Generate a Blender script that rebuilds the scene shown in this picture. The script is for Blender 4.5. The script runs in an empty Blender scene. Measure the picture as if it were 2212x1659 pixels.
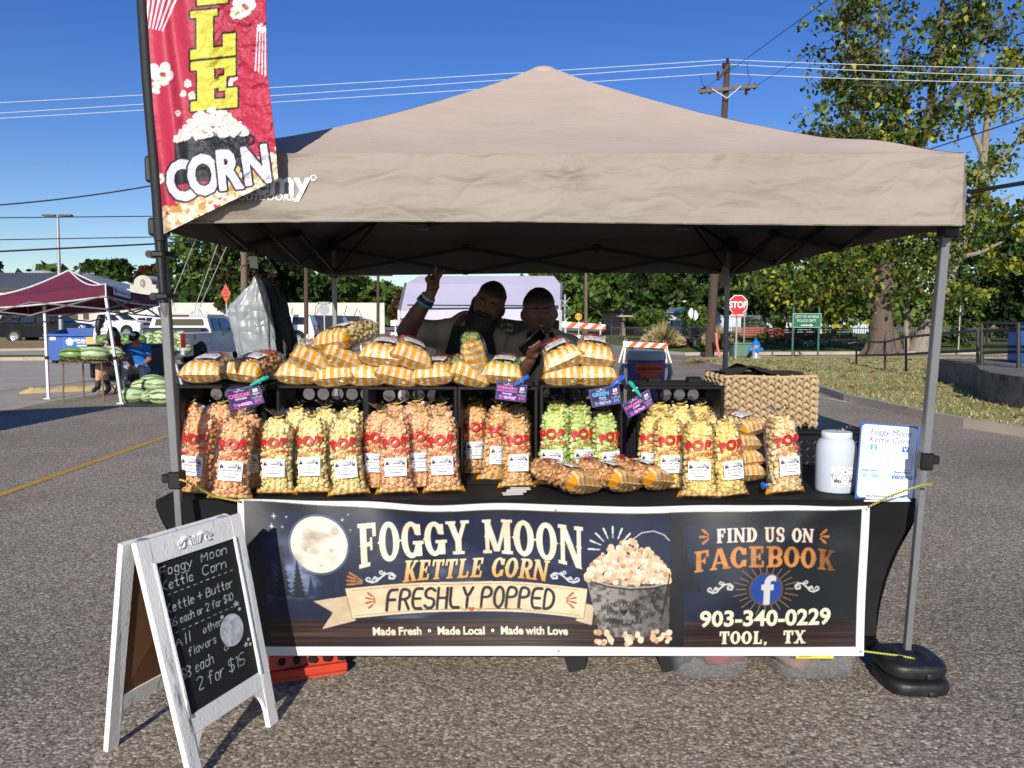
import bpy,bmesh,math,random
import numpy as np
from mathutils import Vector,Matrix,Euler,noise
R=math.radians
PI=math.pi
rnd=random.Random(7)
SC=bpy.context.scene
COL=SC.collection
# ------------------------------------------------------------ camera, sky, sun, exposure
CAM_H,PITCH,FPX=1.5,R(4.8),1661.0
cam_d=bpy.data.cameras.new('camera')
cam=bpy.data.objects.new('camera',cam_d)
COL.objects.link(cam)
cam.location=(0,0,CAM_H)
cam.rotation_euler=(R(90)-PITCH,0,0)
cam_d.sensor_width=36.0
cam_d.lens=36.0*FPX/2212.0
cam_d.clip_end=2000
SC.camera=cam
SUN_AZ,SUN_EL=8.0,25.0
world=bpy.data.worlds.new("World")
SC.world=world
world.use_nodes=True
wn=world.node_tree.nodes
sky=wn.new('ShaderNodeTexSky')
sky.sky_type='NISHITA'
sky.sun_disc=False
sky.sun_elevation=R(SUN_EL)
sky.sun_rotation=R(180+SUN_AZ)
sky.altitude=150
sky.air_density=1.0
sky.dust_density=0.3
sky.ozone_density=3.0
bgn=wn['Background']
bgn.inputs[1].default_value=0.105
hsv=wn.new('ShaderNodeHueSaturation')
hsv.inputs['Saturation'].default_value=1.32
hsv.inputs['Hue'].default_value=.522
world.node_tree.links.new(sky.outputs[0],hsv.inputs['Color'])
world.node_tree.links.new(hsv.outputs[0],bgn.inputs[0])
sun_d=bpy.data.lights.new('sun','SUN')
sun=bpy.data.objects.new('sun',sun_d)
COL.objects.link(sun)
sun_d.energy=4.8
sun_d.angle=R(0.5)
sun_d.color=(1.0,0.945,0.86)
ldir=Vector((math.sin(R(SUN_AZ))*math.cos(R(SUN_EL)),math.cos(R(SUN_AZ))*math.cos(R(SUN_EL)),-math.sin(R(SUN_EL))))
sun.rotation_euler=ldir.to_track_quat('-Z','Y').to_euler()
SC.view_settings.view_transform='Standard'
SC.view_settings.look='None'
SC.view_settings.exposure=0.2
SC.view_settings.gamma=1.0
SC.cycles.transparent_max_bounces=24
SC.cycles.max_bounces=6
SC.cycles.use_denoising=True
# ------------------------------------------------------------ pixel helpers (photo scaled to 2212 px wide)
CP,SP=math.cos(PITCH),math.sin(PITCH)
def ray(px,py):
 u=(px-1106.0)/FPX;v=(829.5-py)/FPX
 return Vector((u,CP+v*SP,v*CP-SP))
def P(px,py,Y):
 r=ray(px,py);return Vector((0,0,CAM_H))+r*(Y/r.y)
def PZ(px,py,z=0.0):
 r=ray(px,py);return Vector((0,0,CAM_H))+r*((z-CAM_H)/r.z)
def G(px,py):return PZ(px,py,0.0)
# ------------------------------------------------------------ objects
def link(o,parent=None):
 COL.objects.link(o)
 if parent is not None:o.parent=parent
 return o
def thing(name,label,cat,loc=(0,0,0),rot=(0,0,0),group=None,scale=1.0):
 o=bpy.data.objects.new(name,None);link(o)
 o.empty_display_size=0.1
 o.location=loc;o.rotation_euler=rot
 o.scale=(scale,)*3 if isinstance(scale,(int,float))else scale
 return tag(o,label,cat,group)
def tag(o,label,cat,group=None):
 o['label']=label;o['category']=cat
 if group:o['group']=group
 return o
def struct(o):o['kind']='structure';return o
def copy_tree(o,parent=None):
 c=o.copy();COL.objects.link(c)
 if parent is not None:c.parent=parent
 for ch in o.children:copy_tree(ch,c)
 return c
def s2l(c):
 return tuple((x/12.92 if x<=0.04045 else((x+0.055)/1.055)**2.4)for x in c)
def H(h):
 h=h.lstrip('#');return s2l(tuple(int(h[i:i+2],16)/255 for i in(0,2,4)))
class MB:
 """collects geometry; build() links it as one mesh object"""
 def __init__(s):s.v=[];s.f=[];s.mi=[];s.mats=[];s.cur=0
 def use(s,m):
  if m not in s.mats:s.mats.append(m)
  s.cur=s.mats.index(m);return s
 def add(s,vs,fs,M=None):
  n=len(s.v)
  if M is not None:vs=[M@Vector(v)for v in vs]
  s.v.extend([tuple(v)for v in vs]);s.f.extend([tuple(i+n for i in f)for f in fs]);s.mi.extend([s.cur]*len(fs));return s
 def box(s,c,d,M=None,b=0.0):
  x,y,z=d[0]/2,d[1]/2,d[2]/2
  if b<=0:
   vs=[(c[0]+i*x,c[1]+j*y,c[2]+k*z)for i in(-1,1)for j in(-1,1)for k in(-1,1)]
   fs=[(0,1,3,2),(4,6,7,5),(0,4,5,1),(2,3,7,6),(0,2,6,4),(1,5,7,3)]
   return s.add(vs,fs,M)
  b=min(b,x*.9,y*.9,z*.9)
  vs=[];idx={}
  for i in(-1,1):
   for j in(-1,1):
    for k in(-1,1):
     for a in range(3):
      q=[i*(x-b),j*(y-b),k*(z-b)]
      q[a]=(i,j,k)[a]*(x,y,z)[a]
      idx[i,j,k,a]=len(vs);vs.append((c[0]+q[0],c[1]+q[1],c[2]+q[2]))
  fs=[]
  for a in range(3):
   o1,o2=[t for t in range(3)if t!=a]
   for sg in(-1,1):
    f=[]
    for p,q in((-1,-1),(1,-1),(1,1),(-1,1)):
     k=[0,0,0];k[a]=sg;k[o1]=p;k[o2]=q;f.append(idx[k[0],k[1],k[2],a])
    flip=(sg<0)!=(a==1)
    fs.append(tuple(f[::-1]if flip else f))
   for p in(-1,1):
    for q in(-1,1):
     k0=[0,0,0];k1=[0,0,0];k0[a]=-1;k1[a]=1
     k0[o1]=k1[o1]=p;k0[o2]=k1[o2]=q
     fs.append((idx[(*k0,o1)],idx[(*k1,o1)],idx[(*k1,o2)],idx[(*k0,o2)]))
  for i in(-1,1):
   for j in(-1,1):
    for k in(-1,1):fs.append((idx[i,j,k,0],idx[i,j,k,1],idx[i,j,k,2]))
  return s.add(vs,fs,M)
 def frame(s,p,q):
  p=Vector(p);q=Vector(q);d=(q-p)
  L=d.length;d.normalize()
  up=Vector((0,0,1))if abs(d.z)<.95 else Vector((0,1,0))
  x=d.cross(up).normalized();y=x.cross(d)
  M=Matrix(((x.x,y.x,d.x,p.x),(x.y,y.y,d.y,p.y),(x.z,y.z,d.z,p.z),(0,0,0,1)))
  return M,L
 def bar(s,p,q,w,h=None,b=0.0):
  M,L=s.frame(p,q)
  return s.box((0,0,L/2),(w,h or w,L),M,b)
 def cyl(s,p,q,r0,r1=None,n=12,cap=True):
  r1=r0 if r1 is None else r1
  M,L=s.frame(p,q);vs=[];fs=[]
  for i in range(n):
   a=2*PI*i/n;vs.append((r0*math.cos(a),r0*math.sin(a),0));vs.append((r1*math.cos(a),r1*math.sin(a),L))
  for i in range(n):
   j=(i+1)%n;fs.append((2*i,2*j,2*j+1,2*i+1))
  if cap:fs.append(tuple(2*i for i in range(n))[::-1]);fs.append(tuple(2*i+1 for i in range(n)))
  return s.add(vs,fs,M)
 def tube(s,pts,r,n=8,cap=True):
  pts=[Vector(p)for p in pts];k=len(pts)
  rr=r if isinstance(r,(list,tuple))else[r]*k
  vs=[];fs=[];x=None
  for i,p in enumerate(pts):
   d=(pts[min(i+1,k-1)]-pts[max(i-1,0)])
   d=d.normalized()if d.length>1e-9 else Vector((0,0,1))
   if x is None:
    up=Vector((0,0,1))if abs(d.z)<.9 else Vector((0,1,0));x=d.cross(up).normalized()
   else:
    x=(x-d*x.dot(d));x=x.normalized()if x.length>1e-6 else d.orthogonal().normalized()
   y=d.cross(x)
   for j in range(n):
    a=2*PI*j/n;vs.append(p+(x*math.cos(a)+y*math.sin(a))*rr[i])
  for i in range(k-1):
   for j in range(n):
    a=i*n+j;b=i*n+(j+1)%n;fs.append((a,b,b+n,a+n))
  if cap:fs.append(tuple(range(n))[::-1]);fs.append(tuple(range((k-1)*n,k*n)))
  return s.add(vs,fs)
 def lathe(s,prof,n=24,M=None,sx=1.0,sy=1.0):
  vs=[];fs=[];k=len(prof)
  for r,z in prof:
   for j in range(n):
    a=2*PI*j/n;vs.append((r*math.cos(a)*sx,r*math.sin(a)*sy,z))
  for i in range(k-1):
   for j in range(n):
    a=i*n+j;b=i*n+(j+1)%n;fs.append((a,b,b+n,a+n))
  fs.append(tuple(range(n))[::-1]);fs.append(tuple(range((k-1)*n,k*n)))
  return s.add(vs,fs,M)
 def prism(s,poly,z0,z1,M=None):
  n=len(poly);vs=[(x,y,z0)for x,y in poly]+[(x,y,z1)for x,y in poly]
  fs=[tuple(range(n))[::-1],tuple(range(n,2*n))]+[(i,(i+1)%n,(i+1)%n+n,i+n)for i in range(n)]
  return s.add(vs,fs,M)
 def sph(s,c,r,nu=12,nv=8,M=None,fn=None):
  r=(r,r,r)if isinstance(r,(int,float))else r
  vs=[];fs=[]
  for i in range(nv+1):
   t=PI*i/nv
   for j in range(nu):
    a=2*PI*j/nu;v=Vector((math.sin(t)*math.cos(a),math.sin(t)*math.sin(a),math.cos(t)))
    k=fn(v)if fn else 1.0
    vs.append((c[0]+v.x*r[0]*k,c[1]+v.y*r[1]*k,c[2]+v.z*r[2]*k))
  for i in range(nv):
   for j in range(nu):
    a=i*nu+j;b=i*nu+(j+1)%nu;fs.append((a,a+nu,b+nu,b))
  return s.add(vs,fs,M)
 def grid(s,fn,nu,nv,flip=False,wrap=False):
  vs=[fn(i/(nu if wrap else nu),j/nv)for j in range(nv+1)for i in range(nu+(0 if wrap else 1))]
  w=nu if wrap else nu+1;fs=[]
  for j in range(nv):
   for i in range(nu):
    a=j*w+i;b=j*w+(i+1)%w;f=(a,b,b+w,a+w)
    fs.append(f[::-1]if flip else f)
  return s.add(vs,fs)
 def build(s,name,mat=None,parent=None,smooth=40,loc=None,rot=None):
  me=bpy.data.meshes.new(name);me.from_pydata(s.v,[],s.f)
  mats=s.mats if s.mats else[mat]
  for m in mats:me.materials.append(m)
  if len(mats)>1:me.polygons.foreach_set('material_index',s.mi)
  if smooth:
   me.polygons.foreach_set('use_smooth',[True]*len(me.polygons))
   me.set_sharp_from_angle(angle=R(smooth))
  me.update()
  o=bpy.data.objects.new(name,me);link(o,parent)
  if loc is not None:o.location=loc
  if rot is not None:o.rotation_euler=rot
  return o
def npmesh(name,V,F,mat,parent=None,smooth=False,attrs=None):
 """V (n,3), F (m,k) arrays; attrs {name: (n,4)}"""
 me=bpy.data.meshes.new(name)
 V=np.asarray(V,dtype=np.float32);F=np.asarray(F,dtype=np.int32);k=F.shape[1]
 me.vertices.add(len(V));me.vertices.foreach_set('co',V.ravel())
 me.loops.add(F.size);me.loops.foreach_set('vertex_index',F.ravel())
 me.polygons.add(len(F));me.polygons.foreach_set('loop_start',np.arange(0,F.size,k,dtype=np.int32))
 me.polygons.foreach_set('loop_total',np.full(len(F),k,dtype=np.int32))
 me.update(calc_edges=True)
 for m in(mat if isinstance(mat,(list,tuple))else[mat]):me.materials.append(m)
 if smooth:me.polygons.foreach_set('use_smooth',np.ones(len(F),dtype=bool))
 for nm,A in(attrs or{}).items():
  at=me.color_attributes.new(nm,'FLOAT_COLOR','POINT')
  at.data.foreach_set('color',np.asarray(A,dtype=np.float32).ravel())
 me.validate()
 o=bpy.data.objects.new(name,me);return link(o,parent)
 # ------------------------------------------------------------ materials
def newmat(name):
 m=bpy.data.materials.new(name);m.use_nodes=True
 nt=m.node_tree;b=nt.nodes['Principled BSDF']
 return m,nt,b
def N(nt,kind,**kw):
 n=nt.nodes.new(kind)
 for k,v in kw.items():
  if k.startswith('i_'):
   key=k[2:];n.inputs[int(key)if key.isdigit()else key].default_value=v
  else:setattr(n,k,v)
 return n
def ramp(nt,fac,stops,interp='LINEAR'):
 r=nt.nodes.new('ShaderNodeValToRGB');r.color_ramp.interpolation=interp
 e=r.color_ramp.elements
 while len(e)<len(stops):e.new(0.5)
 for i,(p,c)in enumerate(stops):e[i].position=p;e[i].color=(*c,1)if len(c)==3 else c
 nt.links.new(fac,r.inputs[0]);return r.outputs[0]
def mul(c,k):return tuple(min(1,max(0,x*k))for x in c)
_mc={}
def M_(name,col,rough=.6,metal=0.,var=.18,scale=6.,bump=.05,bscale=80.,coat=0.,spec=.5,stretch=None,dirt=None):
 """plain painted / plastic / cloth surface with procedural variation and fine bump"""
 if name in _mc:return _mc[name]
 m,nt,b=newmat(name);L=nt.links.new
 tc=N(nt,'ShaderNodeTexCoord');src=tc.outputs['Object']
 if stretch:
  mp=N(nt,'ShaderNodeMapping');mp.inputs['Scale'].default_value=stretch;L(src,mp.inputs[0]);src=mp.outputs[0]
 n1=N(nt,'ShaderNodeTexNoise',i_Scale=scale,i_Detail=5.,i_Roughness=.62);L(src,n1.inputs['Vector'])
 c=ramp(nt,n1.outputs[0],[(.25,mul(col,1-var)),(.75,mul(col,1+var))])
 if dirt:
  n3=N(nt,'ShaderNodeTexNoise',i_Scale=dirt[1],i_Detail=6.,i_Roughness=.7);L(src,n3.inputs['Vector'])
  fac=ramp(nt,n3.outputs[0],[(dirt[2],(0,0,0)),(min(.99,dirt[2]+.12),(1,1,1))])
  mx=N(nt,'ShaderNodeMix',data_type='RGBA');L(fac,mx.inputs[0]);L(c,mx.inputs[6]);mx.inputs[7].default_value=(*dirt[0],1);c=mx.outputs[2]
 L(c,b.inputs['Base Color'])
 rr=N(nt,'ShaderNodeMapRange',i_3=max(.02,rough-.1),i_4=min(1,rough+.1));L(n1.outputs[0],rr.inputs[0]);L(rr.outputs[0],b.inputs['Roughness'])
 b.inputs['Metallic'].default_value=metal;b.inputs['Specular IOR Level'].default_value=spec
 b.inputs['Coat Weight'].default_value=coat;b.inputs['Coat Roughness'].default_value=.08
 if bump:
  n2=N(nt,'ShaderNodeTexNoise',i_Scale=bscale,i_Detail=3.);L(src,n2.inputs['Vector'])
  bp=N(nt,'ShaderNodeBump',i_Strength=bump,i_Distance=.01);L(n2.outputs[0],bp.inputs['Height']);L(bp.outputs[0],b.inputs['Normal'])
 _mc[name]=m;return m
def print_mat(name,rough=.5,bump=0.,bscale=30.,sheen=False):
 """printed artwork: base colour from the mesh's own colour attribute"""
 m,nt,b=newmat(name)
 a=N(nt,'ShaderNodeAttribute',attribute_name='Col');nt.links.new(a.outputs['Color'],b.inputs['Base Color'])
 b.inputs['Roughness'].default_value=rough;b.inputs['Specular IOR Level'].default_value=.35
 if bump:
  tc=N(nt,'ShaderNodeTexCoord');n2=N(nt,'ShaderNodeTexNoise',i_Scale=bscale,i_Detail=4.,i_Distortion=.6);nt.links.new(tc.outputs['Object'],n2.inputs['Vector'])
  bp=N(nt,'ShaderNodeBump',i_Strength=bump,i_Distance=.02);nt.links.new(n2.outputs[0],bp.inputs['Height']);nt.links.new(bp.outputs[0],b.inputs['Normal'])
 return m
def glass_mat(name,col=(.02,.025,.03),rough=.06):
 m,nt,b=newmat(name)
 b.inputs['Base Color'].default_value=(*col,1);b.inputs['Roughness'].default_value=rough;b.inputs['Specular IOR Level'].default_value=.9
 return m
 # ------------------------------------------------------------ lettering: glyph outlines of the built-in font, a slab font, a pen font
GL={}
def make_glyphs():
 chars=[chr(c)for c in range(33,127)]+['®','•','©']
 for st,off in(('r',0.0),('b',0.028),('x',0.055)):
  obs=[]
  for ch in chars:
   pair=[]
   for body in(ch,ch+'|')if st=='r' else(ch,):
    cu=bpy.data.curves.new('glyph','FONT');cu.body=body;cu.offset=off;cu.resolution_u=3;cu.fill_mode='FRONT'
    o=bpy.data.objects.new('glyph',cu);COL.objects.link(o);pair.append(o)
   obs.append((ch,pair))
  bpy.context.view_layer.update();dg=bpy.context.evaluated_depsgraph_get()
  for ch,pair in obs:
   ev=pair[0].evaluated_get(dg);me=ev.to_mesh()
   vs=[(v.co.x,v.co.y)for v in me.vertices];me.calc_loop_triangles()
   ts=[tuple(t.vertices)for t in me.loop_triangles];ev.to_mesh_clear()
   if st=='r':
    ev=pair[1].evaluated_get(dg);me=ev.to_mesh();xs=[v.co.x for v in me.vertices];ev.to_mesh_clear()
    if ch=='|':bar=max(v[0]for v in vs)
    GL['adv',ch]=max(xs)if xs else.5
   GL[st,ch]=(vs,ts)
  for ch,pair in obs:
   for o in pair:
    cu=o.data;bpy.data.objects.remove(o);bpy.data.curves.remove(cu)
 for ch in chars:GL['adv',ch]-=bar
 GL['adv',' ']=GL['adv','n']*.55
make_glyphs()
def text_width(t,size,sp=0.0):return sum(GL['adv',c]+sp for c in t)*size
def text_tris(t,size=1.0,st='r',align='c',sp=0.0,italic=0.0,sx=1.0):
 """-> list of glyphs, each (verts, tris), laid out on y=0"""
 w=text_width(t,size,sp)*sx;x={'c':-w/2,'l':0,'r':-w}[align];out=[]
 for c in t:
  if c!=' ':
   vs,ts=GL[st,c];out.append(([(x+(a+b*italic)*size*sx,b*size)for a,b in vs],ts))
  x+=(GL['adv',c]+sp)*size*sx
 return out
def text3d(mb,t,size,M,st='b',align='c',sp=0.0,italic=0.0,sx=1.0,fn=None):
 for vs,ts in text_tris(t,size,st,align,sp,italic,sx):
  mb.add([fn(a,b)if fn else(a,b,0)for a,b in vs],ts,M)
PEN={k:v.split()for k,v in{'a':'5748281714234355 5853','b':'0b03 0728485754432304','c':'5748281714234354','d':'5748281714234354 5b53','e':'16565748281714234354','f':'5a4b3b2a23 0848','g':'5748281714234354 5851402011','h':'0b03 0628485753','i':'2823 2a2b','k':'0b03 470553','l':'2b23','m':'0803 0618283633 3648586663','n':'0803 0628485753','o':'281714234354574828','p':'0800 0728485754432304','r':'0803 062848','s':'57482817264554432314','t':'3b344353 1858','u':'080413335558 5853','v':'083368','w':'0823364368','x':'0863 6803','y':'0834 682000','A':'033b63 1656','B':'030b4b5a584707 4766644303','C':'6a4b2b0905234364','D':'030b3b69653303','E':'6b0b0363 0757','F':'6b0b03 0757','G':'6a4b2b09052343646737','H':'0b03 6b63 0767','I':'3b33','J':'5b5543230405','K':'0b03 6b0763','L':'0b0363','M':'030b356b63','N':'030b636b','O':'2b0905234365694b2b','P':'030b4b6a684707','R':'030b4b6a684707 3763','S':'6a4b2b0a082747666443 4323 2304','T':'0b6b 3b33','U':'0b052343656b','V':'0b336b','W':'0b133853 536b','X':'0b63 6b03','Y':'0b376b 3733','0':'2b0905234365694b2b','1':'1a3b33','2':'0a2b4b6a680363','3':'0a2b4b6a684727 476664432304','4':'434b0666','5':'6b0b0747666443 2304','6':'5b2a060423436466472706','7':'0b6b23','8':'27090a2b4b6a6947270504234364654727','9':'694b2b0908274769 6963','$':'6a4b2b0a08274766644323 2304 3c32','+':'3a34 0767','-':'0757','.':'2324',',':'2412','*':'3a34 0969 1565','?':'0a2b4b6a6837 3334',"'":'2b29',}.items()}
def pen_lines(t,size,slant=0.0,gap=1.8,jit=0.0):
 """single-stroke writing -> polylines, x from 0; cap height = size"""
 k=size/8.0;x=0.0;out=[]
 for c in t:
  if c==' ':x+=4.2;continue
  mx=0;dy=rnd.uniform(-jit,jit)
  for s_ in PEN[c]:
   pts=[(int(s_[i],16),int(s_[i+1],16)-3)for i in range(0,len(s_),2)]
   mx=max(mx,max(p[0]for p in pts))
   for _ in range(2):
    if len(pts)>2:
     q=[pts[0]]
     for(a,b),(c2,d)in zip(pts,pts[1:]):q+=[(a*.75+c2*.25,b*.75+d*.25),(a*.25+c2*.75,b*.25+d*.75)]
     pts=q+[pts[-1]]
   out.append([((x+a+(b+dy)*slant)*k,(b+dy)*k)for a,b in pts])
  x+=mx+gap
 return out,x*k
def _r(a,b,c,d):return[(a,b),(c,b),(c,d),(a,d)]
def _e(cx,cy,rx,ry,a0=0,a1=360,n=28):return[(cx+rx*math.cos(R(a0+(a1-a0)*i/n)),cy+ry*math.sin(R(a0+(a1-a0)*i/n)))for i in range(n+1)]
def _d(x0,y0,x1,y1,w):return[(x0-w/2,y0),(x0+w/2,y0),(x1+w/2,y1),(x1-w/2,y1)]
def _st(x,w=.2,t=1,b=1):
 o=[(1,_r(x-w/2,0,x+w/2,1)),(1,[(x-w/2,.5),(x,.565),(x+w/2+.035,.5),(x,.435)]),(1,[(x+w/2,.5),(x,.565),(x-w/2-.035,.5),(x,.435)])]
 if t:o.append((1,_r(x-w/2-.075,.91,x+w/2+.075,1)))
 if b:o.append((1,_r(x-w/2-.075,0,x+w/2+.075,.09)))
 return o
_O=[(1,_e(.33,.5,.33,.51)),(-1,_e(.33,.5,.13,.37)),(1,[(-.05,.5),(.03,.56),(.03,.44)]),(1,[(.71,.5),(.63,.56),(.63,.44)])]
_C=_O[:3]+[(-1,_r(.36,.36,.8,.64)),(1,_r(.5,.62,.63,.93)),(1,_r(.5,.07,.63,.38))]
_P=_st(.2,.2)+[(1,_r(.25,.42,.42,1)),(1,_e(.4,.71,.27,.29)),(-1,_e(.38,.71,.1,.17)),(-1,_r(.3,.54,.38,.88))]
SLAB={'F':(.64,_st(.2)+[(1,_r(.1,.88,.6,1)),(1,_r(.5,.68,.6,1)),(1,_r(.28,.46,.46,.56)),(1,_r(.4,.36,.48,.66))]),'E':(.66,_st(.2)+[(1,_r(.1,.88,.6,1)),(1,_r(.5,.68,.6,1)),(1,_r(.28,.46,.46,.56)),(1,_r(.4,.36,.48,.66)),(1,_r(.1,0,.62,.12)),(1,_r(.52,0,.62,.32))]),'L':(.64,_st(.2)+[(1,_r(.1,0,.6,.12)),(1,_r(.5,0,.6,.34))]),'T':(.66,_st(.33,.2,0,1)+[(1,_r(.02,.88,.64,1)),(1,_r(.02,.66,.12,1)),(1,_r(.54,.66,.64,1))]),'O':(.68,_O),'C':(.66,_C),'G':(.7,_C[:5]+[(1,_r(.36,.36,.72,.46)),(1,_r(.48,.03,.66,.42))]),'Y':(.68,[(1,_d(.1,1,.33,.4,.2)),(1,_d(.57,1,.36,.4,.13)),(1,_r(.24,0,.44,.5)),(1,_r(-.04,.91,.27,1)),(1,_r(.43,.91,.7,1)),(1,_r(.15,0,.53,.09))]),'M':(.92,_st(.12,.13,1,1)+_st(.76,.2,1,1)+[(1,_d(.1,1,.42,.06,.19)),(1,_d(.74,1,.45,.06,.12))]),'N':(.78,_st(.12,.13,1,1)+_st(.64,.13,1,0)+[(1,_d(.12,1,.64,0,.2))]),'K':(.72,_st(.2)+[(1,_d(.3,.4,.6,1,.13)),(1,_d(.37,.55,.62,0,.2)),(1,_r(.46,.91,.72,1)),(1,_r(.46,0,.74,.09))]),'P':(.7,_P),'R':(.72,_P+[(1,_d(.4,.46,.6,0,.19)),(1,_r(.48,0,.73,.09))]),'B':(.7,_P+[(1,_r(.25,0,.42,.5)),(1,_e(.41,.27,.27,.27)),(-1,_e(.38,.27,.1,.15)),(-1,_r(.3,.12,.38,.42)),(1,_r(.3,.46,.45,.54))]),'D':(.72,_st(.2)+[(1,_e(.34,.5,.36,.5,-90,90)),(-1,_e(.32,.5,.16,.38,-90,90)),(-1,_r(.3,.12,.33,.88))]),'I':(.4,_st(.2)),'U':(.74,_st(.2,.19,1,0)+_st(.57,.13,1,0)+[(-1,_r(-.05,-.02,.8,.3)),(1,_e(.37,.3,.265,.32,180,360)),(-1,_e(.405,.3,.11,.2,180,360))]),'A':(.74,[(1,_d(.33,1,.07,0,.12)),(1,_d(.36,1,.64,0,.2)),(1,_r(.16,.27,.56,.37)),(1,_r(-.04,0,.24,.09)),(1,_r(.48,0,.8,.09))]),'X':(.72,[(1,_d(.12,1,.58,0,.2)),(1,_d(.58,1,.12,0,.13)),(1,_r(-.02,.91,.28,1)),(1,_r(.44,.91,.72,1)),(1,_r(-.02,0,.28,.09)),(1,_r(.44,0,.74,.09))]),'S':(.64,[(1,_e(.31,.73,.28,.28)),(1,_e(.31,.27,.28,.28)),(-1,_e(.34,.74,.11,.16)),(-1,_e(.28,.26,.11,.16)),(-1,_r(.36,.56,.66,.7)),(-1,_r(-.06,.3,.26,.44)),(1,[(.06,.66),(.3,.62),(.56,.4),(.56,.3),(.3,.4),(.06,.6)]),(1,_r(.46,.66,.57,.96)),(1,_r(.05,.04,.16,.34))]),',':(.3,[(1,[(.06,.16),(.24,.16),(.22,0),(.1,-.14),(.04,-.1),(.12,.02),(.06,.02)])]),}
class Art:
 """small software canvas for printed artwork (drawn by code, becomes a colour attribute on a real mesh). y runs down"""
 def __init__(s,w,h,k,bg):
  s.k=k;s.W=int(round(w*k));s.H=int(round(h*k));s.w=w;s.h=h
  s.a=np.empty((s.H,s.W,3));s.a[:]=bg
  yy,xx=np.mgrid[0:s.H,0:s.W];s.X=(xx+.5)/k;s.Y=(yy+.5)/k
 def _bb(s,x0,y0,x1,y1):
  k=s.k;a=max(0,int(x0*k)-1);b=min(s.W,int(x1*k)+2);c=max(0,int(y0*k)-1);d=min(s.H,int(y1*k)+2)
  return(slice(c,d),slice(a,b))if a<b and c<d else None
 def new(s):return np.zeros((s.H,s.W),dtype=bool)
 def poly(s,pts,m=None,sign=1):
  m=s.new()if m is None else m
  xs=[p[0]for p in pts];ys=[p[1]for p in pts];b=s._bb(min(xs),min(ys),max(xs),max(ys))
  if b is None:return m
  X=s.X[b];Y=s.Y[b];ins=np.zeros(X.shape,dtype=bool);n=len(pts)
  for i in range(n):
   x0,y0=pts[i];x1,y1=pts[(i+1)%n]
   if y0==y1:continue
   ins^=((y0<=Y)!=(y1<=Y))&(X<x0+(Y-y0)*(x1-x0)/(y1-y0))
  if sign>0:m[b]|=ins
  else:m[b]&=~ins
  return m
 def line(s,pts,r,m=None):
  m=s.new()if m is None else m
  rs=r if isinstance(r,(list,tuple))else None
  for i in range(len(pts)-1):
   (x0,y0),(x1,y1)=pts[i],pts[i+1];r_=rs[i]if rs else r
   b=s._bb(min(x0,x1)-r_,min(y0,y1)-r_,max(x0,x1)+r_,max(y0,y1)+r_)
   if b is None:continue
   dx,dy=x1-x0,y1-y0;q=dx*dx+dy*dy+1e-12
   t=np.clip(((s.X[b]-x0)*dx+(s.Y[b]-y0)*dy)/q,0,1)
   m[b]|=(s.X[b]-x0-t*dx)**2+(s.Y[b]-y0-t*dy)**2<=r_*r_
  return m
 def disc(s,x,y,rx,ry=None,m=None):
  ry=ry or rx;m=s.new()if m is None else m;b=s._bb(x-rx,y-ry,x+rx,y+ry)
  if b is not None:m[b]|=((s.X[b]-x)/rx)**2+((s.Y[b]-y)/ry)**2<=1
  return m
 def rect(s,x0,y0,x1,y1,m=None):return s.poly([(x0,y0),(x1,y0),(x1,y1),(x0,y1)],m)
 def rrect(s,x0,y0,x1,y1,r,m=None):
  m=s.new()if m is None else m
  for c,d in((x0+r,y0+r),(x1-r,y0+r),(x0+r,y1-r),(x1-r,y1-r)):s.disc(c,d,r,r,m)
  s.rect(x0+r,y0,x1-r,y1,m);s.rect(x0,y0+r,x1,y1-r,m);return m
 def grow(s,m,r):
  n=int(round(r*s.k));o=m.copy()
  for dy in range(-n,n+1):
   for dx in range(-n,n+1):
    if dx*dx+dy*dy<=n*n+.5 and(dx or dy):
     q=np.zeros_like(m);q[max(0,dy):s.H+min(0,dy),max(0,dx):s.W+min(0,dx)]=m[max(0,-dy):s.H+min(0,-dy),max(0,-dx):s.W+min(0,-dx)];o|=q
  return o
 def fill(s,m,col,al=1.0):
  c=col[m]if isinstance(col,np.ndarray)and col.ndim==3 else np.array(col)
  al_=al[m][:,None]if isinstance(al,np.ndarray)else al
  s.a[m]=s.a[m]*(1-al_)+c*al_;return s
 def text(s,t,x,y,size,st='r',align='c',sp=0.0,italic=0.0,sx=1.0,warp=None,m=None):
  m=s.new()if m is None else m
  for vs,ts in text_tris(t,size,st,align,sp,italic,sx):
   q=[warp(a,b)if warp else(x+a,y-b)for a,b in vs]
   for tr in ts:s.poly([q[i]for i in tr],m)
  return m
 def slab(s,t,warp,sp=.06,m=None):
  """slab lettering; warp(u, v) with u the running width 0..total, v 0..1 up"""
  m=s.new()if m is None else m;x=0.0
  for c in t:
   if c==' ':x+=.42;continue
   w,parts=SLAB[c];g=s.new()
   for sg,p in parts:s.poly([warp(x+a,b)for a,b in p],g,sg)
   m|=g;x+=w+sp
  return m
 def pen(s,t,x,y,size,r,slant=0.0,gap=1.8,warp=None,m=None,jit=0.0,align='l'):
  m=s.new()if m is None else m;ls,w=pen_lines(t,size,slant,gap,jit);x0=x-(w/2 if align=='c' else 0)
  for l in ls:s.line([warp(a,b)if warp else(x0+a,y-b)for a,b in l],r,m)
  return m
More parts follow.
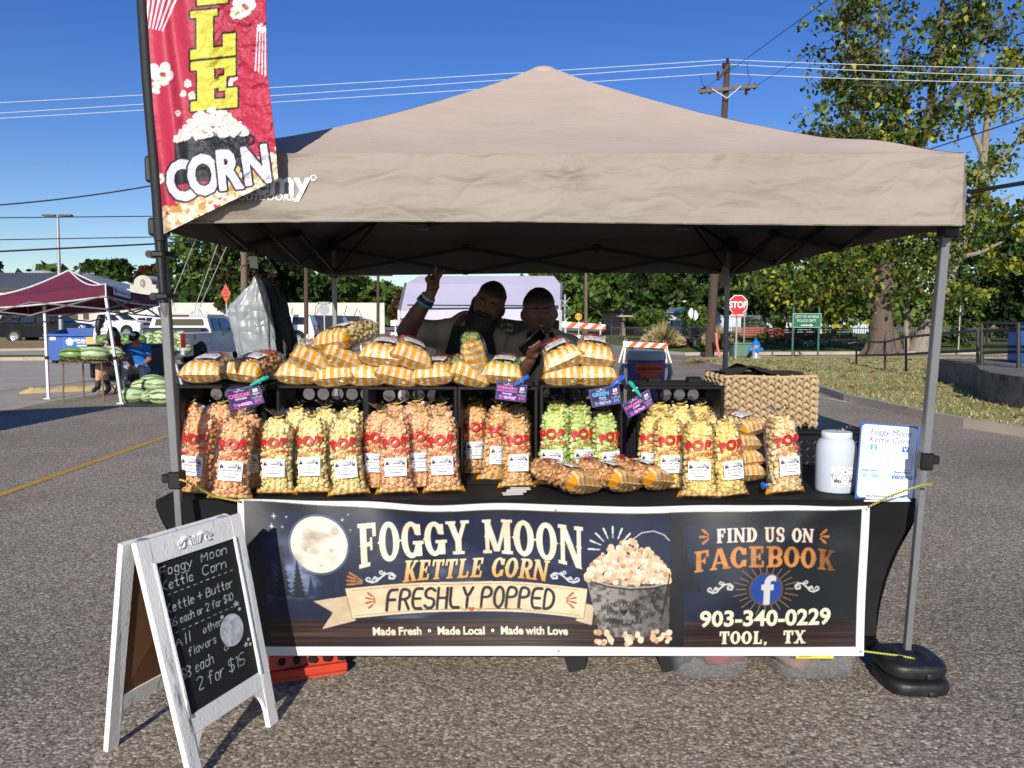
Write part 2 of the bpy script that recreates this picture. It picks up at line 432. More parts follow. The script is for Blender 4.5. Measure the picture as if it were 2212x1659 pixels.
 def noise(s,sx,sy,seed=0,oct=4):
  """value noise 0..1"""
  g=np.random.RandomState(seed);o=np.zeros((s.H,s.W));am=1.0;tot=0
  for i in range(oct):
   fx,fy=s.X/sx*2**i,s.Y/sy*2**i;nx,ny=int(fx.max())+3,int(fy.max())+3;T=g.rand(ny,nx)
   ix,iy=fx.astype(int),fy.astype(int);tx,ty=fx-ix,fy-iy;tx=tx*tx*(3-2*tx);ty=ty*ty*(3-2*ty)
   o+=am*((T[iy,ix]*(1-tx)+T[iy,ix+1]*tx)*(1-ty)+(T[iy+1,ix]*(1-tx)+T[iy+1,ix+1]*tx)*ty);tot+=am;am*=.55
  return o/tot
 def colors(s,nu,nv):
  """sample to (nv+1)x(nu+1) linear rgba, box filtered; row 0 = bottom"""
  A=np.where(s.a<=.04045,s.a/12.92,((np.clip(s.a,0,1)+.055)/1.055)**2.4)
  I=np.zeros((s.H+1,s.W+1,3));I[1:,1:]=A.cumsum(0).cumsum(1)
  cx=np.linspace(0,s.W,nu+1);cy=np.linspace(s.H,0,nv+1);hx=max(.5,s.W/nu/2);hy=max(.5,s.H/nv/2)
  x0=np.clip(np.floor(cx-hx),0,s.W-1).astype(int);x1=np.clip(np.ceil(cx+hx),1,s.W).astype(int)
  y0=np.clip(np.floor(cy-hy),0,s.H-1).astype(int);y1=np.clip(np.ceil(cy+hy),1,s.H).astype(int)
  S=I[y1][:,x1]-I[y0][:,x1]-I[y1][:,x0]+I[y0][:,x0]
  S/=((y1-y0)[:,None]*(x1-x0)[None,:])[...,None]
  return np.concatenate([S,np.ones(S.shape[:2]+(1,))],2).reshape(-1,4)
def c8(h):h=h.lstrip('#');return tuple(int(h[i:i+2],16)/255 for i in(0,2,4))
def art_sheet(name,art,nu,nv,fn,mat,parent=None,smooth=True,back=None):
 """grid whose vertex colours carry the artwork; fn(u array, v array) -> (n,3), v up. back = thickness vector for a closed rear face"""
 u,v=np.meshgrid(np.linspace(0,1,nu+1),np.linspace(0,1,nv+1));V=fn(u.ravel(),v.ravel())
 i=np.arange(nv)[:,None]*(nu+1)+np.arange(nu)[None,:];i=i.ravel()
 F=np.stack([i,i+1,i+nu+2,i+nu+1],1);C=art.colors(nu,nv)
 if back is not None:
  n=len(V);ids=[0,nu,(nu+1)*(nv+1)-1,(nu+1)*nv]
  B=V.reshape(nv+1,nu+1,3)[::max(1,nv//19),::max(1,nu//50)]
  nv2,nu2=B.shape[0]-1,B.shape[1]-1;B=B.reshape(-1,3)+np.array(back)
  j=(np.arange(nv2)[:,None]*(nu2+1)+np.arange(nu2)[None,:]).ravel()+n
  F=np.concatenate([F,np.stack([j,j+nu2+1,j+nu2+2,j+1],1)]);V=np.concatenate([V,B])
  C=np.concatenate([C,np.tile([[.12,.12,.12,1]],(len(B),1))])
 return npmesh(name,V,F,mat,parent,smooth,{'Col':C})
def quad_fn(bl,br,tr,tl,off=None):
 bl,br,tr,tl=(np.array(p)for p in(bl,br,tr,tl))
 def f(u,v):
  u=u[:,None];v=v[:,None]
  q=(bl*(1-u)+br*u)*(1-v)+(tl*(1-u)+tr*u)*v
  return q if off is None else q+off(u[:,0],v[:,0])
 return f
def fbm(p,o=4):return noise.fractal(Vector(p),1.0,2.0,o)
# ============================================================ SETTING: street, markings, kerbs, lawns
def asphalt_mat():
 m,nt,b=newmat('asphalt_aggregate');L=nt.links.new
 tc=N(nt,'ShaderNodeTexCoord');o=tc.outputs['Object']
 v=N(nt,'ShaderNodeTexVoronoi',i_Scale=80.);v.inputs['Randomness'].default_value=1.0;L(o,v.inputs['Vector'])
 vb=N(nt,'ShaderNodeTexVoronoi',i_Scale=170.);L(o,vb.inputs['Vector'])
 sep=N(nt,'ShaderNodeSeparateColor');L(v.outputs['Color'],sep.inputs[0])
 c1=ramp(nt,sep.outputs[0],[(0,H('554c42')),(.22,H('7c7163')),(.45,H('938775')),(.68,H('ab9f8d')),(.86,H('c8bcaa')),(1,H('ece4d6'))])
 sep2=N(nt,'ShaderNodeSeparateColor');L(vb.outputs['Color'],sep2.inputs[0])
 c2=ramp(nt,sep2.outputs[1],[(0,H('5c5247')),(.5,H('918574')),(1,H('c6baa7'))])
 mx=N(nt,'ShaderNodeMix',data_type='RGBA');mx.inputs[0].default_value=.45;L(c1,mx.inputs[6]);L(c2,mx.inputs[7])
 gap=ramp(nt,v.outputs['Distance'],[(.45,(1,1,1)),(.9,(.48,.46,.44))])
 m2=N(nt,'ShaderNodeMix',data_type='RGBA',blend_type='MULTIPLY');m2.inputs[0].default_value=1.;L(mx.outputs[2],m2.inputs[6]);L(gap,m2.inputs[7])
 n=N(nt,'ShaderNodeTexNoise',i_Scale=.45,i_Detail=7.,i_Roughness=.6);L(o,n.inputs['Vector'])
 wear=ramp(nt,n.outputs[0],[(.3,(.66,.65,.65)),(.5,(.92,.91,.9)),(.72,(1.08,1.06,1.02))])
 m3=N(nt,'ShaderNodeMix',data_type='RGBA',blend_type='MULTIPLY');m3.inputs[0].default_value=1.;L(m2.outputs[2],m3.inputs[6]);L(wear,m3.inputs[7])
 n4=N(nt,'ShaderNodeTexNoise',i_Scale=5.,i_Detail=6.,i_Roughness=.75);L(o,n4.inputs['Vector'])
 sp=ramp(nt,n4.outputs[0],[(.70,(1,1,1)),(.76,(.45,.44,.44))])
 m4=N(nt,'ShaderNodeMix',data_type='RGBA',blend_type='MULTIPLY');m4.inputs[0].default_value=.7;L(m3.outputs[2],m4.inputs[6]);L(sp,m4.inputs[7])
 L(m4.outputs[2],b.inputs['Base Color']);b.inputs['Roughness'].default_value=.82;b.inputs['Specular IOR Level'].default_value=.3
 bp=N(nt,'ShaderNodeBump',i_Strength=.6,i_Distance=.005,invert=True);L(v.outputs['Distance'],bp.inputs['Height']);L(bp.outputs[0],b.inputs['Normal'])
 return m
MAT_ASPH=asphalt_mat()
def sheet(name,pts,z,mat,h=0.0):
 mb=MB();n=len(pts)
 pts=[(p[0],p[1])for p in pts]
 a=sum(pts[i][0]*pts[(i+1)%n][1]-pts[(i+1)%n][0]*pts[i][1]for i in range(n))
 if a<0:pts=pts[::-1]
 if h:mb.prism(pts,z,z+h)
 else:mb.add([(x,y,z)for x,y in pts],[tuple(range(n))])
 return struct(mb.build(name,mat,smooth=0))
sheet('street',[(-300,-40),(300,-40),(300,500),(-300,500)],0,MAT_ASPH)
MAT_CONC=M_('concrete',H('a39a8c'),.85,var=.16,scale=.8,bump=.25,bscale=90,dirt=(H('7b6f63'),2.2,.56))
MAT_KERB=M_('kerb_concrete',H('a89c8b'),.85,var=.2,scale=1.5,bump=.3,bscale=60,dirt=(H('6e6459'),3.,.58))
MAT_ROAD2=M_('worn_asphalt',H('8b8278'),.9,var=.18,scale=.5,bump=.2,bscale=70)
MAT_YEL=M_('yellow_paint',H('b78f35'),.7,var=.25,scale=14,bump=.3,bscale=200,dirt=(H('7d6c50'),18.,.56))
MAT_WHITEP=M_('road_white_paint',H('cfccc4'),.7,var=.15,scale=9,dirt=(H('8a847b'),12.,.6))
g=lambda*ps:[G(*p)for p in ps]
# concrete apron of the car park, far left
sheet('parking_lot',g((-260,905),(0,892),(110,868),(300,838),(380,822),(420,800),(430,786))+[Vector((-12,36,0)),Vector((-40,36,0)),Vector((-45,14,0))],.004,MAT_CONC)
for a,b,w in(((-30,1080),(368,940),.1),):
 A,B=G(*a),G(*b);A=A+(A-B)*.4;B=B+(B-A)*.9;d=(B-A).normalized();n_=Vector((-d.y,d.x,0))*w/2
 sheet('lane_marking',[A-n_,B-n_,B+n_,A+n_],.004,MAT_YEL)
for a,b in(((1440,777),(1500,781)),((1298,775),(1420,777)),((1560,807),(1520,802))):
 A,B=G(*a),G(*b);n_=Vector((0,.12,0));sheet('stop_line',[A-n_,B-n_,B+n_,A+n_],.004,MAT_WHITEP)
A,B=G(1800,850),G(2212,918);n_=Vector((0.03,.05,0));sheet('edge_line',[G(1768,858)-n_,G(2125,917)-n_,G(2125,917)+n_,G(1768,858)+n_],.004,MAT_WHITEP)
def grass_mat(name,cols,dry=.5):
 m,nt,b=newmat(name);L=nt.links.new
 tc=N(nt,'ShaderNodeTexCoord');o=tc.outputs['Object']
 n=N(nt,'ShaderNodeTexNoise',i_Scale=.55,i_Detail=8.,i_Roughness=.72);L(o,n.inputs['Vector'])
 n2=N(nt,'ShaderNodeTexNoise',i_Scale=22.,i_Detail=4.,i_Roughness=.7);L(o,n2.inputs['Vector'])
 md=N(nt,'ShaderNodeMix');md.inputs[0].default_value=.4;L(n.outputs[0],md.inputs[2]);L(n2.outputs[0],md.inputs[3])
 k=len(cols);c=ramp(nt,md.outputs[0],[(.33+.34*i/(k-1),q)for i,q in enumerate(cols)])
 L(c,b.inputs['Base Color']);b.inputs['Roughness'].default_value=.95;b.inputs['Specular IOR Level'].default_value=.1
 bp=N(nt,'ShaderNodeBump',i_Strength=.9,i_Distance=.05);L(n2.outputs[0],bp.inputs['Height']);L(bp.outputs[0],b.inputs['Normal'])
 return m
MAT_DRY=grass_mat('dry_grass',[H('6d6f3e'),H('8d8a54'),H('b0a26e'),H('c4b286'),H('a08f66')])
MAT_GREEN=grass_mat('green_grass',[H('3c4a20'),H('55632c'),H('6d773a'),H('8a8650')])
MAT_DIRTG=grass_mat('bare_grass',[H('7a6a4c'),H('93805c'),H('a38d68'),H('77704a')])
def kerbed(name,pts,mat,h=.13,kw=.16,kmat=None):
 """a raised lawn and the kerb that runs round it"""
 pts=[Vector((p[0],p[1],0))for p in pts];n=len(pts);c=sum(pts,Vector())/n
 inner=[]
 for i in range(n):
  a,b,d=pts[i-1],pts[i],pts[(i+1)%n];e1=(b-a).normalized();e2=(d-b).normalized()
  nn=Vector((-(e1.y+e2.y),e1.x+e2.x,0)).normalized()
  if nn.dot(c-b)<0:nn=-nn
  inner.append(b+nn*kw)
 sheet(name,inner,.003,mat,h-.01)
 mb=MB();vs=[(*p.xy,0)for p in pts]+[(*p.xy,h)for p in pts]+[(*p.xy,h)for p in inner]+[(*p.xy,0)for p in inner]
 fs=[]
 for i in range(n):
  j=(i+1)%n
  for k in range(3):fs.append((i+k*n,j+k*n,j+(k+1)*n,i+(k+1)*n))
 mb.add(vs,fs);struct(mb.build('kerb',kmat or MAT_KERB,smooth=0))
 # dry lawn to the right, with its kerb along the street
LAWN=g((1470,790),(1500,786),(1532,792),(1640,818),(1768,847),(1822,866),(1900,884),(1990,905),(2080,924),(2215,945))+[Vector((16,8.5,0)),Vector((30,9,0)),Vector((45,26,0)),G(2212,779),G(1900,778),G(1600,777),G(1500,780)]
kerbed('lawn',LAWN,MAT_DRY)
# park across the road
PARK=g((1290,745),(1330,752),(1400,762),(1480,768),(1600,767),(1800,766),(2212,765))+[Vector((60,36,0)),Vector((90,90,0)),Vector((8,90,0)),G(1180,712),G(1230,722)]
kerbed('park_lawn',PARK,MAT_GREEN)
sheet('brick_path',g((1595,747),(1700,744),(1720,733),(1640,737),(1560,743)),.14,M_('brick_paving',H('8d5a48'),.85,var=.2,scale=5))
# verge and kerbs by the far car park
kerbed('grass_verge',g((-200,762),(130,757),(245,747),(250,730),(120,726),(-200,730)),MAT_DIRTG)
kerbed('green_verge',g((-200,781),(190,778),(200,772),(-200,774)),MAT_GREEN)
kerbed('grass_bank',g((600,742),(860,742),(880,722),(620,724)),MAT_DIRTG)
def blades(name,polyfn,n,hgt,cols,seed,z=.12,w=.012):
 g_=np.random.RandomState(seed);pts=polyfn(g_,n);n=len(pts)
 a=g_.rand(n)*2*PI;h=hgt*(.5+g_.rand(n));lx=g_.randn(n)*h*.5;ly=g_.randn(n)*h*.5
 V=np.zeros((n,3,3));V[:,0,:2]=pts+np.stack([np.cos(a),np.sin(a)],1)*w;V[:,1,:2]=pts-np.stack([np.cos(a),np.sin(a)],1)*w
 V[:,:2,2]=z;V[:,2,0]=pts[:,0]+lx;V[:,2,1]=pts[:,1]+ly;V[:,2,2]=z+h
 C=np.array(cols)[g_.randint(len(cols),size=n)]*(.75+.5*g_.rand(n,1));C=np.concatenate([C,np.ones((n,1))],1).repeat(3,0)
 o=npmesh(name,V.reshape(-1,3),np.arange(3*n).reshape(-1,3),LEAF,None,False,{'Col':C});o['kind']='stuff';return o
def in_poly(poly):
 P_=np.array([(p[0],p[1])for p in poly])
 def f(g_,n):
 # density falls with distance so that near ground is covered as finely as it shows
  y=9.5+(27-9.5)*g_.rand(n*3)**1.5;x=2+g_.rand(n*3)*20;ins=np.zeros(len(x),bool)
  for i in range(len(P_)):
   (x0,y0),(x1,y1)=P_[i],P_[(i+1)%len(P_)]
   if y0==y1:continue
   ins^=((y0<=y)!=(y1<=y))&(x<x0+(y-y0)*(x1-x0)/(y1-y0))
  return np.stack([x,y],1)[ins][:n]
 return f
def leaf_mat(name='leaf_colour',trans=.35):
 m,nt,b=newmat(name);L=nt.links.new
 a=N(nt,'ShaderNodeAttribute',attribute_name='Col');L(a.outputs['Color'],b.inputs['Base Color']);b.inputs['Roughness'].default_value=.55;b.inputs['Specular IOR Level'].default_value=.3
 t=N(nt,'ShaderNodeBsdfTranslucent');mx=N(nt,'ShaderNodeMixShader');mx.inputs[0].default_value=trans
 g2=N(nt,'ShaderNodeMix',data_type='RGBA',blend_type='MULTIPLY');g2.inputs[0].default_value=1.;g2.inputs[7].default_value=(1.0,1.05,.55,1);L(a.outputs['Color'],g2.inputs[6]);L(g2.outputs[2],t.inputs[0])
 L(b.outputs[0],mx.inputs[1]);L(t.outputs[0],mx.inputs[2]);L(mx.outputs[0],nt.nodes['Material Output'].inputs[0]);return m
LEAF=leaf_mat()
blades('grass',in_poly(LAWN),42000,.05,[H('788244'),H('939a58'),H('b8ae7c'),H('667a3a'),H('c8bb8e')],3)
def ground_leaves():
 g_=np.random.RandomState(11);pts=in_poly(LAWN)(g_,1500)
 keep=(g_.rand(len(pts))<np.clip((pts[:,1]-10)/12,.25,1));pts=pts[keep];n=len(pts);s=.05+.06*g_.rand(n);a=g_.rand(n)*6.28
 V=np.zeros((n,4,3))
 for k,(dx,dy,dz)in enumerate(((-1,0,0),(0,-.6,.3),(1,0,.25),(0,.6,.35))):
  V[:,k,0]=pts[:,0]+s*(dx*np.cos(a)-dy*np.sin(a));V[:,k,1]=pts[:,1]+s*(dx*np.sin(a)+dy*np.cos(a));V[:,k,2]=.15+s*dz*g_.rand(n)*1.5
 C=np.array([H('b89a5c'),H('8d6a3d'),H('c7b070'),H('74542f')])[g_.randint(4,size=n)];C=np.concatenate([C,np.ones((n,1))],1).repeat(4,0)
 o=npmesh('fallen_leaves',V.reshape(-1,3),np.arange(4*n).reshape(-1,4),LEAF,None,False,{'Col':C});o['kind']='stuff'
ground_leaves()
# ============================================================ TREES
MAT_BARK=M_('bark',H('5d5047'),.95,var=.35,scale=5,bump=.9,bscale=16,stretch=(3,3,.5))
MAT_BARK_L=M_('pale_bark',H('857a6d'),.95,var=.35,scale=4,bump=.8,bscale=18,stretch=(3,3,.6),dirt=(H('4b423a'),5.,.55))
def crown(name,blobs,n,leaf,cols,seed,parent,origin,clump=.16,asp=.75,shell=.45,edge=.35):
 """blobs: (x,y,z,rx,ry,rz) in world; leaves gathered in clumps spread through the volume"""
 g_=np.random.RandomState(seed);vol=np.array([b[3]*b[4]*b[5]for b in blobs])**.75;vol/=vol.sum()
 P_=[];SH=[]
 for b,f in zip(blobs,vol):
  k=max(10,int(n*f));nc=max(6,int(k/55));d=g_.randn(nc,3);d/=np.linalg.norm(d,axis=1)[:,None];r=(shell+(1-shell)*g_.rand(nc)**.6)*(1+edge*(g_.rand(nc)-.6))
  cc=d*r[:,None];i=g_.randint(nc,size=k);sz=(.6+.8*g_.rand(nc))[i]
  p=cc[i]+g_.randn(k,3)*clump*sz[:,None];P_.append(p*np.array(b[3:])+np.array(b[:3]));SH.append(g_.rand(nc)[i])
 P_=np.concatenate(P_)-np.array(origin);SH=np.concatenate(SH);k=len(P_)
 a=g_.randn(k,3);a/=np.linalg.norm(a,axis=1)[:,None];b=g_.randn(k,3);b[:,2]-=.2;b-=a*(a*b).sum(1)[:,None];b/=np.linalg.norm(b,axis=1)[:,None]
 s=leaf*(.6+.8*g_.rand(k))[:,None];c=np.cross(a,b)
 V=np.stack([P_-a*s*.5,P_-b*s*.5*asp+c*s*.12,P_+a*s*.6,P_+b*s*.5*asp+c*s*.12],1)
 cols=np.array(cols);t=np.clip(SH*.65+.35*g_.rand(k),0,.999);C=cols[(t*len(cols)).astype(int)]*(.8+.4*g_.rand(k,1))
 C=np.concatenate([C,np.ones((k,1))],1).repeat(4,0)
 return npmesh(name,V.reshape(-1,3),np.arange(4*k).reshape(-1,4),LEAF,parent,False,{'Col':C})
GREENS=[H('2f4019'),H('3d5221'),H('4c6429'),H('5d7632'),H('6f853d')]
DARKG=[H('26361a'),H('314520'),H('3d5426'),H('4a642c'),H('5b7536')]
def blob(px,py,rx,ry,Y,dy=1.0):
 c=P(px,py,Y);k=Y/FPX;return(c.x,c.y,c.z,rx*k,rx*k*dy,ry*k)
def tree(name,label,base,Y,blobs,n,leaf,cols,seed,tr=.2,group=None,limbs=True,bark=None,cat='tree'):
 b=P(base[0],base[1],Y);b.z=0
 t=thing(name,label,cat,b,group=group)
 mb=MB();r_=random.Random(seed);bl=[blob(*q,Y+(r_.random()-.5)*2)for q in blobs]
 top=max(q[2]for q in bl);fork=Vector((0,0,min(q[2]-q[5]*.6 for q in bl)));fork.z=max(.8,fork.z)
 mb.tube([(0,0,0),(.03,.02,fork.z*.15),(r_.uniform(-.1,.1),0,fork.z*.6),fork],[tr*1.5,tr*1.1,tr,tr*.85],9)
 for q in bl:
  for s in range(3 if limbs else 1):
   e=Vector(q[:3])-b+Vector((r_.uniform(-.7,.7)*q[3],r_.uniform(-.7,.7)*q[4],r_.uniform(0,.8)*q[5]));m_=fork.lerp(e,.5)+Vector((r_.uniform(-.3,.3),r_.uniform(-.3,.3),r_.uniform(0,.5)))*q[3]*.3
   mb.tube([fork*.92,fork.lerp(m_,.5),m_,e],[tr*.6,tr*.45,tr*.28,.02],6)
 mb.build('trunk',bark or MAT_BARK,t)
 crown('crown',bl,n,leaf,cols,seed,t,b)
 return t
RED=[H('45221a'),H('5c2d20'),H('3f4a20'),H('4f5d28'),H('6a3a26')]
tree('leafy_tree','small dark round tree far off above the maroon tent',(225,700),110,[(205,590,30,20),(240,588,38,26),(270,605,22,14)],2200,.8,DARKG,21)
tree('leafy_tree','tree with reddish foliage beside the white station parapet',(325,700),95,[(325,600,32,30),(318,640,28,28)],1600,.75,RED,22)
tree('leafy_tree','tall dark tree just behind the black flag pole',(425,720),80,[(420,560,55,50),(395,620,50,45),(460,590,50,60),(440,650,60,40)],4200,.62,GREENS,23,.3)
tree('leafy_tree','broad tree with patches of red leaves behind the orange diamond sign',(515,720),76,[(520,560,60,50),(545,620,55,50),(500,640,50,45)],3600,.6,DARKG[:3]+RED[:1]+GREENS[2:],24,.28)
tree('leafy_tree','dark green tree above the hanging storage bags',(620,720),84,[(600,580,60,45),(640,610,55,40),(620,640,60,30)],3200,.66,DARKG,25)
tree('leafy_tree','low green tree above the peeling white wall',(705,720),90,[(690,630,50,30),(740,622,50,28)],2600,.7,GREENS,26)
tree('leafy_tree','low green tree touching the white booth awning',(800,720),92,[(790,628,45,27),(835,637,40,24),(765,640,35,22)],2600,.7,GREENS[1:]+GREENS[2:],27)
tree('leafy_tree','small red tinged shrub tree at the awning corner',(868,720),85,[(866,640,14,18),(862,672,22,22)],900,.5,RED,28)
tree('leafy_tree','tree behind the railway crossing post',(1262,720),75,[(1250,620,50,40),(1275,655,40,32),(1235,600,40,40)],2800,.6,GREENS,29)
tree('leafy_tree','airy tree over the small pink walled shelter',(1345,722),66,[(1330,610,55,45),(1370,640,45,35),(1310,650,35,28)],3200,.5,GREENS,30,bark=MAT_BARK_L)
tree('leafy_tree','forked pale limbed tree over the pergola',(1422,722),62,[(1420,600,60,50),(1455,635,50,34),(1385,640,36,30)],3400,.46,DARKG,31,bark=MAT_BARK_L)
tree('leafy_tree','dark tree behind the brown utility pole',(1530,722),70,[(1520,600,60,60),(1545,650,45,28),(1490,640,36,28)],2800,.55,DARKG,32)
tree('leafy_tree','dense dark tree behind the stop sign',(1650,722),62,[(1630,610,70,60),(1690,640,60,40),(1600,650,40,25)],4200,.45,DARKG,33)
tree('leafy_tree','shaded tree between the green sign and the big trunk',(1800,722),56,[(1760,600,70,70),(1830,640,55,45),(1860,580,50,60)],4600,.42,DARKG,34)
tree('leafy_tree','vine covered tree behind the metal handrail',(2130,742),48,[(2110,560,60,80),(2160,640,60,60),(2085,660,40,50),(2180,540,60,80)],8500,.3,DARKG[:4],35)
tree('leafy_tree','vine draped tree at the edge of the park',(2230,742),46,[(2225,600,60,90),(2250,520,50,70),(2200,690,60,40)],5200,.3,DARKG[:4],36)
# the big catalpa: thick trunk, wandering limbs, large sparse leaves
def big_tree():
 Y=32.5;b=P(1908,765,Y);b.z=0
 t=thing('catalpa_tree','tall broad leaved tree with a thick furrowed trunk and thinning yellow green crown','tree',b)
 L=lambda px,py,dy=0:P(px,py,Y+dy)-b
 mb=MB();r_=random.Random(5)
 tr=[L(1908,763),L(1905,745),L(1903,700),L(1908,640),L(1912,590),L(1915,540)]
 mb.tube(tr,[.72,.56,.46,.43,.41,.36],16)
 for k in range(7):
  a=k*.9;mb.tube([(.9*math.cos(a),.9*math.sin(a),-.05),(.58*math.cos(a),.62*math.sin(a),.25),(.42*math.cos(a),.42*math.sin(a),1.1)],[.1,.2,.1],6)
 limbs=[[(1912,560),(1890,470),(1872,390),(1865,300),(1862,200),(1850,90)],[(1915,540),(1940,440),(1985,330),(2005,250),(2020,130),(2035,20),(2040,-90)],[(1872,400),(1830,330),(1806,290)],[(1866,310),(1830,240),(1812,190)],[(1864,230),(1895,140),(1900,40),(1905,-60)],[(1905,500),(1850,480),(1790,520),(1740,560)],[(1912,580),(1960,540),(2040,560)],[(2005,260),(2060,200),(2110,120),(2150,30)],[(1985,330),(1960,260),(1945,170),(1952,80)],[(1862,210),(1840,150),(1830,60),(1838,-20)],[(2020,140),(2075,60),(2110,-60)],[(1908,610),(1840,620),(1790,640)],[(1940,440),(2000,420),(2060,440)]]
 tips=[]
 for l in limbs:
  dy=r_.uniform(-2.2,2.2);pts=[L(px,py,dy*i/max(1,len(l)-1))for i,(px,py)in enumerate(l)];n=len(pts);r0=.2 if l[0][1]>520 else.1
  if len(l)>5:r0=.24
  mb.tube(pts,[r0*(1-.8*i/(n-1))+.012 for i in range(n)],7)
  for i in range(1,n):
   for s in range(6):
    q=pts[i-1].lerp(pts[i],r_.random());e=q+Vector((r_.uniform(-1.3,1.3),r_.uniform(-1.3,1.3),r_.uniform(-.5,1.2)))
    m_=q.lerp(e,.5)+Vector((r_.uniform(-.2,.2),0,r_.uniform(-.1,.25)));mb.tube([q,m_,e],[.045,.03,.012],5,False);tips+=[e,m_]
    for s2 in range(2):
     e2=e+Vector((r_.uniform(-.6,.6),r_.uniform(-.6,.6),r_.uniform(-.5,.5)));mb.tube([m_,e2],[.016,.007],4,False);tips.append(e2)
    if r_.random()<.4:mb.tube([e,e+Vector((.05,0,-.25)),e+Vector((.02,.02,-.55))],.008,4,False)
 mb.build('trunk',MAT_BARK,t)
 g_=np.random.RandomState(4);T=np.array([tuple(p)for p in tips]);lowb=[L(px,py,dy)for px,py,dy in((1830,600,1.0),(1800,610,-1),(1760,625,-1.5),(1720,600,-.5),(1880,540,.5),(1990,560,-.5),(1820,560,-2),(1700,640,-1),(1650,610,-1),(1985,590,-1),(2040,640,0),(1800,680,.4),(1820,560,.6),(1770,660,0),(2030,520,-.6),(1990,480,0),(2070,480,0),(1860,370,0),(1830,300,0),(1900,300,0),(1960,420,.5),(2080,380,0),(1880,430,.5))]
 low=np.array([tuple(p)for p in lowb])
 i1=g_.randint(len(T),size=13500);i2=g_.randint(len(low),size=9500)
 Pn=np.concatenate([T[i1]+g_.randn(len(i1),3)*.2,low[i2]+g_.randn(len(i2),3)*np.array([.62,.7,.4])]);k=len(Pn)
 a=g_.randn(k,3);a[:,2]-=.9;a/=np.linalg.norm(a,axis=1)[:,None];c=g_.randn(k,3);c-=a*(a*c).sum(1)[:,None];c/=np.linalg.norm(c,axis=1)[:,None]
 nrm=np.cross(a,c);s=.19*(.5+.8*g_.rand(k))[:,None]
 V=np.stack([Pn,Pn+a*s*.3+c*s*.42+nrm*s*.1,Pn+a*s*.75+c*s*.28+nrm*s*.06,Pn+a*s*1.15,Pn+a*s*.75-c*s*.28+nrm*s*.06,Pn+a*s*.3-c*s*.42+nrm*s*.1],1)
 cols=np.array([H('34451a'),H('465a22'),H('5c712a'),H('76862f'),H('959834'),H('b3ac40'),H('6e5528')]);w=np.array([.26,.27,.2,.12,.07,.04,.04])
 C=cols[g_.choice(7,size=k,p=w)]*(.85+.3*g_.rand(k,1));C=np.concatenate([C,np.ones((k,1))],1).repeat(6,0)
 npmesh('crown',V.reshape(-1,3),np.arange(6*k).reshape(-1,6),LEAF,t,False,{'Col':C})
big_tree()
def leaning_tree():
 Y=33.5;b=P(1990,768,Y);b.z=0
 t=thing('leaning_tree','pale barked tree leaning to one side beside the thick trunk','tree',b);L=lambda px,py,dy=0:P(px,py,Y+dy)-b
 mb=MB();mb.tube([L(1985,768),L(1992,735),L(2012,700),L(2030,650),L(2050,590),L(2085,500),L(2110,420),L(2125,340),L(2135,240),L(2140,140)],[.62,.4,.36,.33,.28,.25,.2,.16,.12,.06],12)
 for l in([(2050,590),(2075,555),(2120,545),(2170,520)],[(2085,500),(2130,450),(2190,420)],[(2030,650),(2030,600),(2020,560)],[(2110,420),(2160,350),(2200,300),(2240,210)],[(2125,340),(2100,280),(2090,200)],[(1960,768),(1958,700),(1962,640),(1970,560)]):
  n=len(l);mb.tube([L(*p,i*.2)for i,p in enumerate(l)],[.13*(1-.75*i/(n-1))+.015 for i in range(n)],7)
 mb.build('trunk',MAT_BARK_L,t)
 crown('crown',[blob(2140,200,60,70,Y),blob(2180,340,50,60,Y),blob(2110,440,40,40,Y),blob(2190,460,50,50,Y),blob(2200,80,60,60,Y),blob(2170,560,50,40,Y),blob(2100,620,40,30,Y)],2600,.21,[H('46591f'),H('5d6f28'),H('7f8531'),H('9a9936'),H('39491c')],44,t,b,.2)
leaning_tree()
# ============================================================ PARK
def shrub(name,label,px,py,rx,ry,Y,n,leaf,cols,seed,cat='shrub',z0=None,group=None):
 bl=blob(px,py,rx,ry,Y);o=Vector((bl[0],bl[1],.12));t=thing(name,label,cat,o,group=group)
 mb=MB();r_=random.Random(seed)
 for k in range(6):mb.tube([(0,0,0),(r_.uniform(-.4,.4)*bl[3],r_.uniform(-.3,.3),bl[2]*.5),(r_.uniform(-.8,.8)*bl[3],r_.uniform(-.5,.5),bl[2])],[.04,.03,.01],5)
 mb.build('stem',MAT_BARK,t);crown('foliage',[bl],n,leaf,cols,seed,t,o,.2);return t
shrub('round_shrub','blue green bush behind the stop sign',1636,708,22,20,45,1500,.16,[H('5d6f55'),H('73856a'),H('4b5c45'),H('8a977c')],51)
shrub('round_shrub','bright green climbing bush beside the dark pergola post',1679,703,14,22,43,1200,.15,GREENS[2:],52)
shrub('round_shrub','low trimmed hedge behind the benches',1655,727,45,9,41,1200,.16,DARKG,53)
shrub('round_shrub','low hedge beneath the green sign',1735,726,30,6,42,700,.15,GREENS[1:],54)
shrub('round_shrub','vine heap on the park arbour beside the lamps',1503,690,28,28,47,1600,.18,GREENS[1:],55)
shrub('round_shrub','vine heap on the arbour above the tan grass clump',1408,688,38,22,50,1800,.2,GREENS[1:],56)
shrub('round_shrub','dark bush beside the leaning tree',2075,730,22,18,38,1100,.14,DARKG,57)
shrub('round_shrub','dark low bush in the shade at the park edge',2010,728,30,12,40,900,.15,DARKG,58)
shrub('round_shrub','white flowering bush in front of the dark trees',1720,668,16,12,50,700,.15,[H('d8d6c8'),H('c6c4b4'),H('5b6b3a'),H('e6e4da')],59,'flowering bush')
shrub('round_shrub','yellow flowered plant at the foot of the utility pole',1525,754,13,8,33,700,.1,[H('b3ab3e'),H('8d963c'),H('64752f')],60,'flowering bush')
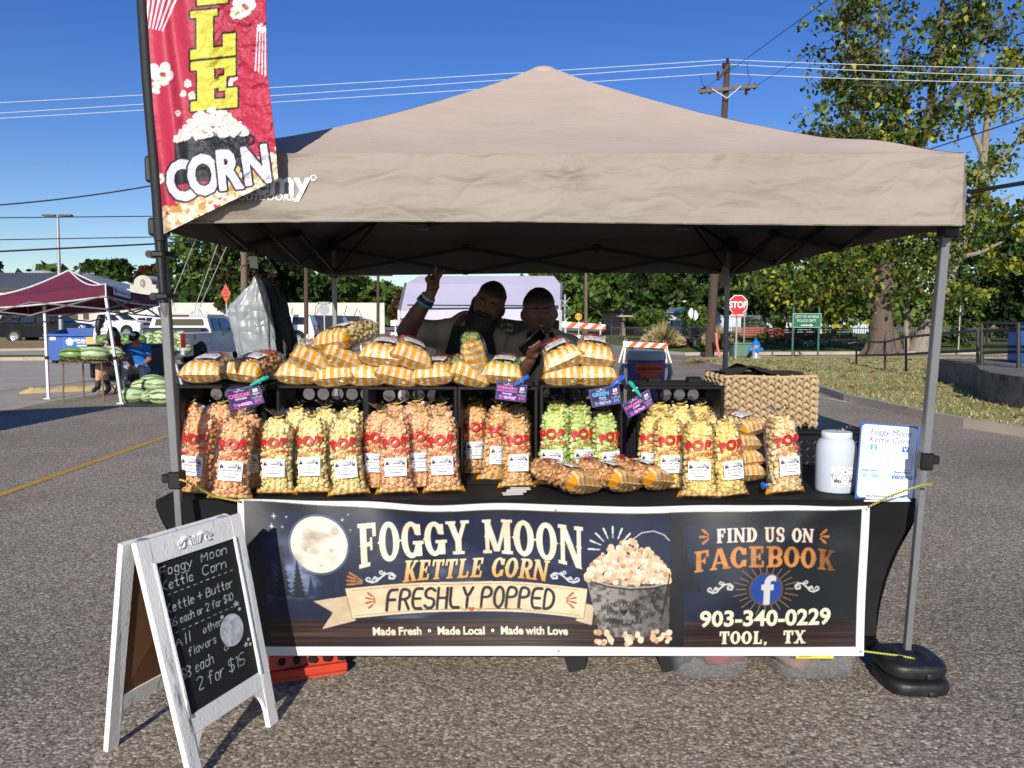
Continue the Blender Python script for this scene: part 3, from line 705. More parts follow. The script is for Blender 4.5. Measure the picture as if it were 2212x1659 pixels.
def tuft(label,px,py,rx,ry,Y,seed):
 b=blob(px,py,rx,ry,Y);o=Vector((b[0],b[1],.12));g_=np.random.RandomState(seed);n=1500
 a=g_.rand(n)*6.28;sp=g_.rand(n)**.6;hgt=ry*2*Y/FPX
 V=np.zeros((n,4,3));dx,dy=np.cos(a),np.sin(a);w=.016
 for k,(r_,z)in enumerate(((.12,0),(.5,.62),(1.05,.95))):
  x=dx*sp*b[3]*r_;y=dy*sp*b[3]*.8*r_;zz=hgt*(z if k<2 else 1-.62*sp**2)*(.5+.75*g_.rand(n)if k==2 else.8)*(1.05-.3*sp)
  if k==0:V[:,0]=np.stack([x-w,y,zz],1);V[:,1]=np.stack([x+w,y,zz],1)
  if k==1:V[:,2]=np.stack([x+w,y,zz],1)
  if k==2:V[:,3]=np.stack([x,y,zz],1)
 C=np.array([H('a48f63'),H('b9a67b'),H('8f7d52'),H('77703f'),H('c9b78e')])[g_.randint(5,size=n)];C=np.concatenate([C,np.ones((n,1))],1).repeat(4,0)
 o_=npmesh('ornamental_grass',V.reshape(-1,3),np.arange(4*n).reshape(-1,4),LEAF,None,False,{'Col':C});o_.location=o;tag(o_,label,'ornamental grass')
tuft('wide clump of tan ornamental grass behind the pink flowers',1432,727,50,27,37,61)
tuft('tan grass clump around the brown utility pole',1553,728,50,24,36,62)
tuft('small tan grass clump beside the stop sign post',1590,726,22,18,37,63)
def flowers(name,pts,n,cols,seed):
 g_=np.random.RandomState(seed);A,B=G(*pts[0]),G(*pts[1]);k=g_.rand(n,1);p=np.array(A)[None]*(1-k)+np.array(B)[None]*k;p[:,1]+=g_.randn(n)*.35;p[:,2]=.2+g_.rand(n)*.25
 s=.045;d=g_.randn(n,3);d/=np.linalg.norm(d,axis=1)[:,None];e=g_.randn(n,3);e-=d*(d*e).sum(1)[:,None];e/=np.linalg.norm(e,axis=1)[:,None]
 V=np.stack([p-d*s,p-e*s,p+d*s,p+e*s],1);C=np.array(cols)[g_.randint(len(cols),size=n)];C=np.concatenate([C,np.ones((n,1))],1).repeat(4,0)
 o=npmesh(name,V.reshape(-1,3),np.arange(4*n).reshape(-1,4),LEAF,None,False,{'Col':C});o['kind']='stuff'
flowers('flower_bed',((1361,757),(1490,755)),2600,[H('c65a86'),H('b04070'),H('d7a0b5'),H('3f5524'),H('4a6328'),H('c24255')],1)
flowers('flower_bed',((1735,756),(1795,752)),700,[H('dedbd0'),H('4a6328'),H('3f5524'),H('b9c09a')],2)
flowers('flower_bed',((1630,757),(1655,757)),300,[H('b04070'),H('4a6328'),H('3f5524')],3)
MAT_IRON=M_('black_iron',H('23221f'),.5,var=.2,scale=8)
def iron_fence():
 t=thing('iron_fence','long black iron picket fence along the back of the park','fence',(0,0,0));A=P(1320,737,46);B=P(2260,750,41);A.z=B.z=.1
 mb=MB();n=190
 for i in range(n):p=A.lerp(B,i/(n-1));mb.bar(p,p+Vector((0,0,1.0)),.022)
 mb.build('picket',MAT_IRON,t)['kind']='stuff'
 for z in(.16,.9):
  m2=MB();m2.bar(A+Vector((0,0,z)),B+Vector((0,0,z)),.04);m2.build('rail',MAT_IRON,t)
 for i in range(9):
  p=A.lerp(B,i/8);m2=MB();m2.box((p.x,p.y,.62),(.08,.08,1.2),b=.01);m2.build('post',MAT_IRON,t)
iron_fence()
def bench(label,px,py,Y,rot,back,first=[None]):
 loc=P(px,py,Y);loc.z=.13
 t=thing('park_bench',label,'bench',loc,(0,0,R(rot)),'benches in the park')
 mb=MB()
 for k in range(4):mb.box((0,-.2+k*.13,.44),(1.7,.1,.03),b=.005)
 mb.build('seat',back,t)
 mb=MB()
 for k in range(4):mb.box((0,.27+k*.02,.55+k*.12),(1.7,.03,.095),b=.005)
 mb.build('backrest',back,t)
 for x in(-.75,.75):
  mb=MB();mb.tube([(x,-.25,0),(x,-.22,.42),(x,.22,.42),(x,.34,.95)],.025,6);mb.tube([(x,.22,.42),(x,.3,0)],.025,6);mb.tube([(x,-.22,.42),(x,-.24,.62),(x,.26,.66)],.02,6);mb.build('leg',MAT_IRON,t)
MAT_REDB=M_('red_bench_slats',H('8a4a36'),.55,var=.2,scale=5);MAT_BLKB=M_('black_bench_slats',H('2b2a28'),.5,var=.2,scale=5)
bench('red slatted bench beneath the green street sign',1692,752,38,20,MAT_REDB)
bench('red backed bench beside the stop sign post',1619,741,41,-10,MAT_REDB)
bench('black bench behind the green sign legs',1740,746,39,15,MAT_BLKB)
bench('black bench between the lamp posts and the utility pole',1503,750,37,-60,MAT_BLKB)
bench('black bench nearest the thick tree trunk',1815,745,39,10,MAT_BLKB)
def park_lamp(label,px,py,Y):
 loc=P(px,737,Y);loc.z=.13;h=P(px,py,Y).z-.13
 t=thing('park_lamp',label,'lamp post',loc,group='white globe lamps in the park');mb=MB();mb.lathe([(.12,0),(.1,.2),(.05,.3),(.04,h*.6),(.04,h-.25),(.08,h-.2),(.06,h-.15)],10);mb.build('post',MAT_IRON,t)
 mb=MB();mb.lathe([(.05,h-.15),(.15,h-.02),(.17,h+.12),(.1,h+.28),(.02,h+.38)],12);mb.build('globe',M_('milk_glass',H('e9ebec'),.35,var=.04),t)
park_lamp('taller white globe lamp post beside the vine arbour',1492,682,38);park_lamp('shorter white globe lamp post beside the vine arbour',1501,686,41)
MAT_WMETAL=M_('white_metal_siding',H('b9c3cc'),.5,var=.1,scale=1.2,dirt=(H('8a8f92'),1.5,.6))
def shed(name,label,x0,x1,ytop,ybot,Y,mat,roof,rh=.5,ribs=.35):
 A=P(x0,ybot,Y);B=P(x1,ybot,Y);h=P(x0,ytop,Y).z;t=thing(name,label,'building',(A.x,Y,0));W=B.x-A.x;mb=MB();mb.box((W/2,4,h/2),(W,8,h))
 if ribs:
  k=int(W/ribs)
  for i in range(k):mb.box(((i+.5)*ribs,-.02,h/2),(ribs*.3,.04,h))
 mb.build('wall',mat,t)
 mb=MB();mb.prism([(-.3,h),(W+.3,h),(W+.3,h+.08),(-.3,h+.08)],0,1,Matrix(((1,0,0,0),(0,0,9,-.5),(0,1,0,0),(0,0,0,1))));mb.add([(-.3,-.5,h+.082),(W+.3,-.5,h+.082),(W+.3,4,h+rh),(-.3,4,h+rh),(-.3,8.5,h+.082),(W+.3,8.5,h+.082)],[(0,1,2,3),(3,2,5,4),(0,3,4),(1,5,2)]);mb.build('roof',roof,t)
 return t,W,h
MAT_ROOFM=M_('metal_roof',H('8d9092'),.45,.3,var=.12,scale=1.5)
shed('metal_shed','long pale blue metal building behind the white globe lamps',1425,1600,676,728,78,MAT_WMETAL,MAT_ROOFM)
shed('metal_shed','pale metal building behind the green street sign',1640,1900,692,728,76,MAT_WMETAL,MAT_ROOFM)
t,W,h=shed('park_shelter','small pink walled shelter with a brown hipped roof beyond the barricades',1325,1390,676,722,72,M_('pink_stucco',H('a98579'),.8),M_('brown_roof',H('5b4e47'),.8),.9,0)
mb=MB();mb.box((W*.5,-.02,h*.4),(W*.35,.06,h*.75));mb.build('opening',M_('dark_opening',H('1d1a18'),.8),t)
def pergola(label,x0,x1,yt,Y):
 A=P(x0,yt,Y);B=P(x1,yt,Y);t=thing('pergola',label,'pergola',(A.x,Y,.12));W=B.x-A.x;h=A.z-.12
 mb=MB();mb.box((W/2,0,h),(W+.4,1.6,.1),b=.02);mb.build('roof',M_('pale_timber',H('a79f8d'),.8),t)
 for x in(0.1,W-.1):
  m2=MB();m2.box((x,0,h/2),(.1,.1,h));m2.build('post',MAT_IRON,t)
pergola('flat topped arbour with dark posts near the crossing sign',1340,1420,683,52);pergola('arbour beam beside the green street sign',1672,1716,690,47);pergola('dark posted arbour beneath the vine heap',1448,1520,690,50)
# green transformer box, hydrant, signs on the near lawn
MAT_GBOX=M_('utility_green',H('5a7a68'),.5,var=.12,scale=5,dirt=(H('3f5246'),6.,.62))
def utility_box():
 A=P(1579,776,28.5);B=P(1628,776,28.5);t=thing('utility_box','low green ribbed utility cabinet behind the stop sign post','utility box',((A.x+B.x)/2,28.5,.12));W=B.x-A.x
 mb=MB();mb.box((0,0,.24),(W,.7,.46),b=.03)
 for k in range(7):mb.box((0,-.355,.08+k*.055),(W*.92,.02,.022))
 mb.build('cabinet',MAT_GBOX,t);mb=MB();mb.box((0,0,.5),(W+.06,.76,.06),b=.02);mb.build('lid',MAT_GBOX,t)
utility_box()
MAT_BLUEP=M_('hydrant_blue',H('1f6fc0'),.3,var=.08,coat=.3);MAT_SILV=M_('hydrant_silver',H('b9bdc2'),.3,.55,var=.1,scale=9)
def hydrant():
 loc=G(1632,782);k=.72/.76;t=thing('fire_hydrant','fire hydrant with silver barrel and blue cap','hydrant',(loc.x,loc.y,.12),scale=k)
 mb=MB();mb.lathe([(.19,0),(.19,.05),(.14,.06),(.125,.12),(.12,.44),(.16,.45),(.16,.49),(.13,.5)],18)
 for k in range(8):a=k*PI/4;mb.cyl((.165*math.cos(a),.165*math.sin(a),.05),(.165*math.cos(a),.165*math.sin(a),.075),.016,n=6)
 mb.build('barrel',MAT_SILV,t)
 mb=MB();mb.lathe([(.13,.5),(.165,.505),(.165,.53),(.14,.55),(.12,.62),(.07,.68),(.03,.69),(.035,.695),(.035,.74),(.02,.745)],18);mb.build('bonnet',MAT_BLUEP,t)
 for a in(0,PI/2*-1,PI):
  d=Vector((math.cos(a),math.sin(a),0));mb=MB();mb.cyl(d*.1+Vector((0,0,.34)),d*.2+Vector((0,0,.34)),.075,n=12);mb.cyl(d*.2+Vector((0,0,.34)),d*.245+Vector((0,0,.34)),.088,.08,n=12);mb.cyl(d*.245+Vector((0,0,.34)),d*.285+Vector((0,0,.34)),.03,n=5);mb.build('nozzle_cap',MAT_BLUEP,t)
hydrant()
MAT_SIGNP=M_('sign_post_steel',H('9a9b98'),.45,.6,var=.15,scale=12)
PRINT=print_mat('printed_sign',.45);PRINT_M=print_mat('printed_matte',.7)
def stop_sign():
 loc=G(1588,785);Yc=loc.y;c=P(1593.5,658,Yc);t=thing('stop_sign','red octagonal stop sign with an all way plate below','stop sign',loc);o=Vector((c.x-loc.x,-.03,c.z));r=20.6*Yc/FPX
 mb=MB();mb.bar((0,0,0),(o.x,0,o.z+.3),.055,.04);mb.build('post',MAT_SIGNP,t)
 def octo(mb,r,y):mb.prism([(r*math.cos(R(22.5+45*k)),r*math.sin(R(22.5+45*k)))for k in range(8)],-.004,.004,Matrix.Translation((o.x,y,o.z))@Matrix.Rotation(PI/2,4,'X'))
 mb=MB();mb.use(M_('sign_white',H('e2e2de'),.4,var=.04));octo(mb,r*1.06,-.045);mb.use(M_('sign_red',H('b51f2c'),.4,var=.05));octo(mb,r*.98,-.056)
 mb.use(M_('sign_white',H('e2e2de'),.4));text3d(mb,'STOP',r*.95,Matrix.Translation((o.x,-.066,o.z-r*.33))@Matrix.Rotation(PI/2,4,'X'),sx=.82);mb.build('sign_face',None,t)
 c2=P(1592,680.5,Yc);mb=MB();mb.use(M_('sign_red',H('b51f2c'),.4));mb.box((c2.x-loc.x,-.045,c2.z),(.44,.01,.16));mb.use(M_('sign_white',H('e2e2de'),.4));text3d(mb,'ALL WAY',.11,Matrix.Translation((c2.x-loc.x,-.054,c2.z-.04))@Matrix.Rotation(PI/2,4,'X'));mb.build('all_way_plate',None,t)
stop_sign()
def police_sign():
 Y=28.8;A=P(1711.5,705,Y);B=P(1774,705,Y);T=P(1711,676.5,Y).z;bot=P(1711,708,Y).z;W=B.x-A.x;t=thing('street_sign','green street sign on two posts pointing to the police department','street sign',((A.x+B.x)/2,Y,.12));h=T-bot;zc=(T+bot)/2-.12
 mg=M_('sign_green',H('1f5d45'),.45,var=.08)
 for x in(-W/2+.04,W/2-.08):mb=MB();mb.bar((x,.03,0),(x,.03,T+.02-.12+(.2 if x>0 else.2)),.06,.04);mb.build('post',M_('post_green',H('2c5e4d'),.5,var=.15),t)
 mb=MB();mb.use(mg);mb.box((0,0,zc),(W,.012,h),b=.004);mw=M_('sign_letter',H('c9d3cb'),.5,var=.06);mb.use(mw);Mx=lambda x,z:Matrix.Translation((x,-.012,zc+z))@Matrix.Rotation(PI/2,4,'X')
 text3d(mb,'CITY OF ATHENS',.14,Mx(0,h*.17),'r',sx=.82);text3d(mb,'POLICE DEPT.',.14,Mx(0,-h*.1),'r',sx=.86)
 mb.add([(-.22,0,0),(.12,0,0),(.12,.035,0),(-.22,.035,0),(.12,-.03,0),(.24,.017,0),(.12,.065,0)],[(0,1,2,3),(4,5,6)],Mx(0,-h*.36))
 for z0,x0,w_,h_ in((h/2-.02,0,W-.02,.012),(-h/2+.02,0,W-.02,.012),(0,-W/2+.02,.012,h-.04),(0,W/2-.02,.012,h-.04)):mb.box((x0,-.008,zc+z0),(w_,.006,h_))
 mb.build('sign_face',None,t)
police_sign()
mb=MB();a=G(2098,768);mb.cyl((a.x,33,0),(a.x,33,P(2098,660,33).z),.035,n=8);mb.box((a.x+.08,33,P(2100,668,33).z),(.12,.03,.5),b=.01);tag(mb.build('slim_signpost',MAT_SIGNP),'slim grey signpost seen edge on beyond the handrail','signpost')
mb=MB();a=P(1607,740,31);mb.cyl((a.x,31,0),(a.x,31,P(1607,672,31).z),.03,n=8);mb.box((a.x,31.03,P(1607,676,31).z),(.16,.02,.35),b=.008);tag(mb.build('slim_signpost',MAT_SIGNP),'slim grey signpost standing directly behind the stop sign','signpost')
mb=MB();a=G(1553,776);mb.tube([(a.x,a.y-.1,.1),(a.x-.1,a.y-.1,.5),(a.x-.13,a.y-.1,.8),(a.x-.16,a.y-.1,1.0)],.05,7);tag(mb.build('guy_marker',M_('pink_plastic',H('d9776a'),.5)),'pink plastic guard tube leaning on the utility pole','guy marker')
# concrete ramp wall and pipe handrail
MAT_OLDC=M_('dark_concrete',H('6d675d'),.9,var=.3,scale=3,bump=.5,bscale=40,dirt=(H('433f39'),5.,.52))
def ramp_wall():
 w=[G(2106,858),G(2112,872),G(2135,884),G(2175,895),G(2240,908)];t=thing('ramp_wall','low curved weathered concrete wall beside the handrail','wall',(0,0,0))
 pts=[(p.x,p.y)for p in w]+[(14,11.8),(14,17),(w[0].x+.6,17.2)]
 mb=MB();a=sum(pts[i][0]*pts[(i+1)%len(pts)][1]-pts[(i+1)%len(pts)][0]*pts[i][1]for i in range(len(pts)))
 mb.prism(pts if a>0 else pts[::-1],0,.62);mb.build('wall',MAT_OLDC,t)
 mr=M_('rail_paint',H('35352f'),.45,.2,var=.2,scale=14)
 t=thing('handrail','dark pipe handrail sloping down along the ramp and over the concrete wall','handrail',(0,0,0))
 def pipe(pts,r=.03):mb=MB();mb.tube(pts,r,8);return mb
 Ys=[(1850,23.6,739,795),(1912,21.0,739,797),(1957,19.2,728,799),(2112,15.4,714,792)]
 tops=[P(px,yt,Y)for px,Y,yt,yb in Ys];pipe([tops[0]+Vector((-.2,.1,-.05))]+tops[:1]+tops[1:]).build('top_rail',mr,t)
 pipe([P(1850,768,23.6),P(1912,767,21),P(1957,765,19.2),P(2112,757,15.4)]).build('mid_rail',mr,t)
 for px,Y,yt,yb in Ys:pipe([P(px,yb+3,Y),P(px,yt,Y)]).build('post',mr,t)
 Y2=14.8
 for ys in((698,700),(715,708),(748,750),(762,758)):
  pipe([P(2122,ys[0],Y2),P(2260,ys[1],13.5)]).build('rail',mr,t)
 for px in(2121,2200):pipe([P(px,796,Y2-(px-2121)*.011),P(px,697,Y2-(px-2121)*.011)],.036).build('post',mr,t)
ramp_wall()
mb=MB();a=P(2222,760,15.5);mb.box((a.x,15.6,.95),(.5,.5,.7),b=.08);mb.sph((a.x,15.6,1.28),(.25,.25,.12),12,8);tag(mb.build('blue_mailbox',M_('mail_blue',H('2b4f94'),.4,var=.1)),'blue mailbox beside the dark handrail','mailbox')
def far_treeline():
 g_=np.random.RandomState(77);n=9000;x=-190+380*g_.rand(n);hh=7+3.5*np.sin(x/9.0)+2.5*np.sin(x/3.7+1);z=g_.rand(n)**.8*hh;p=np.stack([x,150+6*g_.rand(n),z],1)
 a=g_.randn(n,3);a/=np.linalg.norm(a,axis=1)[:,None];b=g_.randn(n,3);b-=a*(a*b).sum(1)[:,None];b/=np.linalg.norm(b,axis=1)[:,None];s=1.5*(.6+.8*g_.rand(n))[:,None]
 V=np.stack([p-a*s,p-b*s*.7,p+a*s,p+b*s*.7],1);C=np.array(GREENS)[g_.randint(5,size=n)];C=np.concatenate([C,np.ones((n,1))],1).repeat(4,0);o=npmesh('treeline',V.reshape(-1,3),np.arange(4*n).reshape(-1,4),LEAF,None,False,{'Col':C});o['kind']='stuff'
far_treeline()
# ============================================================ FAR LEFT: buildings, wall, poles, wires
MAT_STUC=M_('white_stucco',H('b9b5aa'),.9,var=.12,scale=.8,dirt=(H('8d8678'),1.2,.58))
MAT_PEEL=M_('peeling_white_wall',H('c9c5bb'),.9,var=.12,scale=.7,bump=.2,bscale=8,stretch=(1,1,.35),dirt=(H('6f6a62'),1.6,.57))
MAT_DARKW=glass_mat('dark_window')
def left_buildings():
 Y=82;A=P(-160,700,Y);B=P(248,700,Y);eave=P(0,626,Y).z;ridge=P(0,590,Y+6).z
 t=thing('metal_roofed_building','long pale building with a grey ribbed metal roof behind the parked vehicles','building',(A.x,Y,0));W=B.x-A.x
 mb=MB();mb.box((W/2,5,eave/2),(W,10,eave));mb.build('wall',MAT_STUC,t)
 mb=MB();mb.add([(-.5,-.7,eave),(W,-.7,eave),(W-6,6,ridge),(-.5,6,ridge),(W,12,eave),(-.5,12,eave)],[(0,1,2,3),(1,4,2),(3,2,4,5)])
 for k in range(60):x=k*W/60;mb.bar((x,-.7,eave+.04),(min(x,W-6),6,ridge+.04),.08)
 mb.build('roof',MAT_ROOFM,t)
 for px0,px1,y0,y1 in((95,108,655,692),(135,166,655,690),(180,190,652,690),(30,50,660,690)):
  a,b=P(px0,y1,Y-.05),P(px1,y0,Y-.05);mb=MB();mb.box(((a.x+b.x)/2-A.x,-.03,(a.z+b.z)/2),(b.x-a.x,.08,b.z-a.z));mb.build('window',MAT_DARKW,t)
 Y=84;A=P(277,700,Y);B=P(347,700,Y);h=P(0,624,Y).z;W=B.x-A.x
 t=thing('station_building','old white building front with an arched parapet and a star medallion','building',(A.x,Y,0))
 k=Y/FPX;poly=[(0,0),(W,0),(W,h),(W*.9,h),(W*.9,h+8*k),(W*.78,h+10*k)]+[(W*.5+W*.28*math.cos(a),h+12*k+17*k*math.sin(a))for a in[PI*i/10 for i in range(11)]]+[(W*.22,h+10*k),(W*.1,h+8*k),(W*.1,h),(0,h)]
 Mx=Matrix.Rotation(PI/2,4,'X');mb=MB();mb.prism(poly,-4,0,Mx);mb.build('wall',MAT_STUC,t)
 mb=MB();mb.add([(W*.5+5.5*k*math.cos(a),-.06,h+12*k+9*k*math.sin(a))for a in[2*PI*i/16 for i in range(16)]],[tuple(range(16))]);mb.build('medallion',M_('weathered_grey',H('7f7d78'),.9),t)
 mb=MB();mb.add([(W*.5+(3.6 if i%2==0 else 1.4)*k*math.sin(PI*i/5),-.1,h+12*k+(5 if i%2==0 else 2)*k*math.cos(PI*i/5))for i in range(10)],[tuple(range(10))]);mb.build('star',MAT_STUC,t)
 for x in(.3,.6,.82):
  mb=MB();mb.box((W*x,-.02,h*.5),(W*.13,.1,h*.45));mb.build('window',MAT_DARKW,t)
 A=P(550,719,75);B=P(831,719,75);h0=P(831,654,75).z;t=thing('boundary_wall','long white block wall with peeling paint and dry vines','wall',(A.x-13,75,0));W=B.x-A.x+13
 mb=MB();mb.box((W/2,.15,h0/2),(W,.3,h0));mb.build('wall',MAT_PEEL,t)
 mb=MB();r_=random.Random(3)
 for k in range(40):
  x=W*r_.random();z0=h0*r_.uniform(.2,1);p=[(x,-.03,z0)]
  for s in range(5):p.append((p[-1][0]+r_.uniform(-.3,.3),-.03,max(.05,p[-1][2]-r_.uniform(.1,.6))))
  mb.tube(p,.025,4,False)
 mb.build('dry_vine',M_('dry_vine',H('56503f'),.9),t)
 d=P(92,600,105);mb=MB();mb.sph((d.x,105,d.z-1.2),(3.2,3.2,2.2),16,10);mb.cyl((d.x,105,0),(d.x,105,d.z-1),1.2);tag(mb.build('water_tank',M_('tank_white',H('b7b3a9'),.6)),'domed white water tank showing over the metal roof','water tank')
left_buildings()
MAT_WOODP=M_('pole_wood',H('6a5a4c'),.9,var=.3,scale=3,bump=.6,bscale=20,stretch=(4,4,.4))
MAT_WOODD=M_('pole_wood_dark',H('4a3a31'),.9,var=.3,scale=3,bump=.6,bscale=20,stretch=(4,4,.4))
MAT_CABLE=M_('cable_black',H('20201f'),.6,var=.1)
MAT_WIREW=M_('wire_bright',H('dfe2e6'),.3,.2,var=.03)
MAT_PORC=M_('insulator',H('3a2520'),.25,var=.1,coat=.4)
MAT_GALV=M_('galvanised',H('a9adb0'),.4,.5,var=.12,scale=10)
def power_pole():
 Y=30;b=G(1551,777);b=Vector((b.x,Y,0));tp=P(1571.5,137,Y)
 t=thing('utility_pole','tall wooden utility pole with a crossarm and white wires rising beside the stop sign','utility pole',b);T=tp-b
 mb=MB();mb.tube([(0,0,0),T*.5,T],[.19,.15,.11],12);mb.build('pole',MAT_WOODD,t)
 a,c=P(1510,198,Y-.2)-b,P(1636,186,Y-.2)-b;mb=MB();mb.bar(a,c,.1,.13,.01);mb.build('crossarm',MAT_WOODP,t)
 for q in((1538,192),(1601,186)):mb=MB();mb.bar(P(*q,Y-.28)-b,P(1570,212,Y-.28)-b,.03);mb.build('brace',MAT_GALV,t)
 mb=MB();mb.bar(P(1575,140,Y-.15)-b,P(1550,172,Y-.15)-b,.09,.12,.01);mb.build('short_arm',MAT_WOODD,t)
 for q in((1571.5,131),(1563,141),(1551,160),(1522,192),(1516,196),(1533,196),(1618,188),(1630,186),(1612,198)):
  p=P(*q,Y-.1)-b;mb=MB();mb.lathe([(.03,-.13),(.07,-.06),(.05,-.02),(.07,.03),(.03,.1)],8,Matrix.Translation(p));mb.build('insulator',MAT_PORC,t)
 mb=MB();mb.tube([P(1614,136,Y-.1)-b,P(1616,158,Y)-b,P(1622,172,Y)-b,P(1613,188,Y-.1)-b],.012,4);mb.build('jumper_wire',MAT_CABLE,t)
 mb=MB();mb.tube([P(1514,164,Y-.1)-b,P(1515,178,Y)-b,P(1524,190,Y)-b],.012,4);mb.build('jumper_wire',MAT_CABLE,t)
power_pole()
def wire(label,pts,r,mat,sag=0.0,cat='wire'):
 p3=[P(*q)for q in pts];out=[]
 for a,b in zip(p3,p3[1:]):
  for i in range(12):k=i/12;q=a.lerp(b,k);q.z-=sag*4*k*(1-k);out.append(q)
 out.append(p3[-1]);mb=MB();mb.tube(out,r,5);tag(mb.build('overhead_wire',mat),label,cat)
wire('highest bright overhead wire from the pole top',[(-80,226,36),(1571.5,129,30),(2300,149,31)],.012,MAT_WIREW,.05)
wire('middle bright overhead wire just under the pole top',[(-80,249,36),(1563,138.5,30),(2300,166,31)],.012,MAT_WIREW,.05)
wire('lowest of the bright overhead wires on the pole',[(-80,260,36),(1551,158.5,30),(2300,181,31)],.012,MAT_WIREW,.05)
wire('thin dark wire climbing steeply from the crossarm near the pole',[(1522,192,30),(1787,0,14),(1920,-96,11)],.009,MAT_CABLE)
wire('thin dark wire climbing from the far end of the crossarm',[(1632,186,30),(1883,30,17),(1990,-36,14)],.009,MAT_CABLE)
wire('thin dark wire running into the catalpa crown',[(1700,290,31),(1854,232,27),(2000,170,24)],.009,MAT_CABLE)
wire('dark cable dropping behind the canopy corner',[(2260,240,20),(1994,327,24),(1880,366,26)],.018,MAT_CABLE)
wire('thick black cable bundle meeting the canopy valance',[(2290,382,17),(2070,418,20),(1850,455,24)],.055,MAT_CABLE)
wire('twisted dark service cable rising towards the flag pole',[(-60,447,30),(323,402,33),(560,375,36)],.03,MAT_CABLE,.1)
wire('straight dark cable level with the street light head',[(-60,471,36),(340,467,38),(540,465,40)],.025,MAT_CABLE)
wire('dark cable below the street light head',[(-60,519,36),(337,512,38),(540,507,40)],.025,MAT_CABLE)
wire('lowest thick dark cable crossing the street light column',[(-60,546,36),(333,527,38),(540,512,40)],.045,MAT_CABLE)
wire('faint thin cable over the maroon tent',[(-60,354,60),(320,350,62),(500,348,64)],.01,MAT_GALV)
def plain_pole(label,px,ytop,Y,r,mat,px2=None):
 b=P(px,720,Y);b.z=0;tp=P(px2 or px,ytop,Y);t=thing('utility_pole',label,'utility pole',b);mb=MB();mb.tube([(0,0,0),tp-b],[r,r*.75],10);mb.build('pole',mat,t)
 mb=MB();mb.box((0,-.1,tp.z-.9),(1.8,.1,.12));mb.build('crossarm',mat,t)
 return t
plain_pole('grey wooden utility pole seen through the canopy above the grey bag',527,480,40,.2,MAT_WOODP)
plain_pole('dark brown utility pole between the black bag and the parked cars',661,480,42,.13,MAT_WOODD)
plain_pole('slim dark utility pole at the end of the peeling white wall',816,560,44,.1,MAT_WOODD,817)
plain_pole('far utility pole standing in front of the trees behind the crossing',1266,560,60,.14,MAT_WOODP)
for i,(a,c)in enumerate((((425,511),(372,644)),((473,520),(423,660)),((492,527),(432,662)))):
 mb=MB();mb.cyl(P(*a,39.5),P(c[0],c[1],37.5),.022,n=5);g3=P(c[0]-(a[0]-c[0])*.35,745,36.5);g3.z=0;mb.cyl(P(c[0],c[1],37.5),g3,.022,n=5)
 tag(mb.build('guy_wire',MAT_GALV),('steel guy wire nearest the flag pole','middle steel guy wire of the grey utility pole','steel guy wire nearest the diamond sign')[i],'guy wire')
def light_pole():
 Y=44;b=P(131,715,Y);b.z=0;tp=P(124.5,466,Y)-b;t=thing('street_light','tall slim street light column with two flat lamp heads','street light',b)
 mb=MB();mb.tube([(0,0,0),tp],[.12,.075],12);mb.box((0,0,.2),(.5,.5,.4),b=.05);mb.build('column',MAT_GALV,t)
 for s in(-1,1):mb=MB();mb.box((tp.x+s*.46,0,tp.z+.02),(.72,.34,.1),b=.03);mb.box((tp.x+s*.1,0,tp.z),(.2,.06,.05));mb.build('lamp_head',M_('lamp_grey',H('5f5f60'),.5),t)
light_pole()
mb=MB();a=P(-6,640,70)
tree('leafy_tree','sliver of dark tree at the picture edge beyond the metal roof',(-8,700),95,[(-8,590,16,18),(-14,570,14,14)],500,.6,DARKG,71)
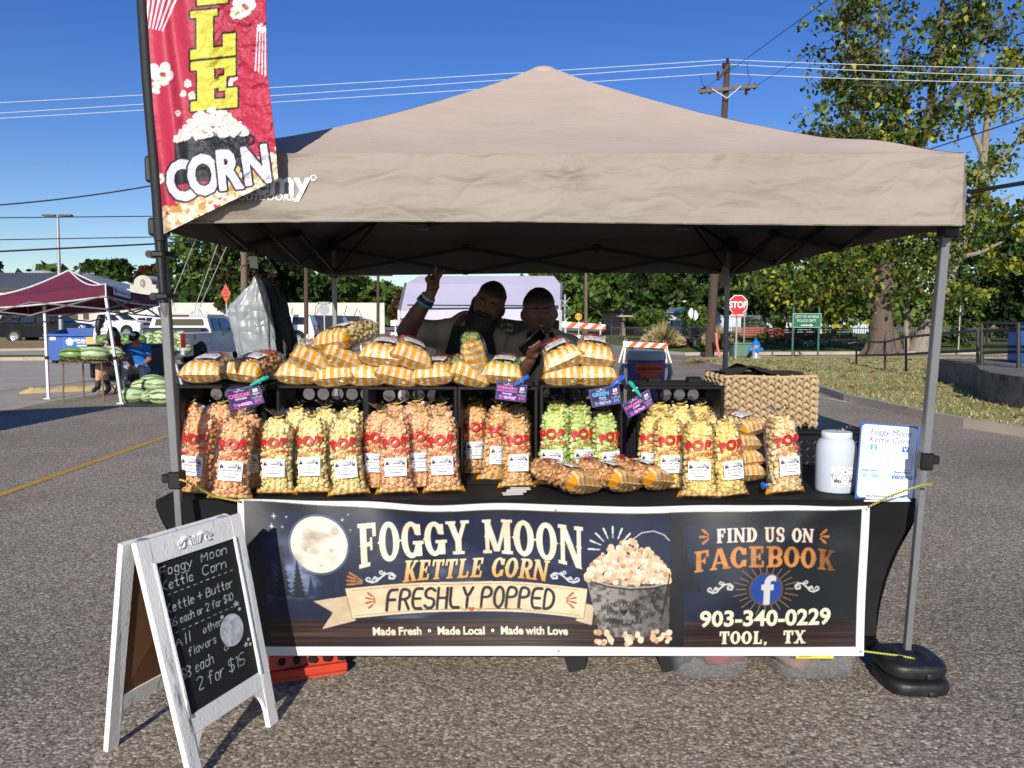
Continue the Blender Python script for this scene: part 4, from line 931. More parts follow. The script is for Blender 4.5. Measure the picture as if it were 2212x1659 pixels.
# ============================================================ VEHICLES
MAT_TYRE=M_('tyre_rubber',H('1c1c1c'),.85,var=.2,scale=10,bump=.3,bscale=60);MAT_CHROME=M_('chrome',H('c9ccd0'),.18,.9,var=.05);MAT_WELL=M_('wheel_well',H('0c0c0c'),.9)
MAT_TAIL=M_('tail_lamp',H('7a1218'),.2,var=.1,coat=.5);MAT_HEAD=M_('head_lamp',H('d8dde2'),.1,.2,var=.05,coat=.5);MAT_TRIM=M_('black_trim',H('1a1a1b'),.5,var=.1)
def paint(name,h):return M_(name,H(h),.3,.0,var=.03,scale=2,bump=0,coat=.5 if h>'8' else.06,spec=.5 if h>'8' else.15)
def vehicle(name,label,cat,loc,yaw,prof,belt,wins,wheels,w,col,L,r=.38,scale=1.0,roofk=.16,group=None,extra=None):
 """local x forward from the rear bumper, y across, z up"""
 t=thing(name,label,cat,loc,(0,0,R(yaw)),group,scale);top=max(z for x,z in prof)
 def yy(z):return w/2-(max(0,z-belt)/(top-belt))*roofk*w/2*1.6-(.05 if z<.45 else 0)
 mb=MB();n=len(prof);mb.add([(x,-yy(z),z)for x,z in prof]+[(x,yy(z),z)for x,z in prof],[tuple(range(n)),tuple(range(2*n-1,n-1,-1))]+[(i,i+n,(i+1)%n+n,(i+1)%n)for i in range(n)])
 mb.build('body',col,t,smooth=28)
 for kind,pts in wins:
  mb=MB()
  if kind=='s':
   for s in(-1,1):v=[(x,s*(yy(z)+.012),z)for x,z in pts];mb.add(v if s<0 else v[::-1],[tuple(range(len(v)))])
   mb.build('side_window',MAT_DARKW,t,smooth=0)
  else:
   (x0,z0),(x1,z1)=pts;dx,dz=x1-x0,z1-z0;l=math.hypot(dx,dz);nx,nz=(dz/l*.015,-dx/l*.015)if kind=='r' else(dz/l*-.015,dx/l*.015)
   if kind=='r':nx,nz=-abs(nx),abs(nz)
   else:nx,nz=abs(nx),abs(nz)
   a=yy(z0)-.12;b=yy(z1)-.1;mb.add([(x0+nx,-a,z0+nz),(x0+nx,a,z0+nz),(x1+nx,b,z1+nz),(x1+nx,-b,z1+nz)],[(0,1,2,3)]);mb.build('rear_window' if kind=='r' else 'windshield',MAT_DARKW,t,smooth=0)
 for x in wheels:
  for s in(-1,1):
   y=s*(w/2-.1);mb=MB();mb.cyl((x,s*(w/2-.03),r+.06),(x,s*(w/2+.006),r+.06),r+.1,n=24);mb.build('wheel_arch',MAT_WELL,t)
   T=Matrix.Translation((x,y,r))@Matrix.Rotation(PI/2*-s,4,'X');mb=MB();mb.lathe([(r*.6,-.1),(r*.93,-.11),(r,-.06),(r,.08),(r*.93,.125),(r*.64,.115),(r*.6,.09)],24,T);wl=mb.build('wheel',MAT_TYRE,t)
   mb=MB();mb.lathe([(.02,.1),(.07,.1),(.08,.085)],12,T)
   for k in range(6):a=k*PI/3;mb.bar(T@Vector((.05*math.cos(a),.05*math.sin(a),.09)),T@Vector((r*.6*math.cos(a),r*.6*math.sin(a),.09)),.07,.03)
   mb.lathe([(r*.56,.11),(r*.64,.12),(r*.64,.08),(r*.56,.08)],24,T);mb.build('rim',MAT_CHROME,wl)
 for s in(-1,1):
  mb=MB();mb.box((.03,s*(w/2-.1),belt-.12),(.14,.2,.34),b=.03);mb.build('tail_light',MAT_TAIL,t)
  mb=MB();mb.box((L-.12,s*(w/2-.22),belt-.22),(.3,.42,.2),b=.04);mb.build('headlight',MAT_HEAD,t)
  mb=MB();mb.box((L*.63,s*(w/2+.1),belt+.1),(.1,.18,.18),b=.03);mb.build('mirror',MAT_TRIM,t)
  mb=MB()
  for x in(L*.38,L*.55):mb.box((x,s*(w/2+.008),belt-.12),(.16,.02,.035),b=.006)
  mb.build('door_handle',MAT_CHROME,t)
 mb=MB();mb.box((.02,0,.5),(.16,w*.92,.2),b=.04);mb.build('rear_bumper',MAT_TRIM if not extra else MAT_CHROME,t)
 mb=MB();mb.box((L-.02,0,.5),(.16,w*.92,.22),b=.04);mb.build('front_bumper',MAT_CHROME if extra else MAT_TRIM,t);mb=MB();mb.box((L-.01,0,belt-.25),(.06,w*.5,.2),b=.02);mb.build('grille',MAT_TRIM,t)
 return t
SUVP=[(.05,.4),(.0,.62),(.02,1.02),(.1,1.2),(.3,1.78),(.55,1.88),(2.9,1.9),(3.25,1.82),(3.95,1.25),(4.9,1.14),(5.12,1.0),(5.18,.6),(5.1,.34),(.25,.32)]
SUVW=[('s',[(.55,1.25),(.62,1.72),(1.35,1.74),(1.35,1.25)]),('s',[(1.45,1.25),(1.45,1.75),(2.3,1.75),(2.3,1.25)]),('s',[(2.38,1.25),(2.38,1.75),(2.95,1.74),(3.55,1.27)]),('r',[(.14,1.3),(.3,1.75)]),('w',[(3.9,1.3),(3.28,1.78)])]
TRKP=[(.05,.5),(0,.7),(0,1.28),(1.95,1.28),(2.0,1.34),(2.12,1.86),(2.35,1.95),(3.55,1.95),(3.8,1.88),(4.45,1.4),(5.6,1.28),(5.85,1.1),(5.9,.7),(5.8,.45),(.25,.42)]
TRKW=[('s',[(2.28,1.38),(2.32,1.82),(2.95,1.84),(2.95,1.38)]),('s',[(3.05,1.38),(3.05,1.84),(3.6,1.82),(4.15,1.4)]),('r',[(2.03,1.42),(2.12,1.82)]),('w',[(4.42,1.44),(3.82,1.86)])]
def spot(px,py):p=G(px,py);return p
p=spot(14,739);t_=vehicle('parked_car','black sport utility vehicle with chrome wheels parked on the verge','car',(p.x,p.y,0),4,SUVP,1.2,SUVW,(1.05,4.15),2.0,paint('black_paint','080b12'),5.18,.4,1.04)
p=P(168,725,66);tk=vehicle('pickup_truck','white crew cab pickup with a round emblem on its door','truck',(p.x,66,0),-4,TRKP,1.32,TRKW,(1.15,4.75),2.0,paint('white_paint','c9ccce'),5.9,.42,1.05,extra=1)
mb=MB();mb.cyl((3.3,-1.0,.98),(3.3,-1.022,.98),.17,n=20);mb.build('door_emblem',M_('emblem_gold',H('a8823c'),.5),tk);mb=MB();mb.cyl((3.3,-1.0,.98),(3.3,-1.03,.98),.1,n=20);mb.build('door_emblem',M_('emblem_white',H('d8d4c8'),.5),tk)
for lab,px,Y,yaw,c,cn in(('white sport utility vehicle half hidden behind the pickup cab',297,70,-6,'c9ccce','white_paint'),('white sport utility vehicle whose tail shows beside the black bag',685,47,184,'c9ccce','white_paint'),('dark grey car parked behind the brown utility pole',752,56,182,'14171b','grey_paint'),('black car farthest along by the peeling white wall',787,64,181,'080b12','black_paint')):
 p=P(px,720,Y);vehicle('parked_car',lab,'car',(p.x,Y,0),yaw,SUVP,1.2,SUVW,(1.05,4.15),1.95,paint(cn,c),5.18,.38,.95,group='cars parked by the white wall')
def melon_truck():
 """white pickup seen from behind, tailgate down, bed heaped with melons"""
 t=thing('pickup_truck','white pickup seen from behind with watermelons heaped in its bed','truck',(-10.33,21.9,0),(0,0,R(90)),scale=(1,1,.9));wp=paint('silver_white_paint','bfc5cc');w=1.98
 def yy(z):return w/2-max(0,z-1.25)*.3
 prof=[(2.02,.45),(2.02,1.25),(2.1,1.72),(2.25,1.84),(3.6,1.84),(3.85,1.75),(4.5,1.3),(5.5,1.18),(5.7,1.0),(5.72,.5)];n=len(prof);mb=MB()
 mb.add([(x,-yy(z),z)for x,z in prof]+[(x,yy(z),z)for x,z in prof],[tuple(range(n)),tuple(range(2*n-1,n-1,-1))]+[(i,i+n,(i+1)%n+n,(i+1)%n)for i in range(n)]);mb.build('cab',wp,t,smooth=28)
 mb=MB();mb.box((1.0,0,.72),(2.0,1.7,.08))
 for s in(-1,1):
  mb.box((1.03,s*(w/2-.06),1.04),(1.98,.12,.42),b=.04);mb.box((.35,s*(w/2-.05),.66),(.66,.1,.36),b=.03);mb.box((1.85,s*(w/2-.05),.66),(.32,.1,.36),b=.03)
 mb.build('bed',wp,t)
 mb=MB();mb.box((-.22,0,.72),(.46,1.6,.07),b=.02);mb.build('tailgate',wp,t)
 mb=MB();mb.box((-.05,0,.5),(.18,1.9,.2),b=.05);mb.build('rear_bumper',MAT_CHROME,t)
 for s in(-1,1):
  mb=MB();mb.box((.06,s*(w/2-.04),1.0),(.14,.12,.46),b=.03);mb.build('tail_light',MAT_TAIL,t)
  mb=MB();mb.add([(x,s*(yy(z)+.012),z)for x,z in((2.3,1.28),(2.34,1.7),(2.85,1.72),(2.85,1.28))][::s],[(0,1,2,3)]);mb.build('side_window',MAT_DARKW,t,smooth=0);mb=MB();mb.add([(x,s*(yy(z)+.012),z)for x,z in((2.95,1.28),(2.95,1.72),(3.6,1.7),(4.1,1.3))][::s],[(0,1,2,3)]);mb.build('side_window',MAT_DARKW,t,smooth=0)
  mb=MB();mb.box((3.0,s*(w/2+.006),1.12),(.14,.02,.04),b=.005);mb.build('door_handle',MAT_TRIM,t)
  mb=MB();mb.box((3.9,s*(w/2+.13),1.32),(.1,.2,.2),b=.03);mb.build('mirror',MAT_TRIM,t)
  for x in(1.2,4.7):
   mb=MB();mb.cyl((x,s*(w/2-.12),.45),(x,s*(w/2+.004),.45),.5,n=24);mb.build('wheel_arch',MAT_WELL,t)
   T=Matrix.Translation((x,s*(w/2-.09),.39))@Matrix.Rotation(-s*PI/2,4,'X');mb=MB();mb.lathe([(.22,-.1),(.36,-.11),(.39,-.05),(.39,.07),(.36,.12),(.24,.11)],22,T);wl=mb.build('wheel',MAT_TYRE,t);mb=MB();mb.lathe([(.03,.1),(.1,.11),(.2,.08),(.24,.11)],18,T);mb.build('rim',MAT_CHROME,wl)
 mb=MB();mb.add([(2.055,y,z)for y,z in((-.8,1.3),(.8,1.3),(.72,1.68),(-.72,1.68))],[(3,2,1,0)]);mb.build('rear_window',MAT_DARKW,t,smooth=0)
 mb=MB();mb.box((2.15,0,1.8),(.08,.5,.06),b=.01);mb.build('brake_light',MAT_TAIL,t)
 mb=MB();mb.box((1.75,0,1.28),(.45,1.8,.2),b=.03);tag(mb.build('tool_box',MAT_TRIM,None),'black truck tool box across the bed behind the cab window','tool box');o=bpy.data.objects['tool_box'];o.location=(-10.33,21.9,0);o.rotation_euler=(0,0,R(90));o.scale=(1,1,.9)
melon_truck()
# ============================================================ MELON STALL
def melon_mat(name,pale,dark,k,sc):
 m,nt,b=newmat(name);L=nt.links.new;tc=N(nt,'ShaderNodeTexCoord');sp=N(nt,'ShaderNodeSeparateXYZ');L(tc.outputs['Object'],sp.inputs[0])
 at=N(nt,'ShaderNodeMath',operation='ARCTAN2');L(sp.outputs[1],at.inputs[0]);L(sp.outputs[2],at.inputs[1])
 nz=N(nt,'ShaderNodeTexNoise',i_Scale=sc,i_Detail=4.);L(tc.outputs['Object'],nz.inputs['Vector']);m1=N(nt,'ShaderNodeMath',operation='MULTIPLY_ADD',i_1=k,i_2=0.);L(at.outputs[0],m1.inputs[0])
 m2=N(nt,'ShaderNodeMath',operation='MULTIPLY_ADD',i_1=4.5);L(nz.outputs[0],m2.inputs[0]);L(m1.outputs[0],m2.inputs[2]);sn=N(nt,'ShaderNodeMath',operation='SINE');L(m2.outputs[0],sn.inputs[0])
 mr=N(nt,'ShaderNodeMapRange',i_1=-1.,i_2=1.);L(sn.outputs[0],mr.inputs[0]);L(ramp(nt,mr.outputs[0],[(.35,pale),(.62,mul(pale,.9)),(.85,dark)]),b.inputs['Base Color']);b.inputs['Roughness'].default_value=.38;return m
MEL_P=melon_mat('pale_melon_rind',H('a9b98a'),H('5f7a48'),7.,9.);MEL_D=melon_mat('dark_melon_rind',H('6f8f45'),H('2c4a20'),6.,7.);MEL_S=melon_mat('striped_melon_rind',H('b4c08c'),H('3f5f30'),8.,8.)
mb=MB();mb.sph((0,0,0),(.2,.115,.115),20,12);mb.cyl((.195,0,0),(.215,0,.01),.008,n=6);MEL=mb.build('watermelon',MEL_P,smooth=60);MELM=MEL.data;bpy.data.objects.remove(MEL)
def melon(loc,yaw,label,k=1.0,mat=None,pitch=0,group=None,round_=False):
 o=bpy.data.objects.new('watermelon',MELM);link(o);o.location=loc;o.rotation_euler=(rnd.uniform(0,6),R(pitch),R(yaw));o.scale=(k*(.75 if round_ else 1),k*(1.15 if round_ else 1),k*(1.15 if round_ else 1))
 o.material_slots[0].link='OBJECT';o.material_slots[0].material=mat or MEL_P;tag(o,label,'watermelon',group);return o
def stall():
 MAT_MAR=M_('maroon_canvas',H('5e1833'),.75,var=.1,scale=3,bump=.15,bscale=18,stretch=(1,1,3));MAT_WP=M_('white_tube',H('d5d5d3'),.4,var=.06)
 c={'n':P(229,640,13.3),'r':P(343,660,15.3),'l':P(-75,668,15.3)};c['f']=c['r']+c['l']-c['n'];ap=P(149,585,15.2);o=Vector((ap.x,ap.y,0))
 t=thing('market_tent','maroon pop up tent with white edging over the melon stall','tent',o);D=Vector((0,0,-.2))
 cc=[c[k]-o for k in 'nrfl'];A=ap-o;up=[q+Vector((0,0,.2))for q in cc];mb=MB()
 for i in range(4):
  a,b=up[i],up[(i+1)%4]
  mb.grid(lambda u,v:tuple(a.lerp(b,u).lerp(A,v)-Vector((0,0,.13*math.sin(PI*v)+.04*math.sin(PI*u)*(1-v)))),8,8)
  mb.grid(lambda u,v:tuple(a.lerp(b,u)+Vector((0,0,-.2*v-.04*math.sin(PI*u)))),8,2)
 mb.build('roof',MAT_MAR,t)
 mb=MB()
 for i in range(4):
  mb.tube([up[i].lerp(A,k/8)-Vector((0,0,.13*math.sin(PI*k/8)-.012))for k in range(9)],.014,5);mb.tube([cc[i].lerp(cc[(i+1)%4],k/8)-Vector((0,0,.04*math.sin(PI*k/8)))for k in range(9)],.014,5);mb.tube([cc[i],up[i]],.014,5)
 mb.build('edging',MAT_WP,t)
 for top,foot in((P(229,643,13.35),G(263,872)),(P(96,660,14.6),G(105,862)),(P(343,664,15.2),PZ(398,846,0)),(P(-70,670,15.2),G(-95,856))):
  mb=MB();mb.bar(top-o,foot-o,.045,.045,.004);mb.box(foot-o+Vector((0,0,.01)),(.12,.12,.02));k=(foot-o).lerp(top-o,.44);mb.build('leg',MAT_WP,t);mb=MB();mb.box(k,(.06,.06,.07),b=.01);mb.build('leg_lock',MAT_TRIM,t)
 mg=M_('truss_grey',H('6b6b6d'),.5)
 for i in range(4):
  a,b=cc[i]+Vector((0,0,.02)),cc[(i+1)%4]+Vector((0,0,.02));mb=MB()
  for k in range(2):p,q=a.lerp(b,k/2),a.lerp(b,(k+1)/2);mb.bar(p,q-Vector((0,0,.24)),.025);mb.bar(p-Vector((0,0,.24)),q,.025)
  mb.build('truss',mg,t)
  # badge on the right hand valance
 art=Art(60,22,4,c8('cfd4e2'));art.fill(art.text('Academy',34,15,12,'b'),c8('2a3a78'));art.fill(art.poly([(4,5),(12,5),(10,12),(13,18),(5,17)]),c8('2a3a78'))
 p0,p1=cc[0].lerp(cc[1],.1),cc[0].lerp(cc[1],.4);n_=Vector(((p1-p0).y,-(p1-p0).x,0)).normalized()*.03;z=Vector((0,0,1));art_sheet('badge',art,60,22,quad_fn(p0+n_+z*.05,p1+n_+z*.03,p1+n_+z*.17,p0+n_+z*.2),PRINT,t)
 # folding table and its melons
 f1,f2,f3,f4=G(137,869.5),G(224,866),G(269.5,857.5),G(181.5,861);cen=(f1+f2+f3+f4)/4;tb=thing('folding_table','narrow folding table with thin metal legs under the melons','table',cen)
 mw=M_('table_brown',H('6b5a48'),.7,var=.2);mb=MB();tp=[q-cen for q in(f1,f2,f3,f4)];zz=.7;vs=[(q.x*1.08,q.y*1.12,zz)for q in tp]+[(q.x*1.08,q.y*1.12,zz+.035)for q in tp];mb.add(vs,[(3,2,1,0),(4,5,6,7),(0,1,5,4),(1,2,6,5),(2,3,7,6),(3,0,4,7)]);mb.build('tabletop',mw,tb)
 for q in tp:mb=MB();mb.cyl(q,q*.95+Vector((0,0,zz)),.016,n=8);mb.build('leg',M_('leg_brown',H('7d6a52'),.4,.4),tb)
 g_=np.random.RandomState(5);n=700;u=g_.rand(n,1);v=g_.rand(n,1);Q=[np.array(q)for q in(f1,f2,f3,f4)];b=(Q[0]*(1-u)+Q[1]*u)*(1-v)+(Q[3]*(1-u)+Q[2]*u)*v;b[:,2]=.74+.03*g_.rand(n);d=g_.randn(n,3)*.09;d[:,2]*=.3;w=np.array([[0,.006,.008]])
 V=np.stack([b-d-w,b-d+w,b+d],1);C=np.array([H('7a6444'),H('5c4a33'),H('94805a')])[g_.randint(3,size=n)];C=np.concatenate([C,np.ones((n,1))],1).repeat(3,0);st=npmesh('straw',V.reshape(-1,3),np.arange(3*n).reshape(-1,3),LEAF,None,False,{'Col':C});st['kind']='stuff'
 for px,py,Y,yaw,k,m,lab in((156,776,14.1,10,1.15,MEL_D,'dark green striped watermelon at the end of the folding table'),(202,778,14.2,15,1.3,MEL_P,'long pale watermelon in the middle of the folding table'),(183,772,14.7,-8,1.15,MEL_P,'pale watermelon behind the long one on the folding table'),(222,776,14.6,60,1.05,MEL_P,'watermelon end on beside the tent leg'),(238,771,14.75,8,1.25,MEL_S,'striped watermelon just past the tent leg on the table'),(172,773,14.9,30,.95,MEL_S,'small striped watermelon at the back of the table')):
  p=P(px,py,Y);melon((p.x,Y,.86 if Y<14.6 else.86),yaw,lab,k,m)
  # melons on a tarp on the ground
 A=G(312,880);mb=MB();mb.add([(*G(262,880).xy,.006),(*G(420,878).xy,.006),(*G(420,852).xy,.006),(*G(290,856).xy,.006)],[(0,1,2,3)]);tag(mb.build('ground_tarp',M_('dark_tarp',H('2b2d30'),.6)),'dark tarp spread on the road under the ground melons','tarp')
 for px,Y,yaw,k,m,z,lab in((287,13.9,12,1.25,MEL_P,0,'pale watermelon at the near end of the row on the tarp'),(324,13.7,75,1.0,MEL_P,0,'round looking pale watermelon second in the row on the tarp'),(352,13.7,8,1.35,MEL_S,0,'large striped watermelon beside the canopy post on the tarp'),(311,14.4,20,1.1,MEL_S,.13,'striped watermelon leaning in the second row on the tarp'),(340,14.4,10,1.2,MEL_P,.15,'pale watermelon on top of the tarp row'),(330,14.9,15,1.2,MEL_P,.17,'pale watermelon at the back of the tarp row'),(362,14.8,0,1.1,MEL_D,.16,'darker watermelon at the back of the tarp by the post')):
  p=P(px,860,Y);melon((p.x,Y,.13+z),yaw,lab,k,m)
  # heap on the truck bed and its open gate
 r_=random.Random(8);lab='pale striped watermelon in the heap on the white pickup'
 heap=[(0,.0,.95),(.32,.05,.95),(.64,0,.95),(.95,.1,.95),(-.3,.1,.95),(-.62,.0,.95),(.1,.3,1.15),(.45,.28,1.17),(.78,.35,1.15),(-.2,.32,1.16),(-.5,.3,1.14),(.6,.6,1.34),(.3,.6,1.36),(0,.62,1.36),(-.3,.6,1.32),(.15,.95,1.38),(.85,.7,1.3),(-.62,.7,1.28)]
 for x,y,z in heap:melon((-10.33+x,21.85+y+.15,z*.9-.2),r_.uniform(0,180),lab,r_.uniform(1.1,1.35),r_.choice((MEL_P,MEL_S,MEL_P,MEL_P)),r_.uniform(-20,20),'watermelons heaped on the pickup',True)
 p=P(268,765,19.5);mb=MB();mb.box((p.x,19.7,.42),(1.3,1.3,.76),b=.03);mb.box((p.x,19.7,.84),(1.36,1.36,.06),b=.02);tag(mb.build('dark_crate',M_('dark_box',H('232527'),.7)),'big dark produce bin behind the seated man','bin')
 lab='shaded watermelon in the dark bin behind the seated man'
 for k in range(7):melon((p.x-.45+.3*(k%4),19.4+.4*(k//4),.97),r_.uniform(0,180),lab,1.2,MEL_D,0,'watermelons in the dark bin',True)
stall()
def dumpster():
 A=G(101,786);B=G(209,786);t=thing('dumpster','blue steel dumpster with a white flower emblem on its front','dumpster',((A.x+B.x)/2,A.y+.7,0),(0,0,R(3)));W=B.x-A.x;bl=M_('dumpster_blue',H('2c5299'),.5,var=.12,scale=3,bump=.1,dirt=(H('6a5a4c'),4.,.7))
 mb=MB();mb.add([(-W/2,-.7,.12),(W/2,-.7,.12),(W/2,.6,.12),(-W/2,.6,.12),(-W/2,-.7,1.0),(W/2,-.7,1.0),(W/2,.6,1.2),(-W/2,.6,1.2),(-W/2+.05,-.65,1.0),(W/2-.05,-.65,1.0),(W/2-.05,.55,1.2),(-W/2+.05,.55,1.2),(-W/2+.05,-.65,.3),(W/2-.05,-.65,.3),(W/2-.05,.55,.3),(-W/2+.05,.55,.3)],[(3,2,1,0),(0,1,5,4),(1,2,6,5),(2,3,7,6),(3,0,4,7),(4,5,9,8),(5,6,10,9),(6,7,11,10),(7,4,8,11),(8,9,13,12),(9,10,14,13),(10,11,15,14),(11,8,12,15),(12,13,14,15)]);mb.build('body',bl,t)
 mb=MB();mb.box((0,-.74,.98),(W+.1,.1,.08),b=.01);mb.box((-W/2-.05,-.1,.6),(.1,.5,.25),b=.02);mb.box((W/2+.05,-.1,.6),(.1,.5,.25),b=.02);mb.build('rim',bl,t)
 for x in(-W/2+.15,W/2-.15):mb=MB();mb.box((x,0,.06),(.14,1.1,.12));mb.build('skid',MAT_TRIM,t)
 art=Art(120,70,3,c8('3a63ad'))
 for k in range(5):a=R(90+72*k);art.fill(art.disc(31+9*math.cos(a),26-9*math.sin(a),8.5),c8('e8ecf2'))
 art.fill(art.disc(31,26,4),c8('c9d2e4'));art.fill(art.text('REPUBLIC',82,24,15,'b'),c8('e8ecf2'));art.fill(art.text('SERVICES',80,33,9,'b'),c8('e8ecf2'));art.fill(art.rect(62,41,104,46),c8('e8ecf2'))
 art_sheet('emblem',art,120,70,quad_fn((-.3,-.706,.42),(.6,-.706,.42),(.6,-.706,.94),(-.3,-.706,.94)),PRINT,t)
 mb=MB();mb.box((-W/2+.23,-.705,.86),(.2,.012,.12));mb.build('white_sticker',M_('sticker_white',H('c9cdd2'),.6),t);mb=MB();mb.box((W/2-.22,-.705,.8),(.32,.012,.26));mb.build('yellow_sticker',M_('sticker_yellow',H('c2a45c'),.6),t)
dumpster()
mb=MB();a,b=G(38,850),G(330,838)
for k in range(1):pass
dd=(b-a).normalized();nn=Vector((-dd.y,dd.x,0));prof=[(-.14,0),(-.12,.07),(-.07,.11),(.07,.11),(.12,.07),(.14,0)]
mb.grid(lambda u,v:tuple(a.lerp(b,v)+nn*(prof[round(u*5)][0]*min(1,v*20+.2))+Vector((0,0,prof[round(u*5)][1]*min(1,v*12,(1-v)*12)*(1+.25*fbm((v*14,u*2,3)))))),5,60)
tag(mb.build('wheel_stop',M_('worn_kerb_yellow',H('b39c62'),.85,var=.25,scale=3,bump=.4,bscale=30,dirt=(H('94887a'),4.,.47))),'long worn yellow kerb bar on the car park concrete','wheel stop')
# ============================================================ ROAD SIGNS, BARRICADES, CROSSING
def flat_sign(name,label,px,py,Y,art,w,h,post_to,cat='road sign',shape=None,postx=None):
 c=P(px,py,Y);b=Vector((c.x if postx is None else P(postx,py,Y).x,Y,0));t=thing(name,label,cat,b);mb=MB();mb.bar((0,.03,0),(0,.03,c.z+h*.3),.05,.04);mb.build('post',MAT_SIGNP,t);return t,Vector((c.x-b.x,0,c.z))
t,c=flat_sign('road_work_sign','orange diamond road work sign seen at an angle',488,634,34,None,.5,.8,690);MO=M_('sign_orange',H('d8481c'),.45,var=.06);MBK=M_('sign_black',H('171615'),.5)
mb=MB();mb.use(MO);w,h=10.5*34/FPX,21*34/FPX;mb.prism([(-w,0),(0,-h),(w,0),(0,h)],-.006,.006,Matrix.Translation(c)@Matrix.Rotation(PI/2,4,'X'));mb.use(MBK)
for k,s in enumerate(('ROAD','WORK','AHEAD')):text3d(mb,s,.13,Matrix.Translation(c+Vector((0,-.012,.1-k*.14)))@Matrix.Rotation(PI/2,4,'X'),sx=.55)
mb.build('sign_face',None,t)
t,c=flat_sign('stop_sign','back of a grey stop sign under a green street name blade',700,668,33,None,.4,.4,720,'stop sign');mb=MB();r=12.5*33/FPX
mb.prism([(r*math.cos(R(22.5+45*k)),r*math.sin(R(22.5+45*k)))for k in range(8)],-.005,.005,Matrix.Translation(c)@Matrix.Rotation(PI/2,4,'X'));mb.build('sign_back',M_('sign_back_grey',H('8d9093'),.5,.3),t)
mb=MB();mb.use(M_('sign_green',H('1f5d45'),.45));z=P(700,654.5,33).z;mb.box((c.x,0,z),(.52,.02,.11));mb.use(M_('sign_letter',H('c9d3cb'),.5));text3d(mb,'PINKERTON',.09,Matrix.Translation((c.x,-.014,z-.03))@Matrix.Rotation(PI/2,4,'X'),sx=.8);mb.build('name_blade',None,t)
def barricade(label,x0,x1,boards,Y,legs,group='striped road barricades'):
 A=P(x0,720,Y);B=P(x1,720,Y);t=thing('barricade',label,'barricade',((A.x+B.x)/2,Y,0),group=group);W=B.x-A.x;mo,mw=M_('barricade_orange',H('e2561e'),.5,var=.08),M_('barricade_white',H('d9d8d3'),.5,var=.06)
 for yl0,yl1,yr0,yr1 in boards:
  zt0,zb0,zt1,zb1=P(x0,yl0,Y).z,P(x0,yl1,Y).z,P(x1,yr0,Y).z,P(x1,yr1,Y).z;n=max(6,int(W/.1));mb=MB();h=zt0-zb0;sw=h*.95;x=-W/2-h
  f=lambda x,k:(min(W/2,max(-W/2,x)),(zb0+(zb1-zb0)*(min(W/2,max(-W/2,x))/W+.5))*(1-k)+(zt0+(zt1-zt0)*(min(W/2,max(-W/2,x))/W+.5))*k)
  mb.use(mw);q=[f(-W/2,0),f(W/2,0),f(W/2,1),f(-W/2,1)];mb.prism(q,-.012,.012,Matrix.Rotation(PI/2,4,'X'));mb.use(mo)
  while x<W/2:
   lo0,lo1,hi0,hi1=x,x+sw,x+h,x+sw+h;pts=[]
   if lo1>-W/2 and hi0<W/2+h:
    cl=lambda a:max(-W/2,min(W/2,a));
    def pt(xx,k):
     if xx<-W/2:return(-W/2,max(0,min(1,k+(-W/2-xx)/h*0)))
     return(cl(xx),k)
     # clip the slanted stripe to the board
    poly=[(lo0,0.),(lo1,0.),(hi1,1.),(hi0,1.)]
    for lim,sgn in((-W/2,1),(W/2,-1)):
     out=[]
     for i in range(len(poly)):
      a,b=poly[i],poly[(i+1)%len(poly)];ia,ib=(a[0]-lim)*sgn>=0,(b[0]-lim)*sgn>=0
      if ia:out.append(a)
      if ia!=ib:k=(lim-a[0])/(b[0]-a[0]);out.append((lim,a[1]+(b[1]-a[1])*k))
     poly=out
     if not poly:break
    if len(poly)>2:v=[f(a,k)for a,k in poly];mb.add([(a,-.0155,z)for a,z in v],[tuple(range(len(v)))])
   x+=sw*2
  mb.build('board',None,t)
 for(xa,ya,xb,yb,m)in legs:
  p,q=P(xa,ya,Y+.03),P(xb,yb,Y+.03);off=Vector(((A.x+B.x)/2,Y,0));mb=MB();q=q-off;p=p-off;p.z=p.z;q.z=max(0,q.z);mb.bar(p+Vector((0,.03,0)),q+Vector((0,.03,0)),.06,.04);mb.build('leg',m,t)
barricade('tall three board barricade beside the white booth awning',1212,1308,[(694,707,701,712),(722,735,727,739),(748,760,753,765)],29,[(1222,690,1222,775,MAT_GALV),(1297,696,1297,781,MAT_GALV)])
barricade('white legged barricade just behind the blue cooler',1346,1443,[(737,749,742,753)],26.6,[(1353,730,1337,783,MAT_WP2 if 'MAT_WP2' in globals()else MAT_WHITEP),(1353,730,1347,784,MAT_WHITEP),(1435,735,1440,784,MAT_WHITEP),(1435,735,1450,784,MAT_WHITEP)])
barricade('barricade partly behind the waving man',844,945,[(692,704,693,705),(718,730,719,731),(746,757,747,758)],30,[(854,690,854,775,MAT_GALV),(930,690,930,775,MAT_GALV)])
barricade('low barricade behind the pile of lying popcorn bags',652,787,[(731,741,727,735)],27,[(664,722,655,768,MAT_WHITEP),(776,720,782,768,MAT_WHITEP)])
